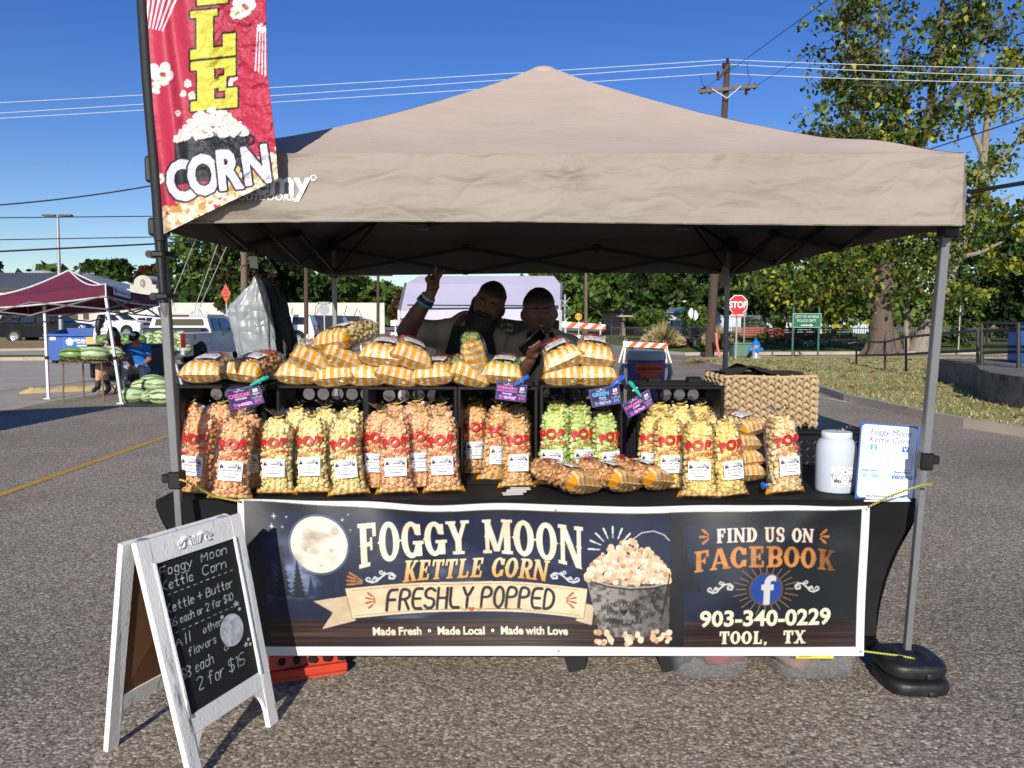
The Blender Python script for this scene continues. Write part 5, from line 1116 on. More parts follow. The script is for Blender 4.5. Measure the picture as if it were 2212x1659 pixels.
def crossing():
 Y=50;b=P(1220,716,Y);b.z=0;t=thing('railway_crossing_post','white railway crossing crossbuck on its post','crossing signal',b);mw=M_('signal_white',H('d9d9d6'),.5,var=.06);mb=MB();mb.cyl((0,0,0),(0,0,P(1220,636,Y).z),.07,n=8);mb.build('post',MAT_GALV,t);c=P(1220,655,Y)-b
 for s in(-1,1):mb=MB();mb.bar(c+Vector((-.33,-.09-.015*s,-.38*s)),c+Vector((.33,-.09-.015*s,.38*s)),.16,.02);mb.build('crossbuck_blade',mw,t)
 for s in(-1,1):mb=MB();q=P(1220+s*6,674,Y)-b;mb.cyl(q+Vector((0,-.1,0)),q+Vector((0,.05,0)),.15,n=14);mb.build('signal_lamp',MAT_TRIM,t)
 mb=MB();mb.box((0,0,.3),(.5,.5,.6),b=.03);mb.build('base_box',mw,t)
 Y=46;b=P(1250,714,Y);b.z=0;c=P(1249.5,684,Y)-b;t=thing('railway_warning_sign','round yellow railway warning sign with a black cross','road sign',b);mb=MB();mb.bar((0,0,0),(0,0,c.z),.06);mb.build('post',MAT_SIGNP,t);mb=MB();mb.use(M_('sign_yellow',H('d79a1c'),.45,var=.05));r=7.4*Y/FPX;mb.cyl(c+Vector((0,-.05,0)),c+Vector((0,-.03,0)),r,n=28);mb.use(MBK)
 for s in(-1,1):mb.bar(c+Vector((-r*.68,-.055,-r*.68*s)),c+Vector((r*.68,-.055-.004*(s>0),r*.68*s)),.05,.008)
 for s in(-1,1):text3d(mb,'R',.16,Matrix.Translation(c+Vector((s*r*.62,-.062,-.05)))@Matrix.Rotation(PI/2,4,'X'))
 mb.build('sign_face',None,t)
crossing()
def booth():
 """the white food booth behind the two sellers"""
 Y=12.5;t=thing('food_booth','white awning food booth with a black menu front behind the sellers','booth',(0,0,0));mw=M_('booth_white_canvas',H('b9b4c4'),.8,var=.06,scale=2,bump=.2,bscale=6);k=Y
 tl,tr,bl,br=P(905,596,Y+1.6),P(1196,596,Y+1.6),P(862,672,Y),P(1211,664,Y);ml,mr=P(879,612,Y+1.1),P(1213,616,Y+1.1)
 mb=MB();mb.grid(lambda u,v:tuple(bl.lerp(br,u).lerp(ml.lerp(mr,u),v)-Vector((0,0,.03*math.sin(PI*v)*math.sin(PI*u)))),10,4)
 mb.grid(lambda u,v:tuple(ml.lerp(mr,u).lerp(tl.lerp(tr,u)+Vector((0,0,.0)),v)),10,2)
 bk=[q+Vector((0,2.2,-.2))for q in(tl,tr)];mb.add([tl,tr,bk[1],bk[0]],[(0,1,2,3)]);mb.build('awning',mw,t)
 mb=MB();vl,vr=P(866,688,Y-.03),P(1209,690,Y-.03);mb.grid(lambda u,v:tuple(bl.lerp(br,u).lerp(vl.lerp(vr,u),v)+Vector((0,.03*math.sin(u*40)*v,.02*math.sin(u*23)*v))),40,3);mb.build('valance',mw,t)
 mb=MB();a,b2=P(880,659,Y-.05),P(1206,661,Y-.05);mb.bar(a,b2,.09,.02);mb.build('black_band',M_('band_black',H('17151a'),.7),t)
 for px,s in((876,-1),(1213,1)):mb=MB();p0=P(px,612,Y+1.1);p1=P(862 if s<0 else 1211,670,Y);mb.bar(p0,p1,.035);g0=Vector((p1.x,p1.y,0));mb.bar(p1,g0,.045);mb.build('leg',MAT_SIGNP,t)
 x0,x1=P(872,700,Y+.9).x,P(1208,700,Y+.9).x;mb=MB();mb.box(((x0+x1)/2,Y+1.6,.8),(x1-x0,1.2,1.6));mb.build('counter',M_('booth_black',H('121214'),.6),t)
 art=Art(140,70,3,c8('121416'));art.fill(art.text('D  E  L  L',40,9,13,'b'),c8('d8cfae'));art.fill(art.line([(66,4),(120,4)],1.5),c8('5a1a22'));art.fill(art.text('a  * Gra',38,36,17),c8('98a8a4'));art.fill(art.text('sh Beef',44,58,16),c8('98a8a4'))
 q=lambda x,y:P(x,y,Y+.96);art_sheet('menu_board',art,140,70,quad_fn(q(1078,722),q(1140,722),q(1140,686),q(1078,686)),PRINT,t)
booth()
# ============================================================ PEOPLE AT THE MELON STALL
def skin_mesh(nodes,edges,sub=2):
 """tapered, round ended limbs along a skeleton, to be fused into one skin; nodes: (x,y,z,r) or (x,y,z,rx,ry)"""
 vs,fs=[],[];n=18;prof=[(math.sin(a),-math.cos(a))for a in(.0,.35,.75,1.15,PI/2)]
 for i,j in edges:
  A,B=nodes[i],nodes[j];a,b=Vector(A[:3]),Vector(B[:3]);d=b-a;L=max(d.length,1e-5);d=d/L;x=Vector((1,0,0))-d*d.x
  x=x.normalized()if x.length>.2 else(Vector((0,1,0))-d*d.y).normalized();y=d.cross(x);ra=(A[3],A[4]if len(A)>4 else A[3]);rb=(B[3],B[4]if len(B)>4 else B[3]);k0=len(vs)
  rows=[(q,h*min(ra),0)for q,h in prof]+[(q,h,1)for q,h in[(p[0],-p[1]*min(rb))for p in prof[::-1]]]
  for q,h,e in rows:
   c=(b if e else a)+d*h;r_=rb if e else ra;q=max(q,.02)
   for k in range(n):t=2*PI*k/n;vs.append(tuple(c+x*(r_[0]*q*math.cos(t))+y*(r_[1]*q*math.sin(t))))
  m=len(rows)
  fs+=[(k0+p*n+k,k0+p*n+(k+1)%n,k0+(p+1)*n+(k+1)%n,k0+(p+1)*n+k)for p in range(m-1)for k in range(n)]+[tuple(k0+k for k in range(n))[::-1],tuple(k0+(m-1)*n+k for k in range(n))]
 return vs,fs
DBG=0
def fuse(parts,voxel,smooth_it=4):
 """voxel-fuse several closed meshes into one continuous skin"""
 vs=[];fs=[]
 for V,F in parts:n=len(vs);vs+=V;fs+=[tuple(i+n for i in f)for f in F]
 me=bpy.data.meshes.new('fuse');me.from_pydata(vs,[],fs);o=bpy.data.objects.new('fuse',me);COL.objects.link(o);m=o.modifiers.new('r','REMESH');m.mode='VOXEL';m.voxel_size=voxel
 s=o.modifiers.new('s','SMOOTH');s.iterations=smooth_it;s.factor=.5
 bpy.context.view_layer.update();out=bpy.data.meshes.new_from_object(o.evaluated_get(bpy.context.evaluated_depsgraph_get()));bpy.data.objects.remove(o)
 bm=bmesh.new();bm.from_mesh(out);bm.verts.ensure_lookup_table();seen=set();isl=[]
 for v in bm.verts:
  if v.index in seen:continue
  st=[v];seen.add(v.index);g_=[]
  while st:
   q=st.pop();g_.append(q)
   for e_ in q.link_edges:
    w_=e_.other_vert(q)
    if w_.index not in seen:seen.add(w_.index);st.append(w_)
  isl.append(g_)
 isl.sort(key=len)
 if DBG:print('ISL',[len(i)for i in isl],[tuple(round(x,2)for x in sum((v.co for v in i),Vector())/len(i))for i in isl[:-1]])
 bmesh.ops.delete(bm,geom=[v for i in isl[:-1]for v in i],context='VERTS');bm.to_mesh(out);bm.free();return out
def region_mesh(name,me,mats,pick,parent):
 for m in mats:me.materials.append(m)
 me.polygons.foreach_set('material_index',[pick(p.center)for p in me.polygons]);me.polygons.foreach_set('use_smooth',[True]*len(me.polygons));me.name=name
 o=bpy.data.objects.new(name,me);return link(o,parent)
SKIN1=M_('skin_light',H('b98a70'),.55,var=.08,scale=12,bump=.05);SKIN2=M_('skin_tan',H('9c6a50'),.55,var=.08,scale=12,bump=.05);DENIM=M_('denim_light',H('8a9bb0'),.85,var=.15,scale=6);DENIMD=M_('denim_blue',H('3f5578'),.85,var=.15,scale=6);BLUET=M_('blue_shirt',H('1668b8'),.85,var=.08,scale=5);HAIRD=M_('dark_hair',H('1a1412'),.5,var=.3,scale=20,stretch=(6,6,1));MAROONT=M_('maroon_shirt',H('4a1620'),.85);WHITET=M_('white_shirt',H('d3d2d6'),.8,var=.06,scale=8,bump=.3,bscale=12);BLACKC=M_('black_cloth',H('121214'),.85,var=.15);BOOT=M_('boot_black',H('19171a'),.6)
def hand_nodes(nodes,edges,wrist,d,side,r=.011,curl=0.3):
 """a small five-fingered hand from node index wrist along direction d"""
 d=Vector(d).normalized();side=Vector(side).normalized();w=Vector(nodes[wrist][:3]);nrm=d.cross(side);i0=len(nodes);p=w+d*.05;nodes.append((*p,.032,.018));edges.append((wrist,i0))
 for k,(s,l)in enumerate(((-.03,.07),(-.01,.08),(.01,.078),(.03,.062))):
  a=w+d*.09+side*s;b=a+d*l*.55+nrm*l*curl*.3;c=b+d*l*.4+nrm*l*curl*.6;i=len(nodes);nodes.extend([(*a,r),(*b,r*.9),(*c,r*.75)]);edges.extend([(i0,i),(i,i+1),(i+1,i+2)])
 a=w+d*.04-side*.04;b=a+d*.035-side*.02+nrm*.015;i=len(nodes);nodes.extend([(*a,r*1.1),(*b,r*.85)]);edges.extend([(i0,i),(i,i+1)])
def head_mesh(c,h=.235,tilt=(0,0,0),wide=1.0,jaw=1.0):
 """a head with brow, nose, lips, chin, ears; faces -Y locally. c = centre of the head"""
 nu,nv=44,34;vs=[];fs=[];Rm=Euler(tilt).to_matrix()
 def G_(x,z,cx,cz,sx,sz):return math.exp(-((x-cx)/sx)**2-((z-cz)/sz)**2)
 for i in range(nv+1):
  t=PI*i/nv
  for j in range(nu):
   a=2*PI*j/nu;x,y,z=math.sin(t)*math.sin(a),-math.sin(t)*math.cos(a),math.cos(t)
   wx=.345*wide;wy=.43;q=max(0,-z);wxx=wx*(1-.28*q**1.6/jaw);X=x*wxx;Y=y*wy*(1-.1*q);Z=z*.52
   if y>0:Z+=.0;Y*=1.02-.25*q
   if y<0:
    f=-y;s=X/wx;Zn=Z/.52
    Y-=f**2*(.10*G_(s,Zn,0,-.12,.16,.13)+.065*G_(s,Zn,0,.03,.1,.2)+.03*G_(s,Zn,0,.2,.7,.09)+.035*G_(s,Zn,0,-.43,.3,.07)+.02*G_(s,Zn,0,-.56,.3,.05)+.05*G_(s,Zn,0,-.8,.35,.14)+.03*G_(abs(s),Zn,.55,-.1,.25,.18))
    Y+=f**2*(.045*G_(abs(s),Zn,.4,.05,.2,.08)+.018*G_(s,Zn,0,-.495,.34,.025))
   vs.append(tuple(Vector(c)+Rm@(Vector((X,Y,Z))*h)))
 for i in range(nv):
  for j in range(nu):a=i*nu+j;b=i*nu+(j+1)%nu;fs.append((a,a+nu,b+nu,b))
 mb=MB()
 for s in(-1,1):mb.sph((s*.345*wide,.02,-.03),(.05,.07,.13),10,8,None,lambda v:1-.15*(v.z<-.5))
 n=len(vs);vs+=[tuple(Vector(c)+Rm@(Vector(v)*h))for v in mb.v];fs+=[tuple(k+n for k in f)for f in mb.f]
 return vs,fs
def small_person(label,loc,yaw,nodes,edges,head,mats,pick,scale=1.0,hair=None,voxel=.016,tilt=(0,0,0)):
 t=thing('person',label,'person',loc,(0,0,R(yaw)),scale=scale);me=fuse([skin_mesh(nodes,edges,2),head_mesh(head,.235,tilt)],voxel,2);region_mesh('body',me,mats,pick,t)
 return t
 # seated man, elbows on knees, head bowed
n=[(0,0,.5,.15,.12),(0,-.1,.75,.15,.11),(0,-.2,.95,.18,.11),(0,-.24,1.03,.08),(0,-.29,1.1,.06),(.1,-.05,.47,.1),(.16,-.45,.5,.085),(.17,-.42,.1,.055),(.18,-.56,.04,.045),(-.1,-.05,.47,.1),(-.2,-.42,.5,.085),(-.24,-.5,.1,.055),(-.25,-.62,.04,.045),(.2,-.21,.99,.07),(.26,-.3,.72,.05),(.1,-.5,.56,.037),(-.2,-.21,.99,.07),(-.27,-.32,.72,.05),(-.08,-.5,.56,.037)]
e=[(0,1),(1,2),(2,3),(3,4),(0,5),(5,6),(6,7),(7,8),(0,9),(9,10),(10,11),(11,12),(2,13),(13,14),(14,15),(2,16),(16,17),(17,18)]
hand_nodes(n,e,15,(-.2,-.4,-1),(1,0,0));hand_nodes(n,e,18,(.2,-.4,-1),(1,0,0))
def pk(c):
 if c.z>.98 and abs(c.x)<.1:return 0
 if c.z<.09:return 3
 if c.y<-.36 and c.z>.42 and abs(c.x)<.15 and c.z<.72 and not(c.z<.57 and abs(c.x)>.12):return 0
 if c.z>.62 and abs(c.x)>.2 and c.y<-.255 and c.z<.82:return 0
 return 1 if c.z>.6 or(c.z>.5 and c.y>-.05)else 2
p=G(301,846);t=small_person('seated man in a blue shirt with his head bowed',(p.x,p.y+.15,0),8,n,e,(0,-.36,1.17),[SKIN2,BLUET,DENIM,BOOT],pk,.95,tilt=(R(32),0,0))
mb=MB();T=Matrix.Translation((0,-.345,1.21))@Matrix.Rotation(R(30),4,'X');mb.use(BLACKC);mb.sph((0,0,.02),(.1,.115,.105),16,8,T,lambda v:1 if v.z>-.2 else.9);mb.add([(-.09,-.1,.03),(.09,-.1,.03),(.075,-.19,.01),(0,-.21,.015),(-.075,-.19,.01),(-.09,-.1,.045),(.09,-.1,.045),(.075,-.19,.02),(0,-.21,.025),(-.075,-.19,.02)],[(4,3,2,1,0),(5,6,7,8,9),(0,1,6,5),(1,2,7,6),(2,3,8,7),(3,4,9,8),(4,0,5,9)],T);mb.use(M_('patch_white',H('c9ccd6'),.6));mb.box((0,-.112,.075),(.09,.012,.05),T@Matrix.Rotation(R(-18),4,'X'));mb.build('cap',None,t)
mb=MB();mb.box((p.x,p.y+.25,.2),(.42,.42,.4),b=.02);tag(mb.build('low_stool',M_('stool_dark',H('2a2422'),.7)),'low dark stool under the seated man','stool')
# seated woman drinking
n=[(0,0,.5,.14,.12),(0,.03,.72,.12,.1),(0,.04,.92,.15,.1),(0,.03,1.0,.06),(0,.01,1.08,.05),(.09,-.05,.48,.09),(.13,-.42,.5,.07),(.17,-.36,.1,.045),(.18,-.48,.04,.04),(-.09,-.05,.48,.09),(.05,-.45,.56,.07),(.06,-.52,.16,.045),(.05,-.62,.1,.04),(.18,.03,.95,.055),(.24,-.06,.72,.042),(.1,-.22,.95,.032),(-.18,.03,.95,.055),(-.23,-.02,.7,.042),(-.12,-.25,.6,.032)]
e=[(0,1),(1,2),(2,3),(3,4),(0,5),(5,6),(6,7),(7,8),(0,9),(9,10),(10,11),(11,12),(2,13),(13,14),(14,15),(2,16),(16,17),(17,18)];hand_nodes(n,e,15,(-.3,-.2,.8),(0,1,.3));hand_nodes(n,e,18,(.3,-.5,-.1),(0,1,.3))
def pk(c):
 if c.z>1.0:return 0
 if c.z<.3:return 3
 if c.y<-.18:return 0
 if c.z<.6:return 2
 return 0 if abs(c.x)>.2 and c.z<.85 else 1
p=G(229,852);t=small_person('seated woman in a dark top drinking from a clear bottle',(p.x,p.y+.35,0),-14,n,e,(0,-.02,1.2),[SKIN1,MAROONT,DENIMD,BOOT],pk,1.0,tilt=(R(-6),0,0))
mb=MB();mb.sph((0,.01,1.23),(.095,.115,.12),14,10,None,lambda v:.86 if v.y<-.35 and v.z<.35 else 1.06)
mb.tube([(-.075,.02,1.25),(-.1,.02,1.12),(-.11,-.03,.98),(-.1,-.04,.86)],[.04,.045,.04,.02],8);mb.tube([(.075,.02,1.25),(.1,.04,1.12),(.1,.06,.98),(.09,.06,.88)],[.04,.045,.04,.02],8);mb.tube([(0,.1,1.25),(0,.12,1.1),(0,.13,.9)],[.06,.075,.04],8);mb.build('hair',HAIRD,t)
bw=Matrix.Translation((p.x,p.y+.35,0))@Matrix.Rotation(R(-14),4,'Z');q=bw@Vector((.06,-.24,1.02));q2=bw@Vector((.03,-.17,1.13));m2=glass_mat('clear_plastic_bottle',(.5,.55,.6),.1);mb=MB();d=q2-q;mb.tube([q-d*.6,q-d*.55,q+d*.4,q+d*.8,q+d],[.02,.03,.03,.014,.012],10);tag(mb.build('water_bottle',m2),'clear water bottle at the lips of the seated woman','bottle')
ch=thing('folding_chair','tan metal folding chair under the seated woman','chair',(p.x,p.y+.35,0),(0,0,R(-14)));mc=M_('chair_tan',H('8f7a5a'),.5,.3);mb=MB();mb.box((0,-.02,.4),(.4,.4,.03),b=.01);mb.build('seat',mc,ch)
for s in(-1,1):mb=MB();mb.bar((s*.2,-.25,0),(s*.2,.22,.85),.025);mb.build('leg',mc,ch);mb=MB();mb.bar((s*.19,.25,0),(s*.19,-.12,.4),.025);mb.build('leg',mc,ch)
mb=MB();mb.box((0,.22,.78),(.4,.02,.16),b=.005);mb.build('backrest',mc,ch)
# standing woman in white, seen from behind
n=[(0,0,.88,.14,.1),(0,0,1.08,.12,.09),(0,.01,1.28,.15,.095),(0,.01,1.38,.06),(0,0,1.44,.048),(.08,0,.82,.085),(.09,0,.46,.058),(.09,0,.08,.042),(.1,-.12,.04,.038),(-.08,0,.82,.085),(-.09,0,.46,.058),(-.09,.02,.08,.042),(-.1,-.1,.04,.038),(.18,.01,1.31,.05),(.22,.02,1.04,.04),(.2,-.12,.84,.03),(-.18,.01,1.31,.05),(-.22,.02,1.06,.04),(-.16,-.2,1.04,.03)]
e=[(0,1),(1,2),(2,3),(3,4),(0,5),(5,6),(6,7),(7,8),(0,9),(9,10),(10,11),(11,12),(2,13),(13,14),(14,15),(2,16),(16,17),(17,18)];hand_nodes(n,e,15,(0,-.2,-1),(0,1,0));hand_nodes(n,e,18,(.2,-1,0),(0,0,1))
p=P(222,760,20.3);t=small_person('standing woman in a white shirt with long dark hair, seen from behind',(p.x,20.3,0),170,n,e,(0,-.01,1.56),[SKIN1,WHITET,BLACKC],lambda c:0 if c.z>1.4 or(abs(c.x)>.14 and(c.z<.95 or c.y<-.12)and c.z>.7)else(1 if c.z>.86 else 2),.95)
mb=MB();mb.sph((0,.015,1.58),(.095,.115,.13),14,10,None,lambda v:.84 if v.y<-.3 and v.z<.4 else 1.06);mb.tube([(0,.09,1.6),(0,.11,1.45),(.02,.11,1.25),(.02,.1,1.12)],[.07,.09,.075,.03],10);mb.build('hair',HAIRD,t)
# ============================================================ THE STALL CANOPY
def canvas_mat(name,col,wr=.6,sc=7.,stretch=(1,1,5),dirt=None):
 m=M_(name,col,.85,var=.07,scale=2.2,bump=0,spec=.2,dirt=dirt);nt=m.node_tree;b=nt.nodes['Principled BSDF'];L=nt.links.new
 tc=N(nt,'ShaderNodeTexCoord');mp=N(nt,'ShaderNodeMapping');mp.inputs['Scale'].default_value=stretch;L(tc.outputs['Object'],mp.inputs[0])
 n1=N(nt,'ShaderNodeTexNoise',i_Scale=sc*.45,i_Detail=2.5,i_Roughness=.5,i_Distortion=.8);L(mp.outputs[0],n1.inputs['Vector']);n0=N(nt,'ShaderNodeTexNoise',i_Scale=3.,i_Detail=2.);L(tc.outputs['Object'],n0.inputs['Vector'])
 vm=N(nt,'ShaderNodeVectorMath',operation='MULTIPLY_ADD');vm.inputs[1].default_value=(.5,.5,.5);L(n0.outputs[1],vm.inputs[0]);L(mp.outputs[0],vm.inputs[2]);n2=N(nt,'ShaderNodeTexVoronoi',feature='F1',distance='MANHATTAN',i_Scale=sc*.5);L(vm.outputs[0],n2.inputs['Vector']);n3=n2;n2=n3
 ad=N(nt,'ShaderNodeMath',operation='MULTIPLY_ADD',i_1=.45);L(n2.outputs[0],ad.inputs[0]);L(n1.outputs[0],ad.inputs[2])
 n4=N(nt,'ShaderNodeTexVoronoi',feature='DISTANCE_TO_EDGE',i_Scale=sc*.62);L(vm.outputs[0],n4.inputs['Vector']);cl=N(nt,'ShaderNodeMapRange',i_2=.16,i_3=0.,i_4=.16);L(n4.outputs[0],cl.inputs[0])
 n5=N(nt,'ShaderNodeTexNoise',i_Scale=sc*3.2,i_Detail=3.,i_Distortion=1.5);L(mp.outputs[0],n5.inputs['Vector']);a5=N(nt,'ShaderNodeMath',operation='MULTIPLY_ADD',i_1=.10);L(n5.outputs[0],a5.inputs[0]);L(cl.outputs[0],a5.inputs[2]);a6=N(nt,'ShaderNodeMath',operation='ADD');L(a5.outputs[0],a6.inputs[0]);L(ad.outputs[0],a6.inputs[1]);ad=a6
 bp=N(nt,'ShaderNodeBump',i_Strength=wr,i_Distance=.06);L(ad.outputs[0],bp.inputs['Height']);L(bp.outputs[0],b.inputs['Normal']);return m
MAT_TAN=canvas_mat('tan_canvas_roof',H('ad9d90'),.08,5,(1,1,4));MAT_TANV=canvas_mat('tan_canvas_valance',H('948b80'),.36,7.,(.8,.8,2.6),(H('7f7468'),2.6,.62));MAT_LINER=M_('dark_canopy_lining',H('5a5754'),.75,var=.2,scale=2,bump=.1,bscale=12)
MAT_LEG=M_('canopy_leg_grey',H('77787a'),.45,.35,var=.08,scale=8);MAT_TRUSS=M_('truss_dark',H('161618'),.5,.2,var=.1);MAT_BLKP=M_('black_plastic',H('161617'),.42,var=.15,scale=9,bump=.05)
CX0,CX1,CY0,CY1,EAVE,VAL=-1.365,1.715,2.975,6.2,2.127,1.862
APEX=Vector((.18,4.57,2.95))
def canopy():
 t=thing('stall_canopy','large tan pop up canopy over the popcorn stall with stained valance','canopy',(0.16,4.58,0));o=Vector((0.16,4.58,0))
 C=[Vector((CX0,CY0,EAVE)),Vector((CX1,CY0,EAVE)),Vector((CX1+.05,CY1,EAVE)),Vector((CX0-.13,CY1,EAVE))]
 def roofpt(i,u,v):
  a,b=C[i],C[(i+1)%4];e=a.lerp(b,u);p=e.lerp(APEX,v);rise=APEX.z-EAVE
  f=v**1.24;s=4*u*(1-u);f-=.02*s*math.sin(PI*v)
  f+=.03*math.exp(-((v-.14)/.08)**2)*(1-s)**3-.01*(1-v)*s
  f+=.012*math.exp(-((v-.95)/.05)**2);z=EAVE+rise*f+.006*fbm((p.x*2.2,p.y*2.2,5+i))*(1-v)
  return p.x,p.y,z
 mb=MB();ml=MB()
 for i in range(4):
  nu,nv=(72,40);nv_=nv
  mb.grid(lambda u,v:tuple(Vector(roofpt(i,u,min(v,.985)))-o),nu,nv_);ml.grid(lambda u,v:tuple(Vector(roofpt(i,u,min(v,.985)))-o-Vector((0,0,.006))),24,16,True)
 tip=Vector(roofpt(0,.5,.985))-o;mb.sph((APEX.x-o.x,APEX.y-o.y,tip.z-.035),(.09,.09,.045),16,8)
 mb.build('roof',MAT_TAN,t,smooth=60)
 rs=random.Random(4)
 def val(i,u,v,k=0.0):
  a,b=C[i],C[(i+1)%4];e=a.lerp(b,u);L=(b-a).length;n=Vector(((b-a).y,-(b-a).x,0)).normalized()
  q=.012*fbm((e.x*2.2+e.y*2.2,v*1.6,3+i),4)*min(1,v*4)+.012*noise.noise(Vector((u*L*1.1+v*1.2,v*3.2,7+i)))*min(1,v*3)+.018*v
  q+=.062*math.exp(-((u-.05)/.04)**2)if i==1 else 0;zz=EAVE-(EAVE-VAL)*v+(.008*math.sin(u*5)*v);ease=min(1,u/.015,(1-u)/.015)
  return e.x+n.x*(q*ease-k),e.y+n.y*(q*ease-k),zz
 mv=MB()
 for i in range(4):
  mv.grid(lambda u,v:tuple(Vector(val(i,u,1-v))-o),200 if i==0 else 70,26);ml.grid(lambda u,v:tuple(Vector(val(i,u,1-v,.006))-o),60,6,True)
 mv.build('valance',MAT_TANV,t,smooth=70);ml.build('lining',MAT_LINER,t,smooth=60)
 mb=MB();mb.tube([Vector(val(0,u/60,1))-o+Vector((0,-.002,.004))for u in range(61)],.005,5);mb.build('hem',MAT_TANV,t)
 # printed shop name on the valance, mostly behind the flag
 art=MB();mw=M_('valance_print',H('e4e4e0'),.6,var=.05);art.use(mw);yy=CY0-.018
 x1=P(668,415,yy).x;z0=P(620,423,yy).z
 def onv(a,b):u=(a-CX0)/(CX1-CX0);q=val(0,min(1,max(0,u)),(EAVE-b)/(EAVE-VAL));return(a-o.x,q[1]-.0045-o.y,b)
 text3d(art,'Academy',.125,None,'b','r',fn=lambda a,b:onv(x1+a,P(620,418,yy).z+b));text3d(art,'®',.03,None,'b','l',fn=lambda a,b:onv(x1+.004+a,P(620,390,yy).z+b))
 text3d(art,'SPORTS + OUTDOORS',.036,None,'b','r',sp=.04,fn=lambda a,b:onv(P(637,430,yy).x+a,P(620,433.5,yy).z+b));art.build('shop_name',None,t,smooth=0)
 # legs: outer tube, slimmer inner tube, slider
 legs=[((-1.385,3.06),(-1.33,3.06),1),((1.752,3.13),(1.645,3.10),1),((1.70,6.1),(1.69,6.12),0),((-1.40,6.1),(-1.40,6.12),0)]
 for(tx,ty),(bx,by),fr in legs:
  top=Vector((tx,ty,2.1))-o;bot=Vector((bx,by,.13 if tx>1 and fr else.02))-o;k=bot.lerp(top,.40)
  mb=MB();mb.bar(k,top,.034,.034,.003);lg=mb.build('leg',MAT_LEG,t);mb=MB();mb.bar(bot,k,.026,.026,.002);mb.build('inner_leg',MAT_LEG,lg)
  mb=MB();d=(top-bot).normalized();mb.bar(k-d*.03,k+d*.04,.056,.056,.006);mb.box(k+Vector((.04 if tx>0 else-.04,-.005,.01)),(.03,.03,.035),b=.004);mb.build('height_lock',MAT_BLKP,lg)
  mb=MB();mb.box(top-Vector((0,0,.02)),(.07,.07,.1),b=.008);mb.build('corner_bracket',MAT_BLKP,lg);mb=MB();mb.box(top-Vector((0,0,.24)),(.065,.065,.07),b=.008);mb.build('slider',MAT_BLKP,lg)
  if not fr:mb=MB();mb.box(bot,(.1,.1,.02));mb.build('foot',MAT_LEG,lg)
 cs=[Vector((-1.385,3.06,0)),Vector((1.705,3.05,0)),Vector((1.70,6.1,0)),Vector((-1.40,6.1,0))];ZT,ZB=2.06,1.868
 for i in range(4):
  a,b=cs[i],cs[(i+1)%4];mb=MB()
  for k in range(3):
   p,q=a.lerp(b,k/3),a.lerp(b,(k+1)/3);n=Vector(((b-a).y,-(b-a).x,0)).normalized()*.012
   zt,zb=Vector((0,0,ZT)),Vector((0,0,ZB));s=1 if k%2==0 else-1
   mb.bar(p+zt-o+n,q+zb-o+n,.012,.024);mb.bar(p+zb-o-n,q+zt-o-n,.012,.024);mb.box((p+q)/2+Vector((0,0,(ZT+ZB)/2))-o,(.04,.04,.03),b=.005)
   if k:mb.box(p+zt-o,(.05,.05,.05),b=.006);mb.box(p+zb-o,(.05,.05,.035),b=.006)
  mb.build('truss',MAT_TRUSS,t)
 mb=MB();hub=APEX-Vector((0,0,.12))-o
 for i in range(4):
  a=cs[i]+Vector((0,0,2.08))-o;m_=a.lerp(hub,.5)-Vector((0,0,.1));mb.bar(a,m_,.02);mb.bar(m_,hub,.02);mb.bar(cs[i]+Vector((0,0,1.86))-o,a.lerp(m_,.55),.014)
 mb.cyl(hub-Vector((0,0,.18)),hub+Vector((0,0,.08)),.03,n=10);mb.build('roof_ribs',MAT_TRUSS,t)
 mb=MB();q=Vector((1.64,6.03,1.92))-o;mb.add([q,q+Vector((.05,0,-.03)),q+Vector((.06,.01,-.15)),q+Vector((-.02,0,-.18)),q+Vector((-.03,0,-.1))],[(0,1,2,3,4)]);mb.build('care_label',M_('label_grey',H('7d7b78'),.7),t)
canopy()
def weights():
 t=thing('leg_weight','stacked black moulded weight plates around the canopy foot','weight',(1.64,3.06,0));
 for z,k,dy in((0,1.0,0),(.062,.98,.02)):
  mb=MB();w,d=.125*k,.125*k
  pts=[]
  for i in range(48):
   a=2*PI*i/48;c,s=math.cos(a),math.sin(a);e=.55
   pts.append((w*math.copysign(abs(c)**e,c),d*math.copysign(abs(s)**e,s)))
  prof=[(.86,0),(.97,.006),(1.0,.02),(1.0,.04),(.96,.053),(.86,.058)];vs=[(x*r,y*r+dy,z+zz)for r,zz in prof for x,y in pts];n=48
  fs=[(i*n+j,i*n+(j+1)%n,(i+1)*n+(j+1)%n,(i+1)*n+j)for i in range(5)for j in range(n)]+[tuple(range(n))[::-1],tuple(range(5*n,6*n))];mb.add(vs,fs)
  for x in(-.05,.05):mb.sph((x,-.02+dy,z+.056),(.022,.06,.012),10,6)
  mb.box((.03,-d+.004+dy,z+.018),(.035,.02,.025),b=.004);mb.build('weight_plate',M_('weight_rubber',H('1b1b1c'),.48,var=.3,scale=14,bump=.15,bscale=40,dirt=(H('4a4641'),9.,.66)),t,smooth=50)
weights()
mb=MB();mb.sph((0,0,0),1,4,2)
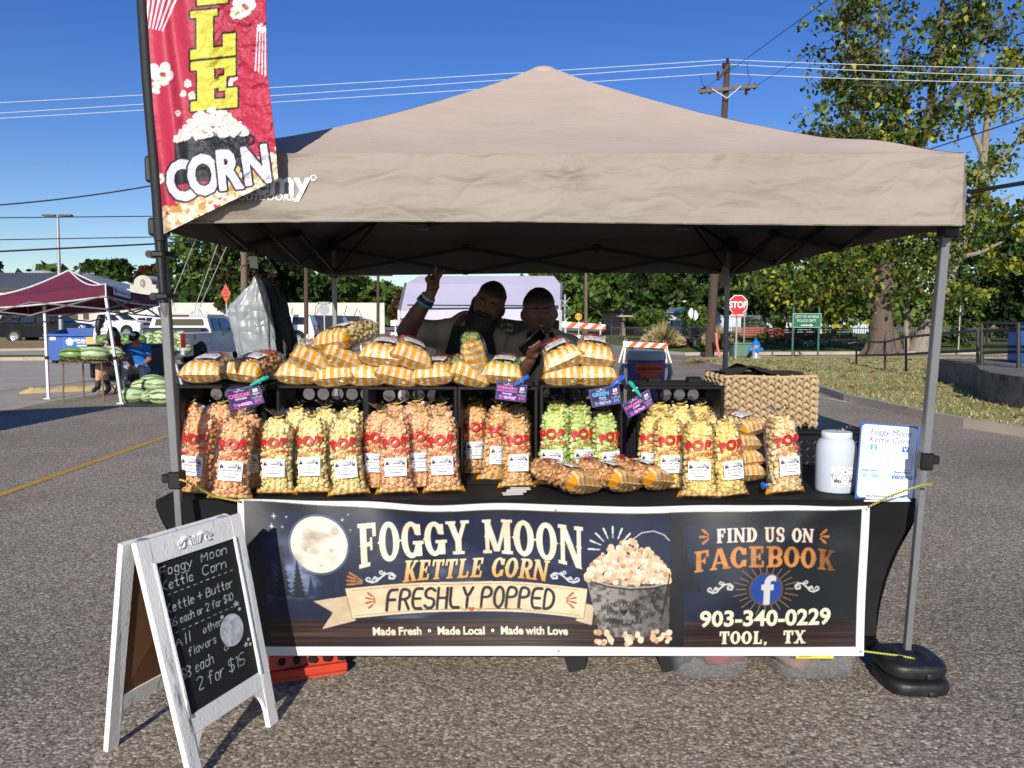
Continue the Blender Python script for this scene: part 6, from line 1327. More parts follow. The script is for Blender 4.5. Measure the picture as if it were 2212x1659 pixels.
# the neighbouring tent outside the picture whose shadow reaches the road on the left
def neighbour():
 c0=Vector((-7.31,9.11,0));e1=Vector((-.89,-.45,0))*3;e2=Vector((-.07,-.99,0))*3;cs=[c0,c0+e1,c0+e1+e2,c0+e2];ap=c0+(e1+e2)/2+Vector((0,0,2.8));t=thing('market_tent','white pop up tent beyond the picture edge whose shadow reaches the road','tent',ap-Vector((0,0,2.8)));o=ap-Vector((0,0,2.8));mb=MB();z=Vector((0,0,2.05));zb=Vector((0,0,1.85))
 for i in range(4):a,b=cs[i]-o,cs[(i+1)%4]-o;mb.add([a+z,b+z,ap-o],[(0,1,2)]);mb.add([a+zb,b+zb,b+z,a+z],[(0,1,2,3)])
 mb.build('roof',M_('tent_white',H('cfcdc8'),.8),t,smooth=0)
 for c in cs:mb=MB();mb.bar(c-o,c-o+z,.04);mb.build('leg',MAT_LEG,t)
neighbour()
# ============================================================ FEATHER FLAG
def popcorn_art(art,x,y,r,seed,sx=1.0):
 q=random.Random(seed)
 for k in range(7):a=k*.9+q.random();d=r*q.uniform(.35,.75);art.fill(art.disc(x+d*math.cos(a)*sx,y+d*math.sin(a),r*q.uniform(.34,.52)),c8(q.choice(('eeeae2','e2dcd2','f4f1ea'))))
 art.fill(art.disc(x,y,r*.45),c8('f2eee6'))
 for k in range(2):art.fill(art.disc(x+q.uniform(-.4,.4)*r,y+q.uniform(-.4,.4)*r,r*.2),c8(q.choice(('c98a3a','a8452e','d9b46a'))),.8)
_q=lambda a,b,c,d:[(a,b),(c,b),(c,d),(a,d)]
CHUNK={'L':[_q(.14,0,.5,1),_q(0,.86,.6,1),_q(0,0,1,.2),_q(.72,0,1,.46)],'E':[_q(.14,0,.5,1),_q(0,.86,.6,1),_q(0,0,1,.2),_q(.74,0,1,.4),_q(.0,.82,.96,1),_q(.72,.64,.96,1),_q(.4,.42,.74,.6),_q(.6,.36,.76,.66)],'T':[_q(.32,0,.68,1),_q(0,.8,1,1),_q(0,.58,.24,1),_q(.76,.58,1,1),_q(.16,0,.84,.16)],'K':[_q(.12,0,.46,1),_q(0,.86,.58,1),_q(0,0,.58,.14),[(.4,.4),(.7,1),(1,1),(.62,.4)],[(.44,.62),(.66,.62),(1,0),(.66,0)]]}
def feather_flag():
 ox,oy,k=300.0,-480.0,2.0;art=Art(320,1000,k,c8('b8304a'));X=lambda x:x-ox;Yy=lambda y:y-oy
 nz=art.noise(60,200,3);art.a*=(.9+.2*nz)[...,None]
 def bagart(pts,n,tilt):
  m=art.poly([(X(x),Yy(y))for x,y in pts]);art.fill(m,c8('e9e6ea'));(x0,y0),(x1,y1),(x2,y2),(x3,y3)=pts
  for i in range(n):
   a,b=(i+.0)/n,(i+.55)/n;art.fill(art.poly([(X(x0+(x1-x0)*a),Yy(y0+(y1-y0)*a)),(X(x0+(x1-x0)*b),Yy(y0+(y1-y0)*b)),(X(x3+(x2-x3)*b),Yy(y3+(y2-y3)*b)),(X(x3+(x2-x3)*a),Yy(y3+(y2-y3)*a))]),c8('b9304a'))
 bagart([(318,-75),(400,-40),(352,68),(310,58)],6,0);bagart([(552,62),(580,66),(582,168),(546,152)],5,0)
 for x,y,r,s in((345,160,26,1),(335,190,14,2),(528,8,26,3),(515,30,16,4),(405,180,9,5),(415,207,9,6),(396,203,8,7),(505,168,8,8),(497,180,7,9),(384,245,7,10),(345,385,12,11),(565,60,10,12),(350,-160,24,13),(540,-250,26,14),(340,-330,20,15),(560,-120,12,16)):popcorn_art(art,X(x),Yy(y),r,s)
 yel,blk=c8('d8cf46'),c8('191b22')
 for ch,x0,x1,y0,y1 in(('E',412,513,129,236),('L',411,509,20,124),('T',410,508,-90,9),('T',410,508,-200,-98),('E',410,508,-310,-206),('K',408,510,-420,-316)):
  sk=-10;m=art.new();w=1
  for pg in CHUNK[ch]:art.poly([(X(x0+(x1-x0)*a),Yy(y1-(y1-y0)*b+sk*(a-.5)))for a,b in pg],m)
  art.fill(art.grow(m,4.2),blk);art.fill(m,yel)
  # pot of popcorn
 art.fill(art.poly([(X(376),Yy(298)),(X(540),Yy(282)),(X(536),Yy(380)),(X(380),Yy(400))]),c8('20222c'));art.fill(art.line([(X(378),Yy(297)),(X(538),Yy(283))],4),c8('6d7586'));art.fill(art.line([(X(540),Yy(292)),(X(549),Yy(298)),(X(546),Yy(310)),(X(538),Yy(312))],3),c8('20222c'))
 q=random.Random(2)
 for i in range(210):
  t=q.random()*2-1;h=q.random();x=456+t*76;y=294-t*7-(1-t*t)*58*h;popcorn_art(art,X(x),Yy(y),q.uniform(5,8),i)
  # popcorn drift along the bottom edge
 for i in range(330):
  t=q.random();x=350+255*t;y=512-120*t-q.random()**1.3*(58+20*t);art.fill(art.disc(X(x),Yy(y),q.uniform(4,9)),c8(q.choice(('e6dcc6','efe6d2','d9c08a','e2cfa4','f2ece0','c9985a'))))
 for ch,cx,cy,s,rot in(('C',389,388,84,9),('O',439,375,84,7),('R',492,364,84,6),('N',553,354,80,8)):
  m=art.new();cr,sr=math.cos(R(rot)),math.sin(R(rot))
  for vs,ts in text_tris(ch,s*1.38,'b','c',sx=.72 if ch!='C' else.74):
   pts=[(X(cx+a*cr-(b-s*.5)*-sr*-1),Yy(cy-(b-s*.5)*cr-a*sr))for a,b in vs]
   for tr in ts:art.poly([pts[i]for i in tr],m)
  m=art.grow(m,2.2);art.fill(art.grow(m,4),blk);art.fill(m,c8('dcd9ea'))
 art.a*=.9
 def xl(y):return np.interp(y,[-480,-300,0,233,333,505],[296,304,316,331,341,354])
 def xr(y):return np.interp(y,[-480,-440,-380,-280,0,160,267,320,390],[310,420,500,562,574,578,590,596,601])
 nu,nv=200,640;u,v=np.meshgrid(np.linspace(0,1,nu+1),np.linspace(0,1,nv+1));u,v=u.ravel(),v.ravel()
 yb=505-118*u;py=yb+(-470-yb)*v;px=xl(py)*(1-u)+xr(py)*u
 w=np.clip((px-320)/200,0,1)
 Yd=2.902+.012*np.sin((px-py*.12)/9.5)*np.exp(-((px-360)/45)**2)+.014*np.sin(px/38+py/170)*w+.006*np.sin(px/17-py/60)-.012*(1-v)*w
 nzz=np.array([noise.fractal(Vector((a/26,b/26,0)),1.0,2.0,4)for a,b in zip(px,py)]);Yd+=.011*nzz*np.clip((px-380)/150,.1,1)
 rx=(px-1106)/FPX;rv=(829.5-py)/FPX;dy=CP+rv*SP;dz=rv*CP-SP;V=np.stack([rx*Yd/dy,Yd,CAM_H+dz*Yd/dy],1)
 ax=np.clip((px-ox)*k,1,art.W-2);ay=np.clip((py-oy)*k,1,art.H-2);ix,iy=ax.astype(int),ay.astype(int)
 Cc=(art.a[iy,ix]+art.a[iy,ix+1]+art.a[iy+1,ix]+art.a[iy+1,ix+1]+art.a[iy-1,ix]+art.a[iy,ix-1])/6;Cc=np.where(Cc<=.04045,Cc/12.92,((Cc+.055)/1.055)**2.4)
 base=G(352,1330);base=Vector((P(352,690,2.925).x,2.925,0));t=thing('feather_flag','tall red kettle corn feather flag on a curved black pole','flag',base)
 i=(np.arange(nv)[:,None]*(nu+1)+np.arange(nu)[None,:]).ravel();F=np.stack([i,i+1,i+nu+2,i+nu+1],1)
 V2=V-np.array(base);n=len(V2);Fb=F[:,::-1]+n;V2=np.concatenate([V2,V2+np.array([0,.0025,0])]);npmesh('flag_cloth',V2,np.concatenate([F,Fb]),print_mat('flag_print',.55,.25,22.),t,True,{'Col':np.concatenate([np.concatenate([Cc,np.ones((n,1))],1)]*2)})
 # pole: black sleeve above, slimmer sections below, steel tip
 Yp=2.925;mb=MB();pts=[P(x,y,Yp)-base for x,y in((308,0),(318,160),(329,290),(340,420),(346,520))];up=[P(x,y,Yp)-base for x,y in((420,-478),(352,-470),(318,-420),(300,-300),(299,-150))]
 mb.tube(up+pts,[.016,.018,.02]+[.021]*7,12);mb.build('sleeve',M_('flag_sleeve',H('17181c'),.7,var=.15,bump=.1),t)
 mb=MB();mb.tube([P(343,480,Yp+.005)-base,P(349,580,Yp+.005)-base,P(354,655,Yp+.005)-base],[.02,.018,.016],12);mb.build('pole',M_('pole_black',H('1a1a1c'),.35,var=.1),t)
 mb=MB();mb.tube([P(355,655,Yp+.005)-base,P(356,668,Yp+.005)-base,P(358,686,Yp+.005)-base],[.0165,.015,.004],12);mb.build('steel_tip',MAT_CHROME,t)
 for y in(549,640):mb=MB();c=P(341 if y<600 else 350,y,Yp)-base;mb.box(c+Vector((.005,.03,0)),(.05,.1,.025),b=.006);mb.cyl(c+Vector((-.03,-.01,0)),c+Vector((-.03,.04,0)),.014,n=10);mb.build('clamp',MAT_BLKP,t)
feather_flag()
# ============================================================ TABLE, BANNER, BOARD
TZ=.74;TY0=3.2
MAT_SPAN=M_('black_spandex',H('0e0e10'),.72,var=.2,scale=4,bump=.06,bscale=150,spec=.3)
def table():
 t=thing('display_table','long trestle table hidden under the stretched black cover','table',(.11,3.6,0));mb=MB();mb.box((0,0,.705),(3.14,.74,.04),b=.01);mb.build('tabletop',M_('table_grey',H('8d8b86'),.7),t)
 for x in(-1.42,0.0,1.42):
  for y in(-.3,.3):mb=MB();mb.cyl((x,y,.03),(x,y,.69),.015,n=8);mb.build('leg',MAT_LEG,t)
 o=Vector((.11,3.6,0));zs=[.742,.70,.62,.52,.40,.28,.15,.06];le=[-1.50,-1.505,-1.475,-1.42,-1.38,-1.35,-1.335,-1.33];re=[1.72,1.722,1.70,1.655,1.615,1.585,1.565,1.56]
 zr=zs[::-1];L_=lambda z:float(np.interp(z,zr,le[::-1]));R_=lambda z:float(np.interp(z,zr,re[::-1]))
 feet=[-1.3,.26,.66]
 def hem(x):return.05+.10*min(1,min(abs(x-f)for f in feet)/.3)**.7
 mb=MB()
 def front(u,v):
  z=.742+(.03-.742)*v;x=L_(z)+(R_(z)-L_(z))*u;zz=.742+(hem(x)-.742)*v;zz=zz if v<.5 else zz
  return(x-o.x,TY0-.012+.035*math.sin(PI*v)+.01*fbm((x*1.5,zz*2,1))-o.y,zz)
 mb.grid(front,120,24,True)
 mb.grid(lambda u,v:(L_(.742)+(R_(.742)-L_(.742))*u-o.x,TY0-.012+(.80)*v-o.y,.742+.001*math.sin(u*30)),60,10)
 for s in(0,1):
  mb.grid(lambda u,v:(((L_ if s==0 else R_)(.742-.69*v))+(1 if s==0 else-1)*.1*math.sin(PI*u)*v*.6-o.x,TY0-.012+.035*math.sin(PI*v)*(1-u)+.80*u-o.y,.742-(.742-.05-.08*math.sin(PI*u))*v),14,20,s==0)
 tag(mb.build('tablecloth',MAT_SPAN),'black stretch cover pulled down over the long table','tablecloth');bpy.data.objects['tablecloth'].location=o
 for f in feet[1:]:
  mb=MB()
  pts=[(f-.07-o.x,TY0-.012-o.y,.16),(f+.07-o.x,TY0-.012-o.y,.16),(f+.05-o.x,TY0-.05-o.y,.02),(f-.02-o.x,TY0-.06-o.y,.01)];mb.add(pts+[(x,y+.05,z)for x,y,z in pts],[(0,1,2,3),(7,6,5,4),(0,3,7,4),(1,5,6,2),(3,2,6,7)])
  mb.build('foot_pocket',MAT_SPAN,bpy.data.objects['tablecloth'])
table()
def spruce(art,x,yb,h,w,col):
 n=9;pts=[(x,yb-h)]
 for i in range(1,n+1):k=i/n;pts+=[(x+w*k*.5,yb-h*(1-k)-h*.01),(x+w*k*.28,yb-h*(1-k)-h*.0)]
 for i in range(n,0,-1):k=i/n;pts+=[(x-w*k*.28,yb-h*(1-k)),(x-w*k*.5,yb-h*(1-k)-h*.01)]
 art.fill(art.poly(pts),col)
def swirl(art,x,y,s,col,r=1.6):
 p=[(x+s*q*1.0,y+w)for q,w in((0,6),(8,11),(16,8),(22,0),(30,-8),(40,-10),(46,-4),(43,3),(36,2),(36,-3))];art.fill(art.line(p,r),col)
 for cx,cy,rr in((3,3,7),(40,-3,6),(24,-12,5),(14,0,4)):art.fill(art.line([(x+s*(cx+rr*(1-a/9)*math.cos(a)),y+cy+rr*(1-a/9)*math.sin(a))for a in[i*.5 for i in range(14)]],r*.8),col)
def burst(art,cx,cy,n,r0,r1,a0,a1,wd,col,ry=1.0):
 for i in range(n):a=R(a0+(a1-a0)*i/max(1,n-1));art.fill(art.line([(cx+r0*math.cos(a),cy-r0*math.sin(a)*ry),(cx+(r0+r1)/2*math.cos(a),cy-(r0+r1)/2*math.sin(a)*ry),(cx+r1*math.cos(a),cy-r1*math.sin(a)*ry)],[wd*.6,wd]),col)
def banner():
 W,Hh=1370,340;art=Art(W,Hh,1.7,c8('191a1e'));A1=lambda x,y:(x/2.688-18.3,y/2.688-16);A2=lambda x,y:(x/3.1018+694.8,y/3.1018-15.8);s1,s2=1/2.688,1/3.1018
 n1=art.noise(120,60,1,6);n2=art.noise(260,4,2,5);n3=art.noise(40,25,3,5);mix=lambda a,b,f:np.array(a)*(1-f[...,None])+np.array(b)*f[...,None]
 cloud=np.clip((n1-.5)*3.4,0,1)*np.clip((art.Y-40)/110,.12,1);sky_=mix(c8('0e1a38'),c8('93a0bd'),cloud*np.clip(1.15-art.X/900,.15,1))
 x0,y0=A1(185,110);xa,yw=A1(0,735);xe,ye=A2(746,1045);art.fill(art.rect(x0,y0,xe,yw),sky_)
 wood=mix(c8('1d1314'),c8('5b3f38'),np.clip((n2-.35)*2.2,0,1));art.fill(art.rect(x0,yw,xe,ye),wood);xb,yb=A2(845,185);xc,yc=A2(2030,1045)
 fade=np.clip((art.X-xb)/300,0,1);sky2=mix(c8('16223c'),c8('16181d'),fade)+(np.clip((n1-.55)*1.2,0,1)*.25)[...,None];art.fill(art.rect(xb,yb,xc,yw),sky2);art.fill(art.rect(xb,yw,xc,ye),wood*.9)
 # moon
 mx,my=A1(512,297);mr=166*s1;art.fill(art.disc(mx,my,mr+5),c8('8c93a8'),.45);art.fill(art.disc(mx,my,mr),mix(c8('efe6d2'),c8('b3a392'),np.clip((n3-.47)*3.2,0,1)))
 for x,y,r in((610,215,24),(585,330,14),(430,330,12),(520,420,9)):a,b=A1(x,y);art.fill(art.disc(a,b,r*s1),c8('a89888'),.55)
 for x,y,r in((255,137,3),(240,197,3.4),(302,200,1.6),(655,150,1.8),(330,140,1.2),(690,120,1.2),(420,175,1),(700,210,1.1)):a,b=A1(x,y);art.fill(art.disc(a,b,r*.8),c8('e9e2cc'));art.fill(art.line([(a-r*2,b),(a+r*2,b)],.45),c8('e9e2cc'));art.fill(art.line([(a,b-r*2),(a,b+r*2)],.45),c8('e9e2cc'))
 for x,yb_,h,w in((285,600,300,120),(375,610,225,100),(450,600,120,60),(490,595,80,45),(535,595,88,50),(567,590,50,34),(605,590,105,60),(225,590,110,50),(640,590,60,40)):a,b=A1(x,yb_);spruce(art,a,b,h*s1,w*s1,c8('0a1020')if h>150 else c8('15233f'))
 for x,yb_,h in((860,640,330),(900,640,240),(940,640,120),(700-500,0,0)):
  if h:a,b=A2(x,yb_);spruce(art,a,b,h*s2,h*.4*s2,c8('101722'))
 art.fill(art.rect(0,A1(0,110)[1],x0,ye),c8('15151a'))
 # FOGGY MOON
 tot=0
 for c in 'FOGGY MOON':tot+=.42 if c==' ' else SLAB[c][0]+.05
 def w1(u,v):x=735+1335*u/tot;q=((x-1400)/665)**2;t,b=140+36*q,346+92*q;return A1(x,b+(t-b)*v)
 m=art.slab('FOGGY MOON',w1,.05);art.fill(art.grow(m,1.8),c8('14100e'));art.fill(m,mix(c8('f0e6d2'),c8('d8c7a6'),np.clip((n3-.45)*2,0,1)))
 tot2=0
 for c in 'KETTLE CORN':tot2+=.42 if c==' ' else SLAB[c][0]+.05
 def w2(u,v):x=985+862*u/tot2+24*(v-.0);q=((x-1425)/440)**2;t,b=374+18*q,492+30*q;return A1(x,b+(t-b)*v)
 m=art.slab('KETTLE CORN',w2,.05);g_=np.clip((art.Y-A1(0,380)[1])/(130*s1),0,1);art.fill(art.grow(m,1.5),c8('14100e'));art.fill(m,mix(c8('f1dfb6'),c8('d79a4e'),g_))
 # ribbon
 rb=lambda x:518+((x-1365)/715)**2*36;rb2=lambda x:696+((x-1365)/690)**2*36;tanp=mix(c8('ead4ae'),c8('cdb088'),np.clip((n3-.42)*1.8,0,1))
 for pts in([(655,598),(458,632),(568,697),(495,797),(700,745)],[(2060,640),(2122,655),(2105,772),(2010,748)]):art.fill(art.grow(art.poly([A1(*p)for p in pts]),1.2),c8('241a14'));art.fill(art.poly([A1(*p)for p in pts]),tanp*.9)
 art.fill(art.poly([A1(*p)for p in((1985,540),(2085,555),(2060,580),(1975,560))]),c8('4a3a30'))
 body=[A1(x,rb(x))for x in np.linspace(650,2082,40)]+[A1(x,rb2(x))for x in np.linspace(2056,680,40)];m=art.poly(body);art.fill(art.grow(m,1.3),c8('241a14'));art.fill(m,tanp)
 for f,dd in((rb,14),(rb2,-14)):art.fill(art.line([A1(x,f(x)+dd)for x in np.linspace(690,2030,40)],.5),c8('6b4a38'))
 ls,w=pen_lines('FRESHLY POPPED',1.0,.22,2.3);mm=art.new()
 for l in ls:art.line([A1(885+1010*a/w,672+((885+1010*a/w-1400)/500)**2*12-118*b)for a,b in l],9.2*s1,mm)
 art.fill(mm,c8('1c1a1e'))
 for cx,sg in((835,180),(1945,0)):a,b=A1(cx,625);burst(art,a,b,4,6,26,sg-40,sg+40,2.2,c8('a3552f'))
 a,b=A1(1390,680);art.fill(art.disc(a-3.4,b,4),c8('b0632f'));art.fill(art.disc(a+3.4,b,4),c8('b0632f'));art.fill(art.poly([(a-7,b+1.5),(a+7,b+1.5),(a,b+8)]),c8('b0632f'))
 for sg in(-1,1):art.fill(art.line([A1(1390+sg*85,682),A1(1390+sg*300,684)],.7),c8('4a352a'));art.fill(art.line([(a+sg*(10+q),b+4*math.sin(q/3.0))for q in range(0,16)],.9),c8('b0632f'))
 a,b=A1(760,500);burst(art,a+8,b+8,4,12,44,148,184,2.0,c8('b9743a'))
 a,b=A1(780,490);swirl(art,a,b,1.35,c8('d9dde4'));a,b=A1(2030,490);swirl(art,a,b,-1.3,c8('d9dde4'))
 a,b=A1(1378,832);art.fill(art.text('Made Fresh  •  Made Local  •  Made with Love',a,b,24,'b',sx=435/text_width('Made Fresh  •  Made Local  •  Made with Love',24)),c8('ece4c6'))
 a,b=A2(345,330);burst(art,a+8,b+10,7,30,54,48,178,1.8,c8('e8e6de'))
 # pail of popcorn
 m=art.poly([A2(*p)for p in((182,545),(746,580),(746,960),(600,965),(400,975),(268,945))]);art.fill(m,mix(c8('8d8680'),c8('3a3735'),np.clip((art.noise(9,9,5,4)-.42)*3.2,0,1))*(1.12-.5*np.clip((art.X-A2(300,0)[0])/150,0,1))[...,None])
 art.fill(art.line([A2(182,535),A2(230,585),A2(330,615),A2(480,630),A2(640,615),A2(746,585)],3),c8('2b2826'));art.fill(art.line([A2(182,530),A2(230,578),A2(330,608),A2(480,622),A2(640,607),A2(746,578)],1.4),c8('b0a89c'))
 q=random.Random(9)
 for i in range(520):
  t=q.uniform(-1,1);top=285+245*abs(t)**1.8;y=top+(600-top-30*abs(t))*q.random()**.9;x=470+t*285
  if x>740:continue
  a,b=A2(x,y);art.fill(art.disc(a,b,q.uniform(3.5,7.5)),c8(q.choice(('e9c9a6','dcb48c','f0d9bd','c99a72','e4bd97','f3e2cb'))));
  if q.random()<.5:art.fill(art.disc(a+q.uniform(-3,3),b+3,q.uniform(1,2)),c8('8d5a3c'),.7)
 for bx,by in((305,980),(500,985),(690,965)):
  for i in range(16):a,b=A2(bx+q.uniform(-62,62),by+q.uniform(-45,38));art.fill(art.disc(a,b,q.uniform(3.5,7)),c8(q.choice(('e9c9a6','dcb48c','f0d9bd','c99a72'))))
 art.fill(art.line([A2(490,285),A2(560,230),A2(640,218),A2(710,245),A2(746,285)],1.2),c8('b8bcc0'));art.fill(art.line([A2(615,660),A2(650,640),A2(625,690),A2(650,760),A2(700,805),A2(746,520)],1.5),c8('191715'))
 hx,hy=A2(437,797);dk=c8('1a1716');art.fill(art.disc(hx-3.2,hy-2,4.4),dk);art.fill(art.disc(hx+3.2,hy-2,4.4),dk);art.fill(art.poly([(hx-7.3,hy-.5),(hx+7.3,hy-.5),(hx,hy+8)]),dk)
 for sg in(-1,1):art.fill(art.line([(hx+sg*12,hy),(hx+sg*36,hy-1)],1.1),dk);[art.fill(art.line([(hx+sg*(14+5*i),hy),(hx+sg*(17+5*i),hy+s*5)],1.1),dk)for i in range(5)for s in(-1,1)]
 art.fill(art.text('HAND POPPED',hx,hy-14,16,'b',warp=lambda a,b:(hx+a*.92,hy-14-b+(a/38)**2*5)),dk);art.fill(art.text('WITH CARE',hx,hy+32,16,'b',warp=lambda a,b:(hx+a,hy+29-b-(a/38)**2*5)),dk)
 # right panel
 def slabline(txt,xa_,xb_,tf,bf,it=0):
  tt=0
  for c in txt:tt+=.42 if c==' ' else SLAB[c][0]+.05
  return art.slab(txt,lambda u,v:A2(xa_+(xb_-xa_)*u/tt+it*v,bf(u/tt)+(tf(u/tt)-bf(u/tt))*v),.05)
 m=slabline('FIND US ON',1062,1722,lambda k:212-14*math.sin(PI*k),lambda k:308-12*math.sin(PI*k));art.fill(m,mix(c8('efdccb'),c8('d6b79c'),np.clip((n3-.45)*2,0,1)))
 m=slabline('FACEBOOK',912,1880,lambda k:368-42*math.sin(PI*k),lambda k:512-42*math.sin(PI*k));art.fill(art.grow(m,1.2),c8('2b1a10'));art.fill(m,mix(c8('cf8a4a'),c8('8f5328'),np.clip((n3-.42)*2.2,0,1))*(1-.45*np.clip((art.X-A2(1680,0)[0])/60,0,1))[...,None])
 for cx,sg in((1025,180),(1752,0)):a,b=A2(cx,265);burst(art,a,b,3,6,22,sg-42,sg+42,2.8,c8('b9743a'))
 a,b=A2(1397,627)
 for k in range(24):
  an=R(15*k);r0,r1=44,66+8*(k%2)
  if abs(math.cos(an))>.3 or True:art.fill(art.line([(a+r0*math.cos(an),b-r0*math.sin(an)*.8),(a+r1*math.cos(an),b-r1*math.sin(an)*.8)],.8),c8('8f7350'))
 art.fill(art.disc(a,b,38.5),c8('5e4232'));art.fill(art.disc(a,b,34.5),mix(c8('244a9c'),c8('1c3f8c'),n3));fm=art.text('f',a+3,b+33,92,'b');fm&=art.disc(a,b,35.5);art.fill(fm,c8('cfcdca'))
 a,b=A2(1010,620);swirl(art,a,b,1.15,c8('cfcfc6'));a,b=A2(1762,620);swirl(art,a,b,-1.15,c8('cfcfc6'))
 a,b=A2(1406,884);art.fill(art.text('903-340-0229',a,b,50,'b',warp=lambda x,y:(a+x*292/text_width('903-340-0229',50),b-y-x*.012)),c8('eee8c8'))
 m=slabline('TOOL,',1092,1432,lambda k:926,lambda k:1018);m|=slabline('TX',1530,1690,lambda k:922,lambda k:1014);art.fill(m,c8('eee8c8'))
 art.a*=.86
 # white hem round the print
 wh=c8('c9c8c6');T=lambda x:np.interp(x,[0,300,700,1100,1370],[3,15,17,15,8]);top=art.Y<T(art.X)-7;art.fill(art.Y<T(art.X),c8('4a4a4c'));art.fill((art.Y<T(art.X)-2),wh);art.fill(art.Y>320,wh);art.fill(art.X>1352,wh);art.fill(art.X<13,wh)
 for x,y in((8,6),(1362,8),(690,12),(1362,330),(8,330),(690,330)):art.fill(art.disc(x,y,2.6),c8('77756f'))
 br,tr,tl=P(1866,1417,3.035),P(1881,1092,3.10),P(513,1079,3.12);bl=Vector((tl.x+.06,3.05,P(700,1416,3.05).z))
 f=quad_fn(bl,br,tr,tl);t_=np.array
 def fn(u,v):
  p=f(u,v);y=.020*np.sin(u*9+1)*np.sin(PI*v)+.010*np.exp(-((u-.93+.25*(1-v))/.04)**2)*v+.006*np.sin(u*31+v*4)*v**2;p[:,1]-=y;p[:,2]-=.012*np.sin(PI*u)*v;p[:,1]-=.010*np.sin(u*23+.6)*v**2+.007*np.sin(u*37+v*3)*v;p[:,2]+=.0035*np.sin(u*17)*v;return p
 o=art_sheet('banner',art,1150,285,fn,print_mat('banner_vinyl',.42,.12,3.),None,True,back=(0,.010,0));tag(o,'wide dark kettle corn banner with a full moon hung across the table front','banner')
banner()
def rope(label,pts,r=.0045):
 m,nt,b=newmat('yellow_rope');L=nt.links.new;tc=N(nt,'ShaderNodeTexCoord');w=N(nt,'ShaderNodeTexWave',i_Scale=60.);L(tc.outputs['Object'],w.inputs[0]);L(ramp(nt,w.outputs[0],[(.4,H('c8c43a')),(.55,H('24241c'))]),b.inputs['Base Color'])
 mb=MB();mb.tube(pts,r,6);tag(mb.build('rope',m),label,'rope')
rope('yellow and black cord tying the banner to the canopy post by the flag',[P(388,1036,3.0),P(402,1040,3.0),P(425,1052,3.06),P(460,1072,3.1),P(518,1083,3.1)])
rope('yellow and black cord from the banner top corner to the canopy leg clamp',[P(1878,1094,3.09),P(1920,1073,3.06),P(1960,1058,3.03),P(1996,1046,3.02),P(2012,1047,3.03)])
rope('yellow and black cord from the banner bottom corner to the weighted foot',[P(1860,1406,3.09),P(1900,1411,3.07),P(1940,1416,3.05),P(1968,1421,3.03),P(1980,1425,3.04)])
MAT_WW=M_('distressed_white_wood',H('d8d8d5'),.75,var=.06,scale=3,bump=.25,bscale=30,stretch=(9,9,1),dirt=(H('5d5a55'),2.4,.585));MAT_HARD=M_('hardboard_brown',H('6b4527'),.8,var=.12,scale=6)
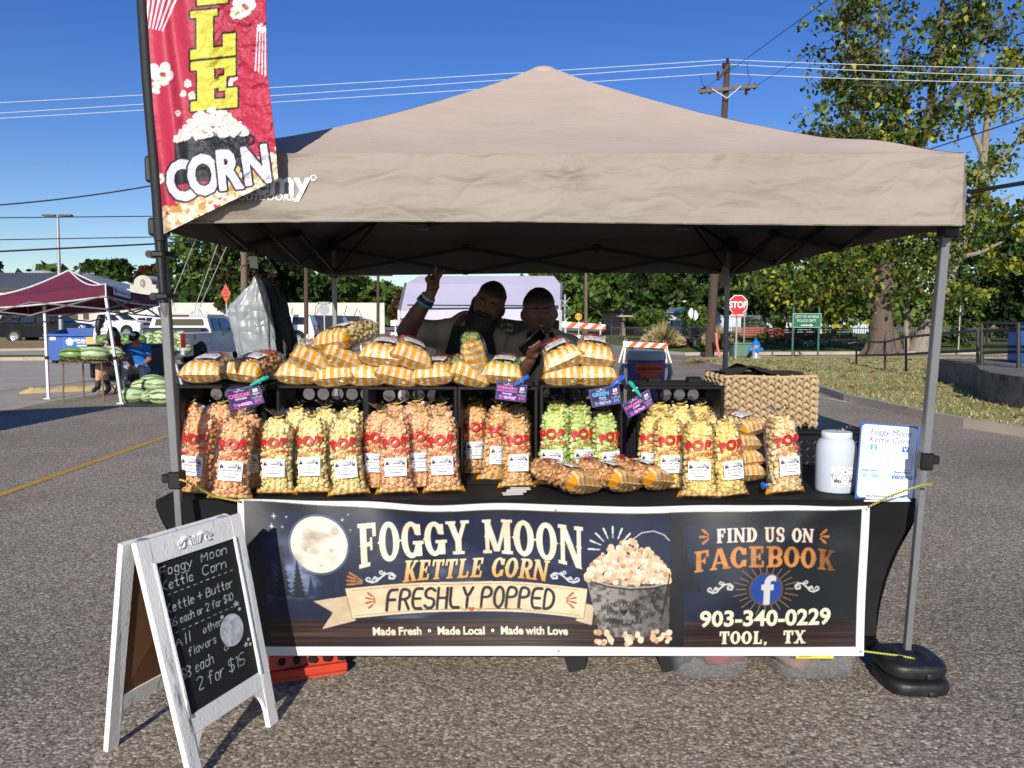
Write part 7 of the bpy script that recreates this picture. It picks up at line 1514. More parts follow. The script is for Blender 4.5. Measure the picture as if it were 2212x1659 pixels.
def a_board():
 FL,FR=G(413,1702),G(597,1558);TL,TR=P(288,1174,2.427),P(514,1109,2.81);BL,BR=G(228,1624),G(228,1624)+(FR-FL)*.97;TLb,TRb=TL+Vector((-.035,-.012,0)),TR+Vector((-.035,-.012,0))
 o=(FL+FR+BL+BR)/4;t=thing('chalkboard_sign','white framed sidewalk chalkboard with handwritten prices','sign',o)
 def leaf(nm,a,b,c,d,front):
  a,b,c,d=(Vector(q)-o for q in(a,b,c,d));up=(c-a).normalized();rt=(b-a).normalized();nrm=up.cross(rt).normalized()*(-1 if front else 1)
  if front and nrm.dot(Vector((.9,-.4,0)))<0:nrm=-nrm
  if not front and nrm.dot(Vector((-.9,.4,0)))<0:nrm=-nrm
  S=lambda u,v,k=0.0:(a.lerp(b,u)).lerp(c.lerp(d,u),v)+nrm*k
  def slab_(u0,u1,v0,v1,k0,k1,mb,n=1):
   q=[S(u,v,k)for k in(k0,k1)for u,v in((u0,v0),(u1,v0),(u1,v1),(u0,v1))];mb.add(q,[(3,2,1,0),(4,5,6,7),(0,1,5,4),(1,2,6,5),(2,3,7,6),(3,0,4,7)])
  sw=.108;mb=MB();slab_(0,sw,0,1,-.011,.011,mb);slab_(1-sw,1,0,1,-.011,.011,mb);mb.build('stile',MAT_WW,t);mb=MB();slab_(sw,1-sw,.895,1,-.010,.010,mb);mb.build('rail',MAT_WW,t);mb=MB();slab_(sw,1-sw,.185,.262,-.010,.010,mb)
  for u0,sg in((sw,1),(1-sw,-1)):
   n=6;mb.add([S(u0,.186,k)for k in(-.008,.008)]+[S(u0+sg*.16,.186,k)for k in(-.008,.008)]+[S(u0+sg*(.012+.148*(1-math.cos(PI/2*i/n))),.186-.10*(1-math.sin(PI/2*i/n)),k)for i in range(n+1)for k in(-.008,.008)],[tuple([0,2]+[4+2*i for i in range(n,-1,-1)]),tuple([1,3]+[5+2*i for i in range(n,-1,-1)])[::-1]]+[(4+2*i,5+2*i,7+2*i,6+2*i)for i in range(n)])
  mb.build('foot_rail',MAT_WW,t)
  return S,sw
 S,sw=leaf('front',FL,FR,TL,TR,True);S2,_=leaf('back',BL,BR,TLb,TRb,False)
 art=Art(300,520,1.6,c8('141517'));sm=art.noise(60,40,4);art.a+=(np.clip(sm-.5,0,1)*.08)[...,None];ch=c8('d3dade');mk=art.new()
 for t_,x,y,s in(('Foggy',14,48,36),('Moon',165,46,38),('Kettle',10,96,36),('Corn',160,94,38),('Kettle + Butter',8,172,34),('$6 each or 2 for $10',6,219,30),('All',12,292,38),('other',116,288,30),('flavors',50,338,32),('$8 each',4,400,40),('or',178,380,26),('2 for $15',54,462,48)):
  w=pen_lines(t_,s,.12,1.6)[1];lim={'Kettle + Butter':275,'$6 each or 2 for $10':268,'Foggy':128,'Moon':112,'Kettle':124,'Corn':104,'All':64,'other':84,'flavors':118,'$8 each':140,'or':40,'2 for $15':215}.get(t_);sx=lim/w if lim and w>lim else 1;art.pen(t_,0,0,s,1.45 if s>33 else 1.25,.12,1.6,warp=lambda a,b:(x+a*sx*.94,y-b*.88),m=mk,jit=.25)
 for y in(113,243):
  for i in range(11):art.line([(24+i*24,y),(34+i*24,y)],1.2,mk)
 al=np.clip(.62+.7*art.noise(5,5,8,3)-.2,.3,1);art.fill(mk,ch,al)
 art.fill(art.disc(226,322,48,58),ch,np.clip(.55+.5*art.noise(9,14,9),0,.92));
 for x,y,r in((262,238,11),(272,262,6),(198,262,7),(270,398,9),(284,384,6),(288,404,6)):
  p=[(x+r*math.sin(4*PI*i/5),y-r*math.cos(4*PI*i/5))for i in range(6)];art.fill(art.line(p,1.1),ch,.85)
 bl,br,tr,tl=S(sw,.262,.003),S(1-sw,.262,.003),S(1-sw,.895,.003),S(sw,.895,.003);art_sheet('chalkboard',art,260,460,quad_fn(bl,br,tr,tl),PRINT_M,t,True,back=tuple(-(S(.5,.5,.006)-S(.5,.5,0))))
 mb=MB();q=[S2(u,v,-.004)for u,v in((sw,.262),(1-sw,.262),(1-sw,.895),(sw,.895))]+[S2(u,v,.002)for u,v in((sw,.262),(1-sw,.262),(1-sw,.895),(sw,.895))];mb.add(q,[(0,1,2,3),(7,6,5,4)]);mb.build('back_panel',MAT_HARD,t,smooth=0)
 for u0,u1,v0,v1 in((sw-.012,sw+.012,.255,.9),(1-sw-.012,1-sw+.012,.255,.9)):mb=MB();mb.tube([S(u0+.012,v0,.012),S(u0+.012,v1,.012)],.006,6);mb.build('moulding',MAT_WW,t)
 mb=MB();
 for sg in(-1,1):
  mb.tube([S(.5+sg*(.02+.13*k/10),.945+.018*math.sin(k/10*PI*1.1),.012)for k in range(11)],[.004+.005*math.sin(PI*k/10)for k in range(11)],7);mb.tube([S(.5+sg*(.13+.03*math.cos(a)),.94+.016*math.sin(a),.013)for a in[i*.6 for i in range(10)]],.0035,6)
 for k in(-2,-1,0,1,2):mb.tube([S(.5+k*.018,.925,.012),S(.5+k*.026,.962-abs(k)*.004,.014)],[.003,.006],6)
 mb.build('carved_ornament',MAT_WW,t)
 mb=MB();[mb.box((Vector(TL).lerp(Vector(TR),k)+Vector((-.018,-.006,-.004))-o),(.03,.04,.012),b=.003)for k in(.12,.88)];mb.build('hinge',MAT_GALV,t)
a_board()
# ============================================================ THINGS UNDER THE TABLE
def bin_(label,x0,x1,Y,top,bot,seed,items):
 A,B=P(x0,1440,Y),P(x1,1440,Y);w=B.x-A.x;h=top;t=thing('storage_bin',label,'storage bin',((A.x+B.x)/2,Y+.2,0));m,nt,b=newmat('cloudy_plastic');b.inputs['Base Color'].default_value=(.42,.45,.48,1);b.inputs['Roughness'].default_value=.35
 tr=N(nt,'ShaderNodeBsdfTransparent');mx=N(nt,'ShaderNodeMixShader');mx.inputs[0].default_value=.2;nt.links.new(tr.outputs[0],mx.inputs[1]);nt.links.new(b.outputs[0],mx.inputs[2]);nt.links.new(mx.outputs[0],nt.nodes['Material Output'].inputs[0])
 def ring(z,k,d):
  out=[]
  for i in range(40):a=2*PI*i/40;c,s=math.cos(a),math.sin(a);out.append((w/2*k*math.copysign(abs(c)**.35,c),.2*k*math.copysign(abs(s)**.35,s),z))
  return out
 rs=[ring(0.01,.86,0),ring(.02,.9,0),ring(h*.6,.96,0),ring(h,1.0,0),ring(h+.01,1.03,0)];mb=MB();vs=[p for r_ in rs for p in r_];fs=[(i*40+j,i*40+(j+1)%40,(i+1)*40+(j+1)%40,(i+1)*40+j)for i in range(4)for j in range(40)]+[tuple(range(40))[::-1]];mb.add(vs,fs);mb.build('tub',m,t,smooth=50)
 g_=random.Random(seed)
 for nm,lb,cat,mat,c,r in items:
  mb=MB();mb.sph((0,0,0),r,18,12,None,lambda v:1+.35*noise.noise(v*2.3+Vector((seed,0,r[0]*50))));tag(mb.build(nm,mat,None,60,(t.location.x+c[0],t.location.y+c[1],c[2])),lb,cat)
 return t
bin_('cloudy plastic bin with a red bundle inside beneath the banner',1452,1632,3.06,.15,0,3,[('rag_bundle','red cloth bundle inside the cloudy bin beneath the banner','cloth',M_('red_cloth',H('8d2f36'),.9),(.06,-.02,.09),(.13,.12,.065)),('cord_coil','dark coil of cord inside the cloudy bin beneath the banner','cord',M_('dark_cord',H('2a2828'),.7),(-.12,0,.06),(.08,.1,.05))])
t=bin_('cloudy plastic bin with a yellow label nearest the weighted canopy leg',1678,1868,3.06,.155,0,5,[('rag_bundle','tan and brown bundle inside the yellow labelled bin','cloth',M_('tan_cloth',H('80604a'),.9),(-.06,0,.08),(.12,.12,.07)),('tape_roll','dark roll shape inside the yellow labelled bin','tape',M_('dark_cord',H('2a2828'),.7),(.1,0,.08),(.06,.06,.06))])
mb=MB();mb.use(M_('label_yellow',H('d8c02a'),.5));mb.box((-.03,-.207,.138),(.155,.004,.05));mb.use(M_('sticker_white',H('c9cdd2'),.6));mb.box((.0,-.2105,.14),(.085,.004,.03));mb.use(MBK)
for k in range(9):mb.box((.012+k*.003,-.2135,.14),(.0014,.002,.022))
mb.box((-.07,-.2105,.138),(.05,.004,.03));mb.build('bin_label',None,t)
def ramp_():
 A,B=G(585,1463),G(748,1447);mb=MB();A=Vector((-1.0,3.06,0));B=Vector((P(748,1447,3.15).x,3.16,0));d=(B-A);L=d.length;yaw=math.atan2(d.y,d.x);t=thing('orange_ramp','orange moulded plastic ramp block showing under the banner corner','ramp',A,(0,0,yaw));mo=M_('orange_plastic',H('b5371b'),.5,var=.12,scale=6)
 mb.add([(0,0,0),(L,0,.0),(L,.3,0),(0,.3,0),(0,0,.12),(L,.06,.07),(L,.3,.07),(0,.3,.12)],[(3,2,1,0),(4,5,6,7),(0,1,5,4),(1,2,6,5),(2,3,7,6),(3,0,4,7)]);mb.box((L/2,-.004,.035),(L*1.02,.03,.035),b=.006);mb.build('block',mo,t)
 for k in range(5):mb=MB();mb.cyl((.05+k*.06,.02,.085-.004*k),(.05+k*.06,-.003+.012*k*.3,.085-.004*k),.015,n=14);mb.build('hole',MAT_WELL,t)
ramp_()
# ============================================================ CRATES AND THEIR CARGO
MAT_CRATE=M_('crate_black',H('0f0f10'),.5,var=.2,scale=7,bump=.08,bscale=50,spec=.25)
def holed(mb,x0,x1,z0,z1,y,nx,nz,rr,skip=None):
 """a plate in the xz plane pierced by round holes, a real opening in each cell"""
 dx,dz=(x1-x0)/nx,(z1-z0)/nz
 for i in range(nx):
  for k in range(nz):
   cx,cz=x0+(i+.5)*dx,z0+(k+.5)*dz;r=min(dx,dz)*rr;n=20;vs=[]
   for j in range(n):
    a=2*PI*j/n;c,s=math.cos(a),math.sin(a);q=1/max(abs(c),abs(s));vs.append((cx+c*q*dx/2,y,cz+s*q*dz/2));vs.append((cx+r*c,y,cz+r*s));vs.append((cx+r*c,y+.006,cz+r*s))
   mb.add(vs,[(3*j,3*((j+1)%n),3*((j+1)%n)+1,3*j+1)for j in range(n)]+[(3*j+1,3*((j+1)%n)+1,3*((j+1)%n)+2,3*j+2)for j in range(n)])
def crate(label,x0,x1,y0=833,Y=3.5,lid=False):
 A,B=P(x0,y0,Y),P(x1,y0,Y);w=B.x-A.x;h=A.z-TZ;d=.30;t=thing('milk_crate',label,'crate',((A.x+B.x)/2,Y,TZ),(0,0,R(rnd.uniform(-1.5,1.5))),group='black crates lying on their sides along the table')
 mb=MB();th=.007
 mb.box((0,d/2,h-th/2),(w,d,th));mb.box((0,d/2,th/2+.012),(w,d,th));mb.box((-w/2+th/2,d/2,h/2),(th,d,h-.02));mb.box((w/2-th/2,d/2,h/2),(th,d,h-.02))
 nx=5;holed(mb,-w/2+.02,w/2-.02,h-.105,h-.03,d,nx,1,.42);mb.box((0,d,(h-.105)/2),(w,.006,h-.105));mb.box((0,d,h-.015),(w,.006,.03))
 for x in(-w/2+.01,w/2-.01):mb.box((x,d,h-.0675),(.02,.006,.075))
 mb.build('shell',MAT_CRATE,t)
 mb=MB();b=.018;
 for z in(h-b/2+.004,b/2):mb.box((0,.006,z),(w+.018,.026,b),b=.004)
 for x in(-w/2,w/2):mb.box((x,.0065,h/2),(b,.026,h-.014),b=.004)
 mb.build('rim',MAT_CRATE,t)
 mb=MB()
 for y in(.06,.12,.18,.24):
  for x in(-w/2-.006,w/2+.006):mb.box((x,y,h/2),(.014,.008,h-.05),b=.002)
  mb.box((0,y,h+.005),(w-.03,.008,.012),b=.002)
 mb.build('rib',MAT_CRATE,t)
 if lid:mb=MB();mb.box((-.09,.16,h+.018),(.07,.05,.03),b=.006);mb.build('stacking_lug',MAT_CRATE,t);mb=MB();mb.box((.1,.16,h+.018),(.07,.05,.03),b=.006);mb.build('stacking_lug',MAT_CRATE,t)
 return t
crate('black crate of orange cheddar bags beside the flag pole post',385,571)
crate('black crate of pale dill bags under the tallest pile',600,788)
crate('black crate of orange jalapeno bags under the pile',793,984,836)
crate('black crate of amber bags under the lying green bags',992,1158,836)
crate('black crate of green apple bags',1170,1343,832)
crate('black crate of yellow butter bags with a bare top',1380,1561,835,lid=True)
# ------------------------------------------------------------ popcorn bags
_A={'stand':([0,.03,.08,.2,.4,.6,.8,.89,.95,.985,1.0],[.088,.084,.077,.072,.070,.069,.068,.064,.052,.026,.012],[.016,.03,.041,.049,.052,.052,.050,.045,.036,.018,.010]),'lie':([0,.03,.08,.16,.3,.5,.7,.84,.92,.97,1.0],[.096,.094,.090,.084,.079,.077,.073,.064,.046,.022,.012],[.003,.026,.041,.050,.054,.054,.051,.044,.032,.017,.010])}
BH=.35
def bag_ab(kind,t):q=_A[kind];return float(np.interp(t,q[0],q[1])),float(np.interp(t,q[0],q[2]))
def bag_pt(kind,th,t,k=1.0,add=0.0):
 a,b=bag_ab(kind,t);e=.75;c,s=math.cos(th),math.sin(th);w=1+.025*math.sin(3*th+9*t)+.02*math.sin(5*th-7*t)+.03*noise.noise(Vector((math.cos(th)*2,math.sin(th)*2,t*7)))
 return((a*k*w+add)*math.copysign(abs(c)**e,c),(b*k*w+add)*math.copysign(abs(s)**e,s),t*BH)
def kernel_shapes():
 out=[];q=random.Random(12)
 for s in range(5):
  bm=bmesh.new();bmesh.ops.create_icosphere(bm,subdivisions=2,radius=1.0);lobes=[(Vector((q.gauss(0,1),q.gauss(0,1),q.gauss(0,1))).normalized(),q.uniform(.5,.9))for _ in range(6)];vs=[]
  for v in bm.verts:d=v.co.normalized();r=.5+max(l*max(0,d.dot(u))**5 for u,l in lobes)*.62+.1*noise.noise(d*3.1+Vector((s*7,0,0)));vs.append(tuple(d*r))
  out.append((np.array(vs),np.array([[v.index for v in f.verts]for f in bm.faces])));bm.free()
 return out
KS=kernel_shapes()
def popcorn_mesh(kind,seed):
 g_=np.random.RandomState(seed);Vs,Fs,Cs,n=[],[],[],0
 # inner core so that nothing shows through between kernels
 nu,nv=24,18;top=.965;core=np.array([bag_pt(kind,2*PI*j/nu,.01+top*i/nv,.72)for i in range(nv+1)for j in range(nu)]);F=[]
 for i in range(nv):
  for j in range(nu):a=i*nu+j;b=i*nu+(j+1)%nu;F+=[(a,b,b+nu),(a,b+nu,a+nu)]
 Vs.append(core);Fs.append(np.array(F));Cs.append(np.tile([[.25,.5,.5,1]],(len(core),1)));n=len(core);t0=.055 if kind=='stand' else.05
 pts=[]
 for _ in range(4000):
  t=t0+(.975-t0)*g_.rand();th=g_.rand()*2*PI;a,b=bag_ab(kind,t)
  if g_.rand()>(a+b)/.15:continue
  p=np.array(bag_pt(kind,th,t,1.0,-.0118));
  if all(((p-q)**2).sum()>.0188**2 for q in pts):pts.append(p)
  if len(pts)>330:break
 for p in pts:
  V,F=KS[g_.randint(len(KS))];q=g_.randn(3,3);Q,_=np.linalg.qr(q);s=.0152*(.75+.5*g_.rand());v=(V*s)@Q.T+p;Vs.append(v);Fs.append(F+n);n+=len(v);d=np.linalg.norm(V,axis=1)
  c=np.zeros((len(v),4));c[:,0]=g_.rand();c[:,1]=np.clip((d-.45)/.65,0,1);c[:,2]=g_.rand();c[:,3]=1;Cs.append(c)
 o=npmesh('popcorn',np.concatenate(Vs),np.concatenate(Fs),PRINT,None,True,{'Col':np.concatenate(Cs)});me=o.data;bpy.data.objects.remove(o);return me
POPM={(k,s):popcorn_mesh(k,s+(0 if k=='stand' else 10))for k in('stand','lie')for s in range(2)}
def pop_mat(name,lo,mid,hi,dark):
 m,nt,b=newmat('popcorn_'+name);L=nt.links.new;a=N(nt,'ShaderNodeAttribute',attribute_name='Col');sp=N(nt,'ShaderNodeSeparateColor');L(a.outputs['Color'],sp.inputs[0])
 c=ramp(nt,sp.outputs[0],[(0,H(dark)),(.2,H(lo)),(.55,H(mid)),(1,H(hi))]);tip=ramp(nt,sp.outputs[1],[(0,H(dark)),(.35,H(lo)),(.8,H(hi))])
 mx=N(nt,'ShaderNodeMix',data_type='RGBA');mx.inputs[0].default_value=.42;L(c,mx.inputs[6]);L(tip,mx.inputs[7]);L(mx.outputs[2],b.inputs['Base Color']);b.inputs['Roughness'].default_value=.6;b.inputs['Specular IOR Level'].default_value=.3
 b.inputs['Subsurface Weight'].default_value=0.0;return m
FLV={'cheddar':('CHEDDAR CORN',pop_mat('cheddar','e0a067','eebb8a','f8d8b6','d09a66')),'dill':('DILL',pop_mat('dill','dfca80','edde9f','f7edc6','c8b068')),'jalapeno':('CHEDDAR JALAPENO',pop_mat('jalapeno','e2a670','efc094','f8dcbe','d2a074')),'habanero':('HABANERO MAPLE BOURBON',pop_mat('habanero','d49e5c','e6bf88','f3d8b0','be8e52')),'apple':('GREEN APPLE POPCORN',pop_mat('apple','aebf5c','cddb8c','e8f0bc','98aa54')),'butter':('BUTTER CORN',pop_mat('butter','dfc268','eed792','f7e9bc','ccac60')),'kettle':('KETTLE CORN',pop_mat('kettle','d8ba7c','ead6a8','f6ead0','c29c62')),'caramel':('CARAMEL CORN',pop_mat('caramel','c48a50','dcac74','eed0a6','a87440'))}
def film_mat():
 m,nt,b=newmat('clear_film');L=nt.links.new;nt.nodes.remove(b);tr=N(nt,'ShaderNodeBsdfTransparent');tr.inputs[0].default_value=(.975,.975,.975,1);gl=N(nt,'ShaderNodeBsdfGlossy');gl.inputs['Roughness'].default_value=.11;gl.inputs[0].default_value=(1,1,1,1)
 tc=N(nt,'ShaderNodeTexCoord');mp=N(nt,'ShaderNodeMapping');mp.inputs['Scale'].default_value=(1,1,.55);L(tc.outputs['Object'],mp.inputs[0]);n1=N(nt,'ShaderNodeTexNoise',i_Scale=26.,i_Detail=4.,i_Distortion=.8);L(mp.outputs[0],n1.inputs['Vector']);bp=N(nt,'ShaderNodeBump',i_Strength=1.,i_Distance=.03);L(n1.outputs[0],bp.inputs['Height'])
 fr=N(nt,'ShaderNodeFresnel',i_IOR=1.42);L(bp.outputs[0],fr.inputs['Normal']);L(bp.outputs[0],gl.inputs['Normal']);mx=N(nt,'ShaderNodeMixShader');fk=N(nt,'ShaderNodeMath',operation='MULTIPLY_ADD',i_1=.6,i_2=.012);L(fr.outputs[0],fk.inputs[0]);L(fk.outputs[0],mx.inputs[0]);L(tr.outputs[0],mx.inputs[1]);L(gl.outputs[0],mx.inputs[2]);L(mx.outputs[0],nt.nodes['Material Output'].inputs[0]);return m
def see_through(m,k):
 nt=m.node_tree;tr=N(nt,'ShaderNodeBsdfTransparent');mx=N(nt,'ShaderNodeMixShader');mx.inputs[0].default_value=k;nt.links.new(nt.nodes['Principled BSDF'].outputs[0],mx.inputs[1]);nt.links.new(tr.outputs[0],mx.inputs[2]);nt.links.new(mx.outputs[0],nt.nodes['Material Output'].inputs[0])
FILM=film_mat();STR_O=M_('stripe_orange',H('e09a1c'),.35,var=.05,scale=20,bump=.35,bscale=36,coat=.35);STR_W=M_('stripe_cream',H('e6dcc2'),.35,var=.06,scale=26,bump=.35,bscale=36,coat=.35);see_through(STR_W,.3);see_through(STR_O,.08);SEAM=M_('seam_dark',H('4a2a1a'),.6);POPRED=M_('pop_red',H('b3121c'),.35,var=.06,coat=.4);TIE=M_('twist_tie',H('a8963a'),.6)
def bag_parts(kind):
 mb=MB();mb.grid(lambda u,v:bag_pt(kind,2*PI*u,v,1.03,.003),40,26,False,True)
 def tuft(u,v):a=2*PI*u;r=.010+.028*v**1.3*(1+.35*math.sin(5*a)+.2*math.sin(9*a+1));return(r*math.cos(a)*1.3,r*math.sin(a)*.6,BH+.032*v*(1+.25*math.sin(3*a)))
 mb.grid(tuft,24,4,False,True);film=mb.build('film',FILM,None,180)
 mb=MB();mb.lathe([(.013,BH-.004),(.015,BH),(.013,BH+.004)],10,None,1.2,.9);mb.bar((.012,-.008,BH),(.034,-.014,BH+.012),.003);tie=mb.build('twist_tie',TIE,None)
 mb=MB();tb=.07 if kind=='stand' else.165;ncol=13;nrow=8
 for side in(-1,1):
  for i in range(ncol):
   mb.use(STR_O if i%2==0 else STR_W)
   def pt(u,v):
    x=(i+u)/ncol*2-1;wob=tb*(1+.10*math.sin(i*2.1+side))*v;a,b=bag_ab(kind,wob);xx=math.copysign(abs(x)**.82,x);th=math.acos(max(-1,min(1,math.copysign(abs(x)**(1/.75*.9),x))));p=bag_pt(kind,th*side,wob,1.035,.0035 if kind=='lie' else.0055);z_=wob/(.03 if kind=='lie' else.02);cr=1+.10*noise.noise(Vector((x*4,side,wob*30)))*min(1,z_);return(p[0],p[1]*min(1,z_*.9+.02)*cr,p[2]-(.0 if v else.002))
   mb.grid(pt,3,nrow,side>0)
 for side in(0,):
  mb.use(SEAM)
  for i in range(14):x0=-.09+i*.0129;zz=lambda x:-.003-.004*math.cos(x*30);mb.tube([(x0,0,zz(x0)),(x0+.009,0,zz(x0+.009))],.0013,4)
 band=mb.build('striped_base',None,None,60)
 def front(x,z,lift):t=z/BH;a,b=bag_ab(kind,t);q=max(0,1-(abs(x)/(a*1.06))**(2/.75))**.375;return(x,-(b*1.06+.004)*q-lift,z)
 mb=MB()
 def word(txt,size,cx,cz,rot,sx=1.0,st='b'):
  c,s=math.cos(R(rot)),math.sin(R(rot))
  for vs,ts in text_tris(txt,size,st,'c',sx=sx):mb.add([front(cx+a*c-b*s,cz+a*s+b*c,.0025)for a,b in vs],ts)
 word('P',.054,-.040,.213,14,1.0,'x');word('O',.058,-.004,.218,3,1.05,'x');word('P',.054,.036,.221,-8,1.0,'x');word('CORN',.024,.028,.190,3,1.05);word('fresh popped',.009,-.034,.182,6,.9);word('READY TO EAT',.008,-.034,.173,6,.9)
 prn=mb.build('pop_print',POPRED,None,0);return film,tie,band,prn,front
PARTS={k:bag_parts(k)for k in('stand','lie')}
LABELM=print_mat('bag_label',.5)
def label_mesh(kind,name,txt):
 front=PARTS[kind][4];art=Art(110,90,2.5,c8('e2e1e4'));k=c8('26262a')
 for x,yb,h in((8,34,22),(14,34,28),(20,34,18),(92,34,26),(99,34,20)):spruce(art,x,yb,h,h*.5,k)
 art.fill(art.line([(6,36),(24,26),(34,34),(44,28),(70,28),(82,20),(94,32),(104,36)],1.0),k);art.fill(art.disc(82,12,5),k);art.fill(art.disc(84,11,4),c8('e2e1e4'));mk=art.new();art.pen('Foggy',38,17,12,.9,.2,m=mk);art.pen('Moon',44,31,12,.9,.2,m=mk);art.fill(mk,k)
 s=min(12,96/text_width(txt,1));art.fill(art.text(txt,55,46,s,'b'),k)
 for x in(24,55,86):art.fill(art.disc(x,57,9,5),c8('77777a'));art.fill(art.disc(x,56,6,3),c8('c9c9cc'));art.fill(art.rect(x-10,64,x+10,65),c8('9a9a9c'))
 art.fill(art.rect(30,70,80,75),k);art.fill(art.text('$8 each or 2 for $15',55,74,4.5),c8('e2e1e4'));art.fill(art.text('FOGGY MOON KETTLE CORN',55,84,6.2,'b'),c8('55555a'))
 nu,nv=66,54;w,h=.098,.082;z0=.082 if kind=='stand' else.085;u,v=np.meshgrid(np.linspace(0,1,nu+1),np.linspace(0,1,nv+1));V=np.array([front((a-.5)*w,z0+b*h,.0022)for a,b in zip(u.ravel(),v.ravel())]);i=(np.arange(nv)[:,None]*(nu+1)+np.arange(nu)[None,:]).ravel()
 o=npmesh('paper_label',V,np.stack([i,i+1,i+nu+2,i+nu+1],1),LABELM,None,True,{'Col':art.colors(nu,nv)});me=o.data;bpy.data.objects.remove(o);return me
LABS={}
def bag(kind,flavour,loc,rot,label,scale=1.0,seed=0):
 t=thing('popcorn_bag',label,'popcorn bag',loc,rot,'bags of popcorn on the stall',scale);txt,pm=FLV[flavour]
 if(kind,flavour)not in LABS:LABS[kind,flavour]=label_mesh(kind,flavour,txt)
 o=bpy.data.objects.new('popcorn',POPM[kind,seed%2]);link(o,t);o.material_slots[0].link='OBJECT';o.material_slots[0].material=pm
 f,ti,b,p,_=PARTS[kind]
 for src in(f,ti,b,p):link(bpy.data.objects.new(src.name.split('.')[0],src.data),t)
 link(bpy.data.objects.new('paper_label',LABS[kind,flavour]),t)
 return t
STAND=[('cheddar',424,1070,880,-6,4,'cheddar bag standing closest to the flag side post'),('cheddar',497,1082,893,4,6,'cheddar bag leaning in front of the first crate'),('cheddar',541,1062,884,8,-2,'cheddar bag squeezed in beside the first dill bag'),('cheddar',418,1040,860,0,-3,'shaded cheddar bag at the back, half behind the post'),('cheddar',472,1040,862,5,2,'cheddar bag at the back of the first crate'),('cheddar',530,1042,868,-5,-2,'cheddar bag behind the cheddar price card'),('dill',597,1071,893,-8,1,'dill bag at the near end of the dill row, label low'),('dill',676,1069,890,2,-1,'dill bag in the middle of the front dill row'),('dill',754,1073,893,6,-4,'dill bag leaning at the jalapeno end of the dill row'),('dill',637,1042,872,-10,0,'dill bag behind the gap between the first two dill bags'),('dill',700,1042,872,6,1,'dill bag at the back middle of its crate'),('dill',752,1040,872,-4,2,'dill bag at the back end of its crate'),('jalapeno',818,1060,880,-6,1,'jalapeno bag first in its row beside the dill bags'),('jalapeno',857,1069,891,0,-1,'jalapeno bag standing farthest forward in its crate'),('jalapeno',909,1058,878,7,0,'jalapeno bag half hidden in the middle of its row'),('jalapeno',959,1066,886,8,-2,'jalapeno bag last in its row beside the amber bags'),('jalapeno',850,1040,864,3,2,'jalapeno bag at the back, tied top showing under the crate holes'),('jalapeno',905,1040,858,-4,-2,'jalapeno bag standing tallest at the back of its crate'),('jalapeno',948,1042,866,6,1,'jalapeno bag at the back corner of its crate'),('habanero',1027,1028,864,10,0,'amber bag standing alone against the crate wall'),('habanero',1071,1042,868,14,5,'amber bag tilting in the middle of its crate'),('habanero',1116,1056,892,3,1,'amber bag standing in front of its crate with its whole label showing'),('habanero',1118,1030,868,0,-1,'amber bag in shade behind the front amber bag'),('apple',1196,1052,874,-4,0,'green apple bag nearest the amber crate'),('apple',1253,1050,876,10,1,'green apple bag in the middle of the front green row'),('apple',1311,1050,884,12,-1,'green apple bag with the emptiest top, by the butter crate'),('apple',1203,1030,860,2,0,'green apple bag at the back beside the crate wall'),('apple',1250,1030,862,-6,0,'green apple bag at the back middle of its crate'),('butter',1404,1052,888,-8,2,'butter bag mostly hidden at the caramel end of its row'),('butter',1444,1060,890,0,0,'butter bag behind the lying caramel bags'),('butter',1509,1078,898,2,-1,'butter bag standing farthest forward in its row'),('butter',1577,1076,898,8,-3,'butter bag beside the stacked kettle bags'),('butter',1424,1036,862,4,0,'butter bag at the back under the caramel price card'),('butter',1462,1036,864,-4,1,'butter bag at the back middle of its crate'),('butter',1514,1036,866,6,-1,'butter bag at the back under the crate holes'),('butter',1545,1042,884,2,2,'butter bag at the back corner nearest the basket'),('kettle',1696,1068,886,4,-2,'kettle corn bag standing alone beside the white jug')]
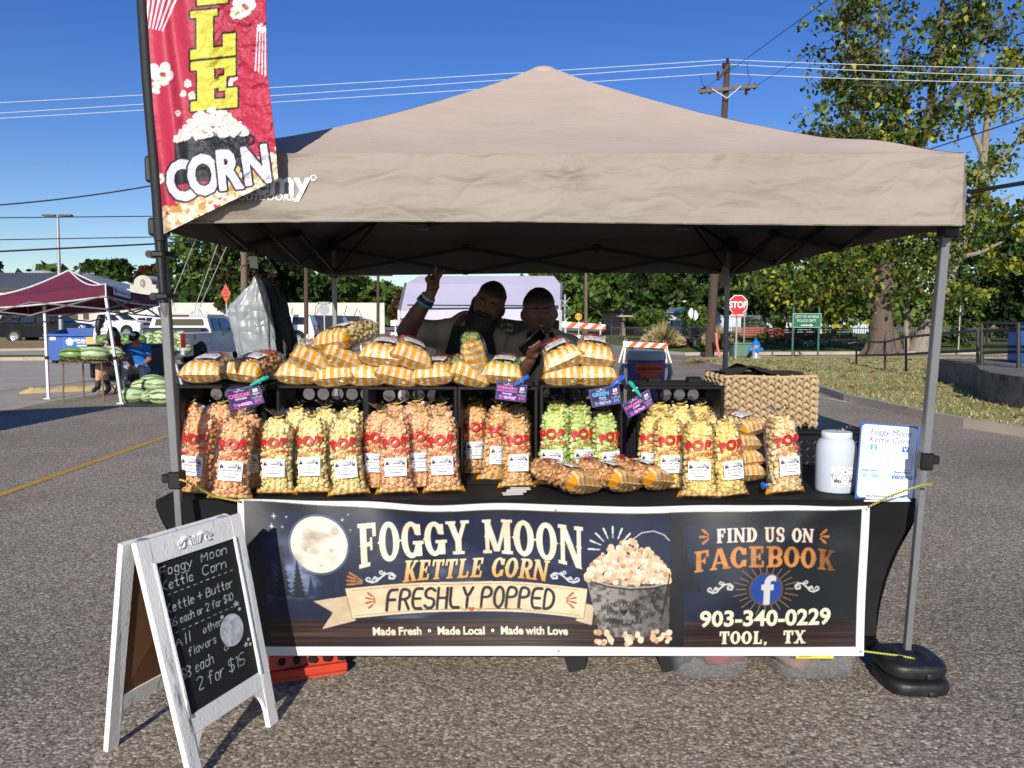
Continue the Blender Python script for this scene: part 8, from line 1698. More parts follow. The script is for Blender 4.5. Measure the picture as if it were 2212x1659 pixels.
def place_bags():
 for i,(fl,px,yb,yt,yaw,roll,lab)in enumerate(STAND):
  p=PZ(px,yb,TZ+.004);Y=p.y+.03;x=P(px,yb,Y).x;H_=P(px,yt,Y+.03).z-TZ;k=H_/(BH+.022)
  k0=min(1.08,max(.92,k));bag('stand',fl,(x,Y,TZ+.006),(R(-4-rnd.random()*3),R(roll),R(yaw+rnd.uniform(-13,13))),lab,(k0*(1.0 if abs(k-1)<.3 else 1),k0,k),i)
 def lie(fl,px,py,Y,yaw,roll,pitch,lab,k=1.0,seed=0):
  M=Matrix.Rotation(R(yaw),4,'Z')@Matrix.Rotation(R(-90+pitch+6),4,'X')@Matrix.Rotation(R(roll),4,'Z');bag('lie',fl,P(px,py,Y),M.to_euler(),lab,k,seed)
 L=[('cheddar',430,810,3.47,2,0,3,'lying cheddar bag on the first crate, beside the post'),('cheddar',513,808,3.46,-14,6,4,'lying cheddar bag on the first crate, above the cheddar price card'),('dill',641,813,3.46,8,4,2,'lying dill bag at the outer foot of the pile'),('dill',717,817,3.45,-6,-6,2,'lying dill bag second along the foot of the pile'),('jalapeno',788,816,3.45,4,2,2,'lying jalapeno bag in the middle of the foot of the pile'),('jalapeno',856,815,3.45,10,14,2,'lying jalapeno bag tilted at the foot of the pile'),('jalapeno',931,815,3.45,-5,-4,2,'lying jalapeno bag at the foot of the pile beside the green ones'),('dill',673,784,3.45,16,24,3,'lying dill bag tilted in the second layer at the outer end'),('dill',741,778,3.44,20,24,3,'lying dill bag in the second layer under the topmost bag'),('jalapeno',818,773,3.43,-4,6,3,'lying jalapeno bag in the second layer next to the dill bags'),('jalapeno',889,777,3.43,10,20,4,'lying jalapeno bag at the end of the second layer'),('dill',706,742,3.45,-26,-8,6,'topmost dill bag crowning the pile'),('apple',1012,815,3.46,8,18,2,'lying green bag at the jalapeno side below the topmost green one'),('apple',1082,812,3.47,-6,4,2,'lying green bag beside the habanero price card'),('apple',1027,781,3.46,6,76,8,'green bag lying on its edge on top of two others'),('caramel',1219,816,3.46,2,0,2,'lower lying bag on the green apple crate, amber crate side'),('caramel',1289,816,3.46,-3,-2,2,'lower lying bag on the green apple crate, price card side'),('caramel',1218,782,3.45,4,-26,5,'upper lying bag tilted on the green apple crate'),('caramel',1281,773,3.45,-6,8,5,'upper lying bag on the green apple crate nearest the cooler')]
 for i,a in enumerate(L):lie(*a,seed=i)
 for i,(px,py,Y,lab)in enumerate(((1275,1052,3.22,'caramel bag lying foremost on the tablecloth'),(1366,1047,3.26,'caramel bag lying in the middle of three on the tablecloth'),(1440,1044,3.30,'caramel bag lying nearest the butter bags'))):
  e=P(px,py,Y);e.z=TZ+.055;lie('caramel',px,py,Y,46,12,2,lab,.98,i);bpy.data.objects[-1]if False else None
  o=[q for q in SC.objects if q.get('label')==lab][0];o.location=e
 for i,(px,py,Y,yaw,roll,lab)in enumerate(((1628,1026,3.36,20,2,'kettle bag at the bottom of the low stack by the butter bags'),(1626,998,3.37,24,-2,'kettle bag second from the bottom of the low stack'),(1622,962,3.38,30,4,'kettle bag second from the top of the low stack'),(1640,928,3.42,34,-6,'kettle bag on top of the low stack with its red print showing'))):lie('kettle',px,py,Y,yaw,roll,2,lab,.8,i)
place_bags()
for k in PARTS:
 for o in PARTS[k][:4]:bpy.data.objects.remove(o)
 # ------------------------------------------------------------ price cards and clips
MAT_TEAL=M_('clip_teal',H('1fae9e'),.25,var=.05,coat=.5);MAT_CBLUE=M_('clip_blue',H('1f58c8'),.25,var=.05,coat=.5)
def card(label,tl,tr,br,bl,Y,lines,c1,c2,clip,clipm,seed,Ys=None):
 Ys=Ys or(Y,)*4;q=[P(*tl,Ys[0]),P(*tr,Ys[1]),P(*br,Ys[2]),P(*bl,Ys[3])];o=sum(q,Vector())/4;t=thing('price_card',label,'price card',o,group='clipped price cards');art=Art(150,92,3,c8('34294f'));nz=art.noise(40,30,seed);art.a*=(.75+.6*nz)[...,None];wh=c8('d9d6e6')
 for a,b,c,d in((5,5,145,6.2),(5,86,145,87),(5,5,6,87),(144,5,145,87),(103,12,104,80)):art.fill(art.rect(a,b,c,d),c8('8f84b8'))
 art.fill(art.text('Foggy Moon',58,17,9),wh);art.fill(art.disc(58,9,3),wh)
 for tx,x,y,s,st,c in lines:art.fill(art.text(tx,x,y,s,st,sx=min(1,92/text_width(tx,s))if x<100 else 1),c)
 art.fill(art.text('$8',125,32,22,'b'),wh);art.fill(art.text('EACH',125,44,10,'b'),wh);art.fill(art.text('OR',125,53,7),wh);art.fill(art.text('TWO FOR',125,62,8.5),wh);art.fill(art.text('$15',125,79,18,'b'),c1)
 r_=random.Random(seed)
 for i in range(46):art.fill(art.disc(r_.uniform(42,98),80-abs(r_.gauss(0,5)),r_.uniform(2.4,4.4)),c8(r_.choice(('d78ad8','b565c0','e3a6e6')))if c2 is None else mul(c2,r_.uniform(.7,1.1)))
 for x,y in((16,66),(24,70),(18,76)):art.fill(art.rect(x,y,x+14,y+9),c8('a04fb4')if c2 is None else mul(c2,.7))
 qq=[np.array(p-o)for p in q];art_sheet('card_face',art,150,92,quad_fn(qq[3],qq[2],qq[1],qq[0],lambda u,v:np.stack([0*u,-.006*np.sin(PI*u),0*u],1)),print_mat('card_gloss',.3),t,True,back=(0,.003,0))
 if clip:
  (x0,y0),(x1,y1)=clip;a,b=P(x0,y0,Y-.012)-o,P(x1,y1,Y-.012)-o;d=(b-a);n_=Vector((-d.z,0,d.x)).normalized();ct=thing('clothes_peg','plastic peg on the '+label,'peg',o+a);mb=MB();b=b-a
  for s in(-1,1):mb.tube([Vector((0,s*.004,0)),b*.3+Vector((0,s*.006,0)),b*.62+Vector((0,s*.004,0)),b*.8+Vector((0,s*.013,0)),b+Vector((0,s*.017,0))],[.005,.0075,.008,.0105,.0085],10)
  mb.build('peg_jaw',clipm,ct);mb=MB();c=b*.5;mb.cyl(c-n_*.012,c+n_*.012,.006,n=10);mb.build('spring',MAT_CHROME,ct)
pk_,bl_,wh_=c8('e06ab0'),c8('56b4ee'),c8('dfdcea')
card('purple cheddar price card with a teal peg on the first crate',(486,843),(560,829),(572,870),(499,888),3.40,[('CHEDDAR',54,42,24,'b',pk_),('POPCORN',58,54,11,'b',wh_)],pk_,None,((542,832),(577,815)),MAT_TEAL,1)
card('purple habanero price card with a blue peg on the amber crate',(1073,821),(1140,831),(1136,870),(1069,862),3.42,[('HABANERO',54,36,20,'b',pk_),('MAPLE BOURBON',54,50,15,'b',c8('b070d0')),('POPCORN',56,62,10,'b',wh_)],pk_,None,((1112,833),(1142,812)),MAT_CBLUE,2)
card('blue lettered green apple price card on the green crate',(1270,842),(1338,829),(1343,871),(1279,881),3.40,[('GREEN',54,40,26,'b',bl_),('Apple',60,54,14,'r',wh_),('POPCORN',62,63,8,'b',bl_)],bl_,(.62,.68,.86),((1318,836),(1348,813)),MAT_CBLUE,3)
card('tilted purple caramel price card on the butter crate',(1342,874),(1402,839),(1413,874),(1358,904),3.38,[('CARAMEL',54,42,24,'b',pk_),('CORN',62,56,13,'b',wh_)],pk_,None,((1384,856),(1360,825)),MAT_TEAL,4)
card('price card lying flat among the kettle corn bags',(1642,1056),(1712,1049),(1716,1056),(1646,1067),3.28,[('KETTLE',54,42,24,'b',pk_)],pk_,None,((1655,1054),(1648,1046)),MAT_CBLUE,5,(3.40,3.40,3.30,3.30))
for o_ in SC.objects:
 if o_.get('label')=='price card lying flat among the kettle corn bags':o_.location.z=TZ+.03
for i,(x,y,a,lab)in enumerate(((1107,1068,8,'lowest white business card fanned on the tablecloth'),(1116,1064,-6,'middle white business card fanned on the tablecloth'),(1124,1061,3,'topmost white business card fanned on the tablecloth'))):
 p=PZ(x,y,TZ+.004);mb=MB();mb.box((0,0,0),(.088,.052,.0015));o=mb.build('business_card',M_('card_white',H('d6d4d0'),.5),None,40,(p.x,p.y,TZ+.008+i*.004),(0,0,R(a)));tag(o,lab,'business card','business cards on the table')
 # ------------------------------------------------------------ basket, tool chest, jug, payment sign, cooler
def basket():
 fl,fr,bl_=P(1563,814,4.05),P(1768,815,4.02),P(1528,804,4.42);w=(fr-fl).length;h=.26;o=Vector(((fl.x+fr.x)/2,4.04,fl.z-h));dl=bl_-fl;dep=.36;ang=math.atan2(-dl.x,dl.y);t=thing('woven_basket','rectangular woven seagrass basket behind the standing kettle bag','basket',o,(0,0,R(2)))
 ms=M_('seagrass',H('b49c78'),.8,var=.25,scale=25,bump=.5,bscale=90,stretch=(1,1,3),dirt=(H('7b5a36'),14.,.58));mb=MB();r_=random.Random(2)
 def face(x0,y0,x1,y1,n,rows):
  d=Vector((x1-x0,y1-y0,0));L=d.length;d.normalize();nn=Vector((d.y,-d.x,0));cw=L/n;rh=h/rows
  for i in range(n):
   for k in range(rows):
    for s in(-1,1):
     c=Vector((x0,y0,0))+d*(cw*(i+.5+s*.22))+Vector((0,0,rh*(k+.5)+(i%2)*rh*.5-rh*.25))+nn*.006;ax=(Vector((0,0,1))*rh*.95+d*(-s)*cw*.42);a=c-ax*.55;b=c+ax*.6;m_=c+nn*.006
     mb.tube([a,a.lerp(m_,.55),m_,b.lerp(m_,.5),b-nn*.004],[.003,.009,.0115*r_.uniform(.85,1.1),.0105,.003],6,False)
 hw=w/2;face(-hw,0,hw,0,13,7);sx=dl.x*dep/.37;face(-hw+sx*.9,dep,-hw,0,8,7);face(hw,0,hw+sx*.2,dep,8,7);mb.build('weave',ms,t)
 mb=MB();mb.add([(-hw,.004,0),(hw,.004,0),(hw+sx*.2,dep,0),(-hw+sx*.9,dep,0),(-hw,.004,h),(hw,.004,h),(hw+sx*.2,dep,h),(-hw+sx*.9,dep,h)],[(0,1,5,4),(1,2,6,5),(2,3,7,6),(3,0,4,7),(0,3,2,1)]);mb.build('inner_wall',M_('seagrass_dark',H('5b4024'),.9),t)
 mb=MB();q=[(-hw,0,h),(hw,0,h),(hw+sx*.2,dep,h),(-hw+sx*.9,dep,h),(-hw,0,h)]
 for a,b in zip(q,q[1:]):mb.tube([Vector(a).lerp(Vector(b),k/8)+Vector((0,0,.003*math.sin(k)))for k in range(9)],.009,7)
 mb.build('rim',ms,t)
 mb=MB();mb.grid(lambda u,v:(-hw+.04+(w-.08)*u+sx*.6*v,.03+(dep-.06)*v,h+.01+.03*fbm((u*3,v*3,2))+.03*math.exp(-((u-.3)/.2)**2)),24,14);o2=mb.build('brown_cloth',M_('dark_brown_cloth',H('2a1d17'),.95),None,60,t.location,t.rotation_euler);tag(o2,'dark brown cloth filling the top of the woven basket','cloth')
 # black chequer plate chest that carries the basket
 m=M_('chequer_plate',H('2a2b2e'),.35,.7,var=.15,scale=6);A,B=P(1560,916,4.0),P(1868,916,4.0);zt=o.z-.012;tc=thing('tool_chest','black chequer plate tool chest behind the table under the basket','chest',((A.x+B.x)/2,4.0,0));W=B.x-A.x;mb=MB();mb.box((0,.43,zt/2),(W,.86,zt-.03),b=.01)
 mb.build('body',m,tc);mb=MB();mb.box((0,.43,zt-.015),(W+.02,.89,.03),b=.008);mb.build('lid',m,tc)
 mb=MB();r_=0
 for i in range(int(W/.036)):
  for k in range(int((zt-.3)/.036)):
   c=Vector((-W/2+.02+i*.036,-.001,.28+k*.036));a=R(45 if(i+k)%2 else-45);d=Vector((math.cos(a),0,math.sin(a)))*.013;mb.tube([c-d,c,c+d],[.001,.0035,.001],5,False)
 mb.build('tread_pattern',M_('tread_bright',H('9b9ea2'),.25,.9),tc)
basket()
def jug():
 p=PZ(1804,1066,TZ);Y=p.y+.05;A,B=P(1763,1000,Y),P(1847,1000,Y);r=(B.x-A.x)/2;zt=P(1800,930,Y).z-TZ;t=thing('plastic_jug','cloudy white plastic jar with a white screw lid and an oval prayer label','jug',((A.x+B.x)/2,Y,TZ));m,nt,b=newmat('cloudy_white_jar');b.inputs['Base Color'].default_value=(.50,.56,.64,1);b.inputs['Roughness'].default_value=.3;b.inputs['Subsurface Weight'].default_value=.4;b.inputs['Subsurface Radius'].default_value=(.05,.05,.06);b.inputs['Specular IOR Level'].default_value=.5
 h=zt;mb=MB();mb.lathe([(r*.8,0),(r*.96,.006),(r,.02),(r,h*.70),(r*.97,h*.76),(r*.86,h*.84),(r*.74,h*.875),(r*.7,h*.89)],36,None,1,.92);mb.build('jar',m,t,smooth=50)
 mb=MB();mb.lathe([(r*.74,h*.885),(r*.76,h*.895),(r*.76,h*.965),(r*.72,h*.985),(r*.3,h*.985)],40,None,1,.92);mb.build('lid',M_('lid_white',H('d2d6da'),.4,var=.04),t,smooth=40)
 mb=MB();mb.add([(-r*.1,0,h*.99),(r*.7,-.02,h*1.05),(r*.66,-.015,h*1.1),(-r*.05,0,h*1.02),(r*.2,.01,h*1.04)],[(0,1,2,3),(3,2,4)]);mb.build('tape_strip',FILM,t)
 art=Art(100,80,3,c8('dcdcde'));k=c8('2a2a2c');art.fill(art.disc(50,40,46,36),k);art.fill(art.disc(50,40,44,34),c8('e4e4e6'));ov=art.disc(50,40,44,34)
 for x,hgt in((14,22),(20,28),(27,20),(34,14),(68,16),(76,24),(84,20)):q=art.a.copy();spruce(art,x,68-abs(x-50)*.22,hgt,9,k);art.a=np.where(ov[...,None],art.a,q)
 art.fill(art.pen('Need prayer?',50,38,13,.8,.2,align='c'),k);art.fill(art.text('HOW CAN WE',52,47,6.5,'b'),k);art.fill(art.text('PRAY FOR YOU?',52,56,8,'b'),k);art.fill(art.disc(50,18,4),k)
 W,hh=r*1.35,.085;z0=.035;art_sheet('oval_label',art,80,64,lambda u,v:np.stack([r*1.012*np.sin((u-.42)*1.35),-.92*r*1.012*np.cos((u-.42)*1.35)-.001,z0+v*hh],1),PRINT,t)
jug()
def pay_sign():
 tl,tr,br,bl=(1860,912),(1987,922),(1974,1085),(1847,1076);b=PZ(1910,1080,TZ);Yb,Yt=b.y+.02,b.y+.07;q=[P(*tl,Yt),P(*tr,Yt),P(*br,Yb),P(*bl,Yb)];o=(q[2]+q[3])/2;t=thing('payment_sign','white acrylic payment sign with a rounded blue border beside the jug','sign',o);art=Art(128,166,3,c8('3a62b4'));wh=c8('dfe4ea');art.fill(art.rrect(3.5,3.5,124.5,162.5,9),wh);k=c8('2c2c66')
 m=art.new();art.text('Foggy Moon',66,24,18,'r',italic=.25,m=m);art.text('Kettle Corn',64,41,18,'r',italic=.25,m=m);art.fill(m,k)
 for x,y,c,s in((32,52,c8('2fa889'),'$'),(101,52,c8('2459b8'),'V')):art.fill(art.rrect(x-7,y-6,x+7,y+7,2),c);art.fill(art.text(s,x,y+5.5,14,'b'),wh)
 for x,y in((30,80),(99,80),(64,134)):art.fill(art.rrect(x-19,y-18,x+19,y+18,4),c8('6a9ad6'));art.fill(art.rrect(x-17.6,y-16.6,x+17.6,y+16.6,3),wh)
 art.fill(art.text('@FoggyMoonKettleCorn',28,105,6,'b',sx=.62),k);art.fill(art.text('@FoggyMoonKettleCorn',98,105,6,'b',sx=.62),k);art.fill(art.text('Cash App',26,117,13,'b',sx=.8),c8('2fa8a0'));art.fill(art.text('venmo',97,118,17,'b',italic=.2),c8('2459b8'));art.fill(art.text('https://foggymoonkettlecorn.com',64,160,7.2,'b',sx=.9),k)
 qq=[np.array(p-o)for p in q];art_sheet('sign_plate',art,130,170,quad_fn(qq[3],qq[2],qq[1],qq[0]),print_mat('acrylic_print',.2),t,True,back=(0,.005,0))
 mb=MB();mb.box((.0,.02,.004),(.2,.1,.008),b=.002);mb.bar((-.09,-.012,.014),(.09,-.016,.010),.02,.006);mb.build('stand_foot',M_('acrylic_white',H('d6dade'),.2),t)
pay_sign()
def cooler():
 Y=6.75;A,B=P(1360,790,Y),P(1446,790,Y);r=(B.x-A.x)/2;cx=(A.x+B.x)/2;zt=P(1400,760,Y).z;z0=zt-.5;t=thing('drink_cooler','blue drum cooler with a grey lid labelled hand washing station','cooler',(cx,Y+r,z0));mbl=M_('cooler_blue',H('1b2f86'),.4,var=.06);mg=M_('cooler_grey',H('9aa3b0'),.45,var=.05)
 mb=MB();mb.lathe([(r*.88,0),(r*.92,.01),(r*.97,.4),(r*.97,.425)],32);mb.build('drum',mbl,t);mb=MB();mb.lathe([(r,.425),(r*1.02,.43),(r*1.0,.475),(r*.95,.498),(r*.4,.5)],32);mb.build('lid',mg,t)
 for s in(-1,1):mb=MB();mb.tube([(s*r*.95,0,.36),(s*r*1.2,0,.37),(s*r*1.28,0,.3),(s*r*1.1,0,.18),(s*r*.95,0,.17)],.022,8);mb.build('handle',mg,t)
 art=MB();art.use(M_('label_orange',H('c24a1c'),.6));mk=M_('sign_black',H('171615'),.5)
 def on(x,z,l=.004):return(x,-math.sqrt(max(0,(r*.96+l)**2-x*x)),z)
 for x0,x1,z0_,z1_ in((-.12,.135,.31,.395),(-.075,.09,.225,.31)):art.grid(lambda u,v:on(x0+(x1-x0)*u,z0_+(z1_-z0_)*v),14,2)
 art.use(mk);text3d(art,'HAND WASHING',.036,None,'b',fn=lambda a,b:on(.008+a*.86,.337+b,.007));text3d(art,'STATION',.036,None,'b',fn=lambda a,b:on(.008+a*.9,.25+b,.007));art.build('station_label',None,t)
 mb=MB();mb.cyl((r*.3,-r*.9,.05),(r*.3,-r*1.05,.05),.02,n=10);mb.build('tap',mg,t)
 st=thing('drawer_cart','dark purple drawer cart carrying the blue cooler','cart',(cx,Y+r,0));mp=M_('cart_purple',H('2c2347'),.5,var=.1);mb=MB();mb.box((0,0,z0/2+.02),(.5,.42,z0-.05),b=.015);mb.build('body',mp,st)
 for k in range(3):mb=MB();mb.box((0,-.22,.14+k*.2),(.44,.025,.17),b=.008);mb.build('drawer',mp,st)
 for x in(-.2,.2):mb=MB();mb.cyl((x,-.16,.035),(x,-.12,.035),.035,n=12);mb.cyl((x,.12,.035),(x,.16,.035),.035,n=12);mb.build('castor',MAT_TRIM,st)
cooler()
# ============================================================ THE TWO SELLERS
SKS=M_('seller_skin',H('674437'),.55,var=.08,scale=14,bump=.05,bscale=200);SHIRT=M_('tan_shirt',H('a89c88'),.85,var=.1,scale=6,bump=.25,bscale=14);APRON=M_('black_apron',H('121212'),.8,var=.15,scale=6,bump=.1);JEANB=M_('black_jeans',H('1b1d22'),.85);HAIRB=M_('black_hair',H('120e0c'),.6,var=.3,scale=30,bump=.6,bscale=120);LEATH=M_('brown_leather',H('5b3423'),.6);EYEW=M_('eye_white',H('6f6660'),.3,var=.03);EYED=M_('eye_dark',H('2a1c14'),.2)
def face_bits(t,c,h,tilt,wide,teeth=False,lips=True):
 Rm=Euler(tilt).to_matrix();f=lambda x,y,z:Vector(c)+Rm@(Vector((x,y,z))*h)
 for s in(-1,1):
  mb=MB();mb.use(EYEW);e=f(s*.135*wide,-.375,.03);mb.sph(e,(.055*h,.04*h,.026*h),10,8);mb.use(EYED);mb.sph(e+Rm@Vector((0,-.032*h,0)),(.026*h,.012*h,.022*h),8,6);mb.build('eye',None,t)
  mb=MB();mb.tube([f(s*.05,-.44,.115),f(s*.13*wide,-.45,.14),f(s*.22*wide,-.4,.115)],[.012*h,.02*h,.008*h],6);mb.build('eyebrow',HAIRB,t)
 mb=MB();not lips or mb.tube([f(-.12,-.445,-.245),f(-.05,-.48,-.262),f(.05,-.48,-.262),f(.12,-.445,-.245)],[.008*h,.02*h,.02*h,.008*h],7);mb.build('lips',M_('lips',H('6b3a35'),.5),t)if lips else None
 if teeth:mb=MB();mb.tube([f(-.09,-.462,-.243),f(0,-.492,-.25),f(.09,-.462,-.243)],[.006*h,.013*h,.006*h],6);mb.build('teeth',M_('teeth',H('b9afa4'),.3),t)
def cap_hair(t,c,h,tilt,wide,cut,k=1.06,top=1.0):
 Rm=Euler(tilt).to_matrix();mb=MB()
 def fn(v):
 # hair covers the crown, the sides above the ears and the back; the face stays clear
  line=cut-.55*max(0,v.y)-.0;nz=.10*noise.noise(Vector((v.x*5,v.y*5,v.z*5)))+.05*noise.noise(v*14);q=(v.z+nz*.8-line-.12*abs(v.x))/.16;s=max(0,min(1,q));return(.86+(k-.86)*s)*(1+.025*noise.noise(v*16))
 vs=MB();vs.sph((0,0,0),(.352*wide,.44,.53*top),40,28,None,fn);mb.add([Vector(c)+Rm@(Vector(v)*h)for v in vs.v],vs.f);mb.build('hair',HAIRB,t,smooth=80)
def fuse_body(t,b,parts,vox,mats,pick):
 parts=[([tuple(Vector(v)-b)for v in V],F)for V,F in parts];me=fuse(parts,vox,3);return region_mesh('body',me,mats,pick,t)
def w2(n):return[tuple(Vector(q[:3]))+tuple(q[3:])for q in n]
def sellers():
# ---------------- bearded man waving
 b=Vector((-.25,4.4,0));t=thing('person','bearded man in a dark apron raising two fingers','person',b);pp=lambda x,y,Y,*r:(*P(x,y,Y),*r)
 nodes=[(-.25,4.42,.95,.17,.12),(-.25,4.42,1.12,.17,.12),(-.24,4.38,1.28,.17,.11),pp(1003,730,4.34,.14,.09),pp(1020,712,4.31,.062),pp(1033,692,4.28,.06),(-.14,4.42,.86,.1),(-.13,4.40,.48,.065),(-.13,4.42,.09,.05),(-.12,4.28,.04,.045),(-.36,4.42,.86,.1),(-.38,4.40,.48,.065),(-.38,4.42,.09,.05),(-.4,4.28,.04,.045),pp(932,722,4.3,.058),pp(878,716,4.08,.053),pp(900,680,4.03,.046),pp(929,636,3.99,.030,.026),pp(1080,746,4.32,.058),pp(1104,830,4.3,.05),pp(1085,880,4.14,.033)]
 e=[(0,1),(1,2),(2,3),(3,4),(4,5),(0,6),(6,7),(7,8),(8,9),(0,10),(10,11),(11,12),(12,13),(3,14),(14,15),(15,16),(16,17),(3,18),(18,19),(19,20)]
 # the raised hand: palm, two fingers up in a V, two curled under the thumb
 hn=[pp(929,640,3.985,.026,.02),pp(934,622,3.975,.032,.017),pp(937,606,3.97,.034,.015)];he=[(0,1),(1,2)]
 def chain(pts,root):
  i=len(hn);hn.extend(pts);he.append((root,i));he.extend((i+k,i+k+1)for k in range(len(pts)-1))
 chain([pp(939,600,3.968,.0105),pp(941,586,3.965,.0095),pp(942.5,575,3.963,.0075)],2);chain([pp(946,603,3.968,.0105),pp(954,591,3.965,.0095),pp(960,583,3.963,.0075)],2)
 chain([pp(928,601,3.965,.0105),pp(927,596,3.93,.0105),pp(930,606,3.915,.009)],2);chain([pp(922,606,3.968,.010),pp(921,602,3.935,.0095),pp(924,611,3.92,.008)],2);chain([pp(945,620,3.955,.0125),pp(944,610,3.93,.011),pp(934,606,3.90,.009)],1)
 hn2,he2=[pp(1085,880,4.14,.03,.022)],[];hand_nodes(hn2,he2,0,(-.1,-.6,-.8),(1,0,0))
 hc=P(1055,661,4.22);tilt=(R(4),R(21),R(-4));hh=.245
 fuse_body(t,b,[skin_mesh(nodes,e,2),skin_mesh(hn,he,2),skin_mesh(hn2,he2,2),head_mesh(hc,hh,tilt,1.02)],.0062,[SKS,JEANB],lambda c:1 if c.z<.98 and c.y>-.2 and abs(c.x)<.3 else 0)
 loc=lambda v:Vector(v)-b
 face_bits(t,loc(hc),hh,tilt,1.0,lips=False);cap_hair(t,loc(hc),hh,tilt,1.02,.34,1.07,1.02)
 Rm=Euler(tilt).to_matrix();mb=MB();bs=MB()
 def beard(v):
  q=1+.10*noise.noise(v*7)+.06*noise.noise(v*19)
  return q*(.62 if v.z>.55 and v.y<-.2 else 1)
 bs.sph((0,-.17,-.43),(.335,.335,.43),36,26,None,beard);bs.sph((0,-.37,-.175),(.19,.10,.06),16,8,None,lambda v:1+.2*noise.noise(v*6))
 for s in(-1,1):bs.sph((s*.33,-.06,-.14),(.045,.15,.24),14,10,None,lambda v:1+.2*noise.noise(v*6))
 mb.add([loc(hc)+Rm@(Vector(v)*hh)for v in bs.v],bs.f);mb.build('beard',HAIRB,t,smooth=80)
 sn=[(-.25,4.42,.93,.185,.135),(-.25,4.42,1.12,.185,.135),(-.24,4.38,1.28,.205,.14),pp(1003,728,4.34,.165,.118),pp(1018,712,4.315,.075),pp(936,722,4.3,.078),pp(896,716,4.14,.07),pp(1080,744,4.32,.078),pp(1098,790,4.31,.07)];sv,sf=skin_mesh(sn,[(0,1),(1,2),(2,3),(3,4),(3,5),(5,6),(3,7),(7,8)],2);region_mesh('shirt',fuse([([tuple(loc(v))for v in sv],sf)],.011,8),[SHIRT],lambda c:0,t)
 def apron(o_,cx,poly,Yf,nm='apron'):
  mb=MB();mb.grid(lambda u,v:tuple(loc(P(np.interp(v,poly[0],poly[1])*(1-u)+np.interp(v,poly[0],poly[2])*u,np.interp(v,[0,1],[poly[3],poly[4]]),Yf-.05*math.sin(PI*u)+.006*math.sin(u*19+v*6)*v))),18,20);mb.build(nm,APRON,o_,smooth=80)
 apron(t,0,([0,.12,.3,1],[978,962,940,900],[1062,1072,1086,1130],704,1180),4.165)
 for a,c in(((983,706),(1002,682)),((1058,706),(1044,690))):mb=MB();mb.tube([loc(P(*a,4.165)),loc(P(*c,4.2)),loc(P(c[0],c[1]+4,4.4))],[.014,.014,.014],6);mb.build('apron_strap',LEATH,t)
 mb=MB();mb.box(loc(P(1046,779,4.17)),(.035,.006,.018),b=.003);mb.build('leather_tag',LEATH,t)
 for k,m in((0,M_('band_teal',H('2f8f98'),.5)),(1,M_('band_navy',H('1c2038'),.5)),(2,M_('band_grey',H('8d9296'),.5))):
  a,c=Vector(P(900,680,4.03)),Vector(P(929,636,3.99));d=(c-a).normalized();p=a.lerp(c,.60+.13*k);M0,_=MB().frame(p,p+d);mb=MB();mb.lathe([(.043-.003*k,-.008),(.046-.003*k,-.004),(.046-.003*k,.004),(.043-.003*k,.008)],18,Matrix.Translation(-b)@M0);mb.build('wristband',m,t)
  # ---------------- smiling woman with a phone
 b=Vector((.17,4.3,0));t=thing('person','smiling woman in a dark apron holding up a phone','person',b)
 nodes=[(.17,4.34,.93,.19,.14),(.17,4.33,1.1,.18,.13),(.17,4.3,1.26,.18,.115),pp(1170,755,4.28,.15,.095),pp(1167,735,4.25,.064),pp(1165,712,4.22,.062),(.27,4.34,.84,.11),(.28,4.33,.46,.07),(.28,4.34,.09,.05),(.29,4.2,.04,.045),(.07,4.34,.84,.11),(.06,4.33,.46,.07),(.06,4.34,.09,.05),(.05,4.2,.04,.045),pp(1116,754,4.28,.06),pp(1100,838,4.26,.058),pp(1128,806,4.08,.042),pp(1146,778,3.98,.030,.024),pp(1228,754,4.28,.06),pp(1262,830,4.26,.058),pp(1230,880,4.12,.036)]
 hn=[pp(1146,778,3.98,.028,.02),pp(1151,764,3.955,.034,.018)];he=[(0,1)]
 def chain(pts,root):
  i=len(hn);hn.extend(pts);he.append((root,i));he.extend((i+k,i+k+1)for k in range(len(pts)-1))
 ax=Vector((.74,.1,.66)).normalized();pc=P(1150,739,3.95)
 for k,(x,y)in enumerate(((1160,757),(1155,762),(1149,766),(1142,770))):
  chain([pp(x,y,3.95,.0105),pp(x+7-k,y-12,3.915,.0098),pp(x+5-k,y-20,3.895,.008)],1)
 chain([pp(1141,764,3.965,.012),pp(1134,752,3.975,.0105),pp(1132,742,3.98,.0085)],1)
 hn2,he2=[pp(1230,880,4.12,.03,.022)],[];hand_nodes(hn2,he2,0,(-.1,-.6,-.8),(1,0,0));hc=P(1165,678,4.17);tilt=(R(2),R(-2),R(3));hh=.242
 fuse_body(t,b,[skin_mesh(nodes,e,2),skin_mesh(hn,he,2),skin_mesh(hn2,he2,2),head_mesh(hc,hh,tilt,1.1,1.3)],.0062,[SKS,JEANB],lambda c:1 if c.z<.96 and c.y>-.15 and abs(c.x)<.3 else 0)
 face_bits(t,loc2(hc,b),hh,tilt,1.08,True);cap_hair(t,loc2(hc,b),hh,tilt,1.1,.30,1.07,1.04)
 Rm=Euler(tilt).to_matrix();mb=MB();mb.sph(loc2(hc,b)+Rm@Vector((0,.5*hh,.05*hh)),(.06,.05,.06),14,10,None,lambda v:1+.15*noise.noise(v*6));mb.build('hair_bun',HAIRB,t,smooth=80)
 loc3=lambda v:Vector(v)-b
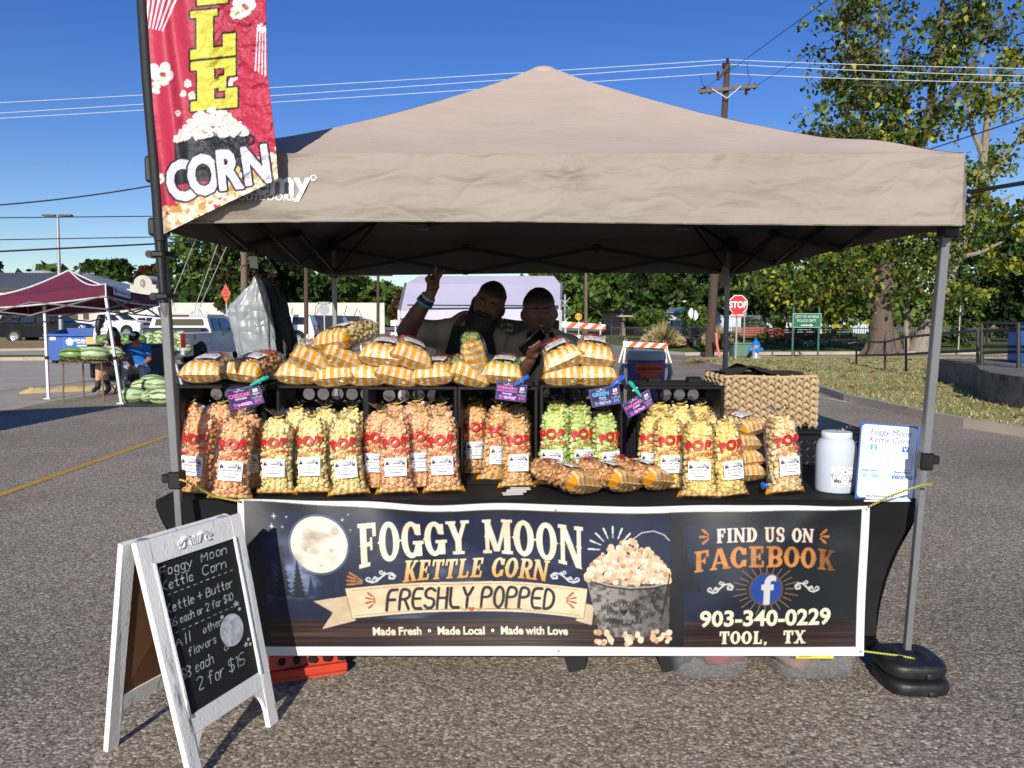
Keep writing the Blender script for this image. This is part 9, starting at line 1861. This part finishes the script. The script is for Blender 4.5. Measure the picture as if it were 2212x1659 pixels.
 sn=[(.17,4.34,.92,.205,.155),(.17,4.33,1.1,.195,.145),(.17,4.3,1.26,.215,.15),pp(1170,752,4.28,.175,.122),pp(1167,733,4.255,.076),pp(1116,752,4.28,.082),pp(1104,805,4.27,.076),pp(1228,752,4.28,.082),pp(1252,800,4.27,.076)];sv,sf=skin_mesh(sn,[(0,1),(1,2),(2,3),(3,4),(3,5),(5,6),(3,7),(7,8)],2);region_mesh('shirt',fuse([([tuple(loc3(v))for v in sv],sf)],.011,8),[SHIRT],lambda c:0,t)
 mb=MB();poly=([0,.1,.35,1],[1142,1138,1128,1095],[1205,1210,1222,1255]);mb.grid(lambda u,v:tuple(loc3(P(np.interp(v,poly[0],poly[1])*(1-u)+np.interp(v,poly[0],poly[2])*u,760+420*v,4.085-.05*math.sin(PI*u)+.005*math.sin(u*17+v*5)))),18,20);mb.build('apron',APRON,t,smooth=80)
 for a,c in(((1145,762),(1142,722)),((1203,762),(1192,722))):mb=MB();mb.tube([loc3(P(*a,4.08)),loc3(P((a[0]+c[0])/2,743,4.11)),loc3(P(*c,4.16)),loc3(P(c[0],c[1]+2,4.36))],.013,6);mb.build('apron_strap',APRON,t)
 for y in(800,812):mb=MB();mb.box(loc3(P(1183,y,4.07)),(.03,.006,.014),b=.003);mb.build('leather_tag',LEATH,t)
 zz=ax;xx=Vector((-.5,-.55,.6));xx=(xx-zz*xx.dot(zz)).normalized();yy=zz.cross(xx);Mx=Matrix(((xx.x,yy.x,zz.x,pc.x),(xx.y,yy.y,zz.y,pc.y),(xx.z,yy.z,zz.z,pc.z),(0,0,0,1)));mb=MB();mb.box((0,0,0),(.074,.010,.155),None,.004);ph=mb.build('mobile_phone',M_('phone_black',H('0e0e10'),.3,var=.05));ph.matrix_world=Mx;tag(ph,'black mobile phone in the hand of the smiling woman','phone')
def loc2(v,b):return Vector(v)-b
sellers()
# ============================================================ BAGS HANGING FROM THE CANOPY TRUSS
def hanging():
 def foil(name,h0,sc,col,rough,metal=0.0):
  m=M_(name,H(col),rough,metal,var=.12,scale=3,bump=0,spec=.6);nt=m.node_tree;b=nt.nodes['Principled BSDF'];tc=N(nt,'ShaderNodeTexCoord');n0=N(nt,'ShaderNodeTexNoise',i_Scale=sc*.6,i_Detail=3.);nt.links.new(tc.outputs['Object'],n0.inputs['Vector']);vm=N(nt,'ShaderNodeVectorMath',operation='MULTIPLY_ADD');vm.inputs[1].default_value=(.12,.12,.12);nt.links.new(n0.outputs[1],vm.inputs[0]);nt.links.new(tc.outputs['Object'],vm.inputs[2]);n1=N(nt,'ShaderNodeTexVoronoi',feature='DISTANCE_TO_EDGE',i_Scale=sc);nt.links.new(vm.outputs[0],n1.inputs['Vector']);bp=N(nt,'ShaderNodeBump',i_Strength=h0,i_Distance=.05);nt.links.new(n1.outputs[0],bp.inputs['Height']);nt.links.new(bp.outputs[0],b.inputs['Normal']);return m
 def sack(nm,lab,cat,px,prof,Y,mat,seed,flat=.5):
  top=P(px,prof[0][0],Y);t_=MB();rows=[]
  n=len(prof)
  def f(u,v):
   y=np.interp(v,np.linspace(0,1,n),[q[0]for q in prof]);xl=np.interp(v,np.linspace(0,1,n),[q[1]for q in prof]);xr=np.interp(v,np.linspace(0,1,n),[q[2]for q in prof]);a=2*PI*u;w=(xr-xl)/2*Y/FPX;c=P((xl+xr)/2,y,Y)
   vd=noise.voronoi(Vector((math.cos(a)*2.2+seed,math.sin(a)*2.2,v*4.2)))[0];q=.88+.34*min(.8,vd[1]-vd[0])*.6+.06+.24*fbm((math.cos(a)*1.8+seed,math.sin(a)*1.8,v*2.6),5)+.11*math.sin(a*9+v*3+2*noise.noise(Vector((v*3,seed,0))))*(1-.6*v);return(c.x+w*math.cos(a)*q-top.x,w*flat*math.sin(a)*q,c.z-top.z)
  t_.grid(f,72,56,False,True);o=t_.build(nm,mat,None,75,(top.x,Y,top.z));tag(o,lab,cat);return o
 sack('grey_plastic_bag','crumpled shiny grey plastic bag hanging from the canopy side','bag',555,[(598,548,560),(612,542,568),(628,526,576),(660,497,582),(710,503,590),(760,512,596),(790,520,592),(806,535,585)],4.15,foil('grey_plastic',.4,9,'85898c',.36),3,.38)
 sack('black_storage_bag','black folded fabric cover hanging beside the grey plastic bag','bag',585,[(600,558,578),(622,566,604),(650,570,618),(700,575,632),(750,572,642),(785,566,645),(800,570,640),(806,585,625)],4.28,foil('black_fabric',.7,8,'202126',.6),9,.35)
 mb=MB()
 a,b=P(553,546,4.15),P(557,602,4.15)
 for k in range(9):c=a.lerp(b,(k+.5)/9);mb.tube([c+Vector((.008*math.cos(q)if k%2 else 0,0 if k%2 else.008*math.cos(q),.012*math.sin(q)))for q in[i*PI/4 for i in range(9)]],.0025,5,False)
 mb.cyl(P(553,538,4.15),a,.006,n=6);tag(mb.build('chain',MAT_TRUSS),'short dark chain holding the hanging bags to the canopy frame','chain')
 mb=MB();c=P(549,566,4.12);mb.add([c+Vector(v)for v in((-.025,0,.03),(.015,.004,.03),(.02,0,-.035),(-.02,-.004,-.03))],[(0,1,2,3)]);tag(mb.build('paper_tag',M_('tag_white',H('c9c7c2'),.7)),'small white tag on the chain of the hanging bags','tag')
 mb=MB()
 for k in range(14):c=P(562+k*2.2,786+(k%3)*2,4.1);mb.tube([c,c+Vector((.004,0,-.035)),c+Vector((.01,.004,-.075-.01*(k%2)))],.004,4)
 tag(mb.build('webbing_fringe',M_('fringe_black',H('19191b'),.8)),'black webbing fringe at the foot of the grey plastic bag','webbing')
hanging()
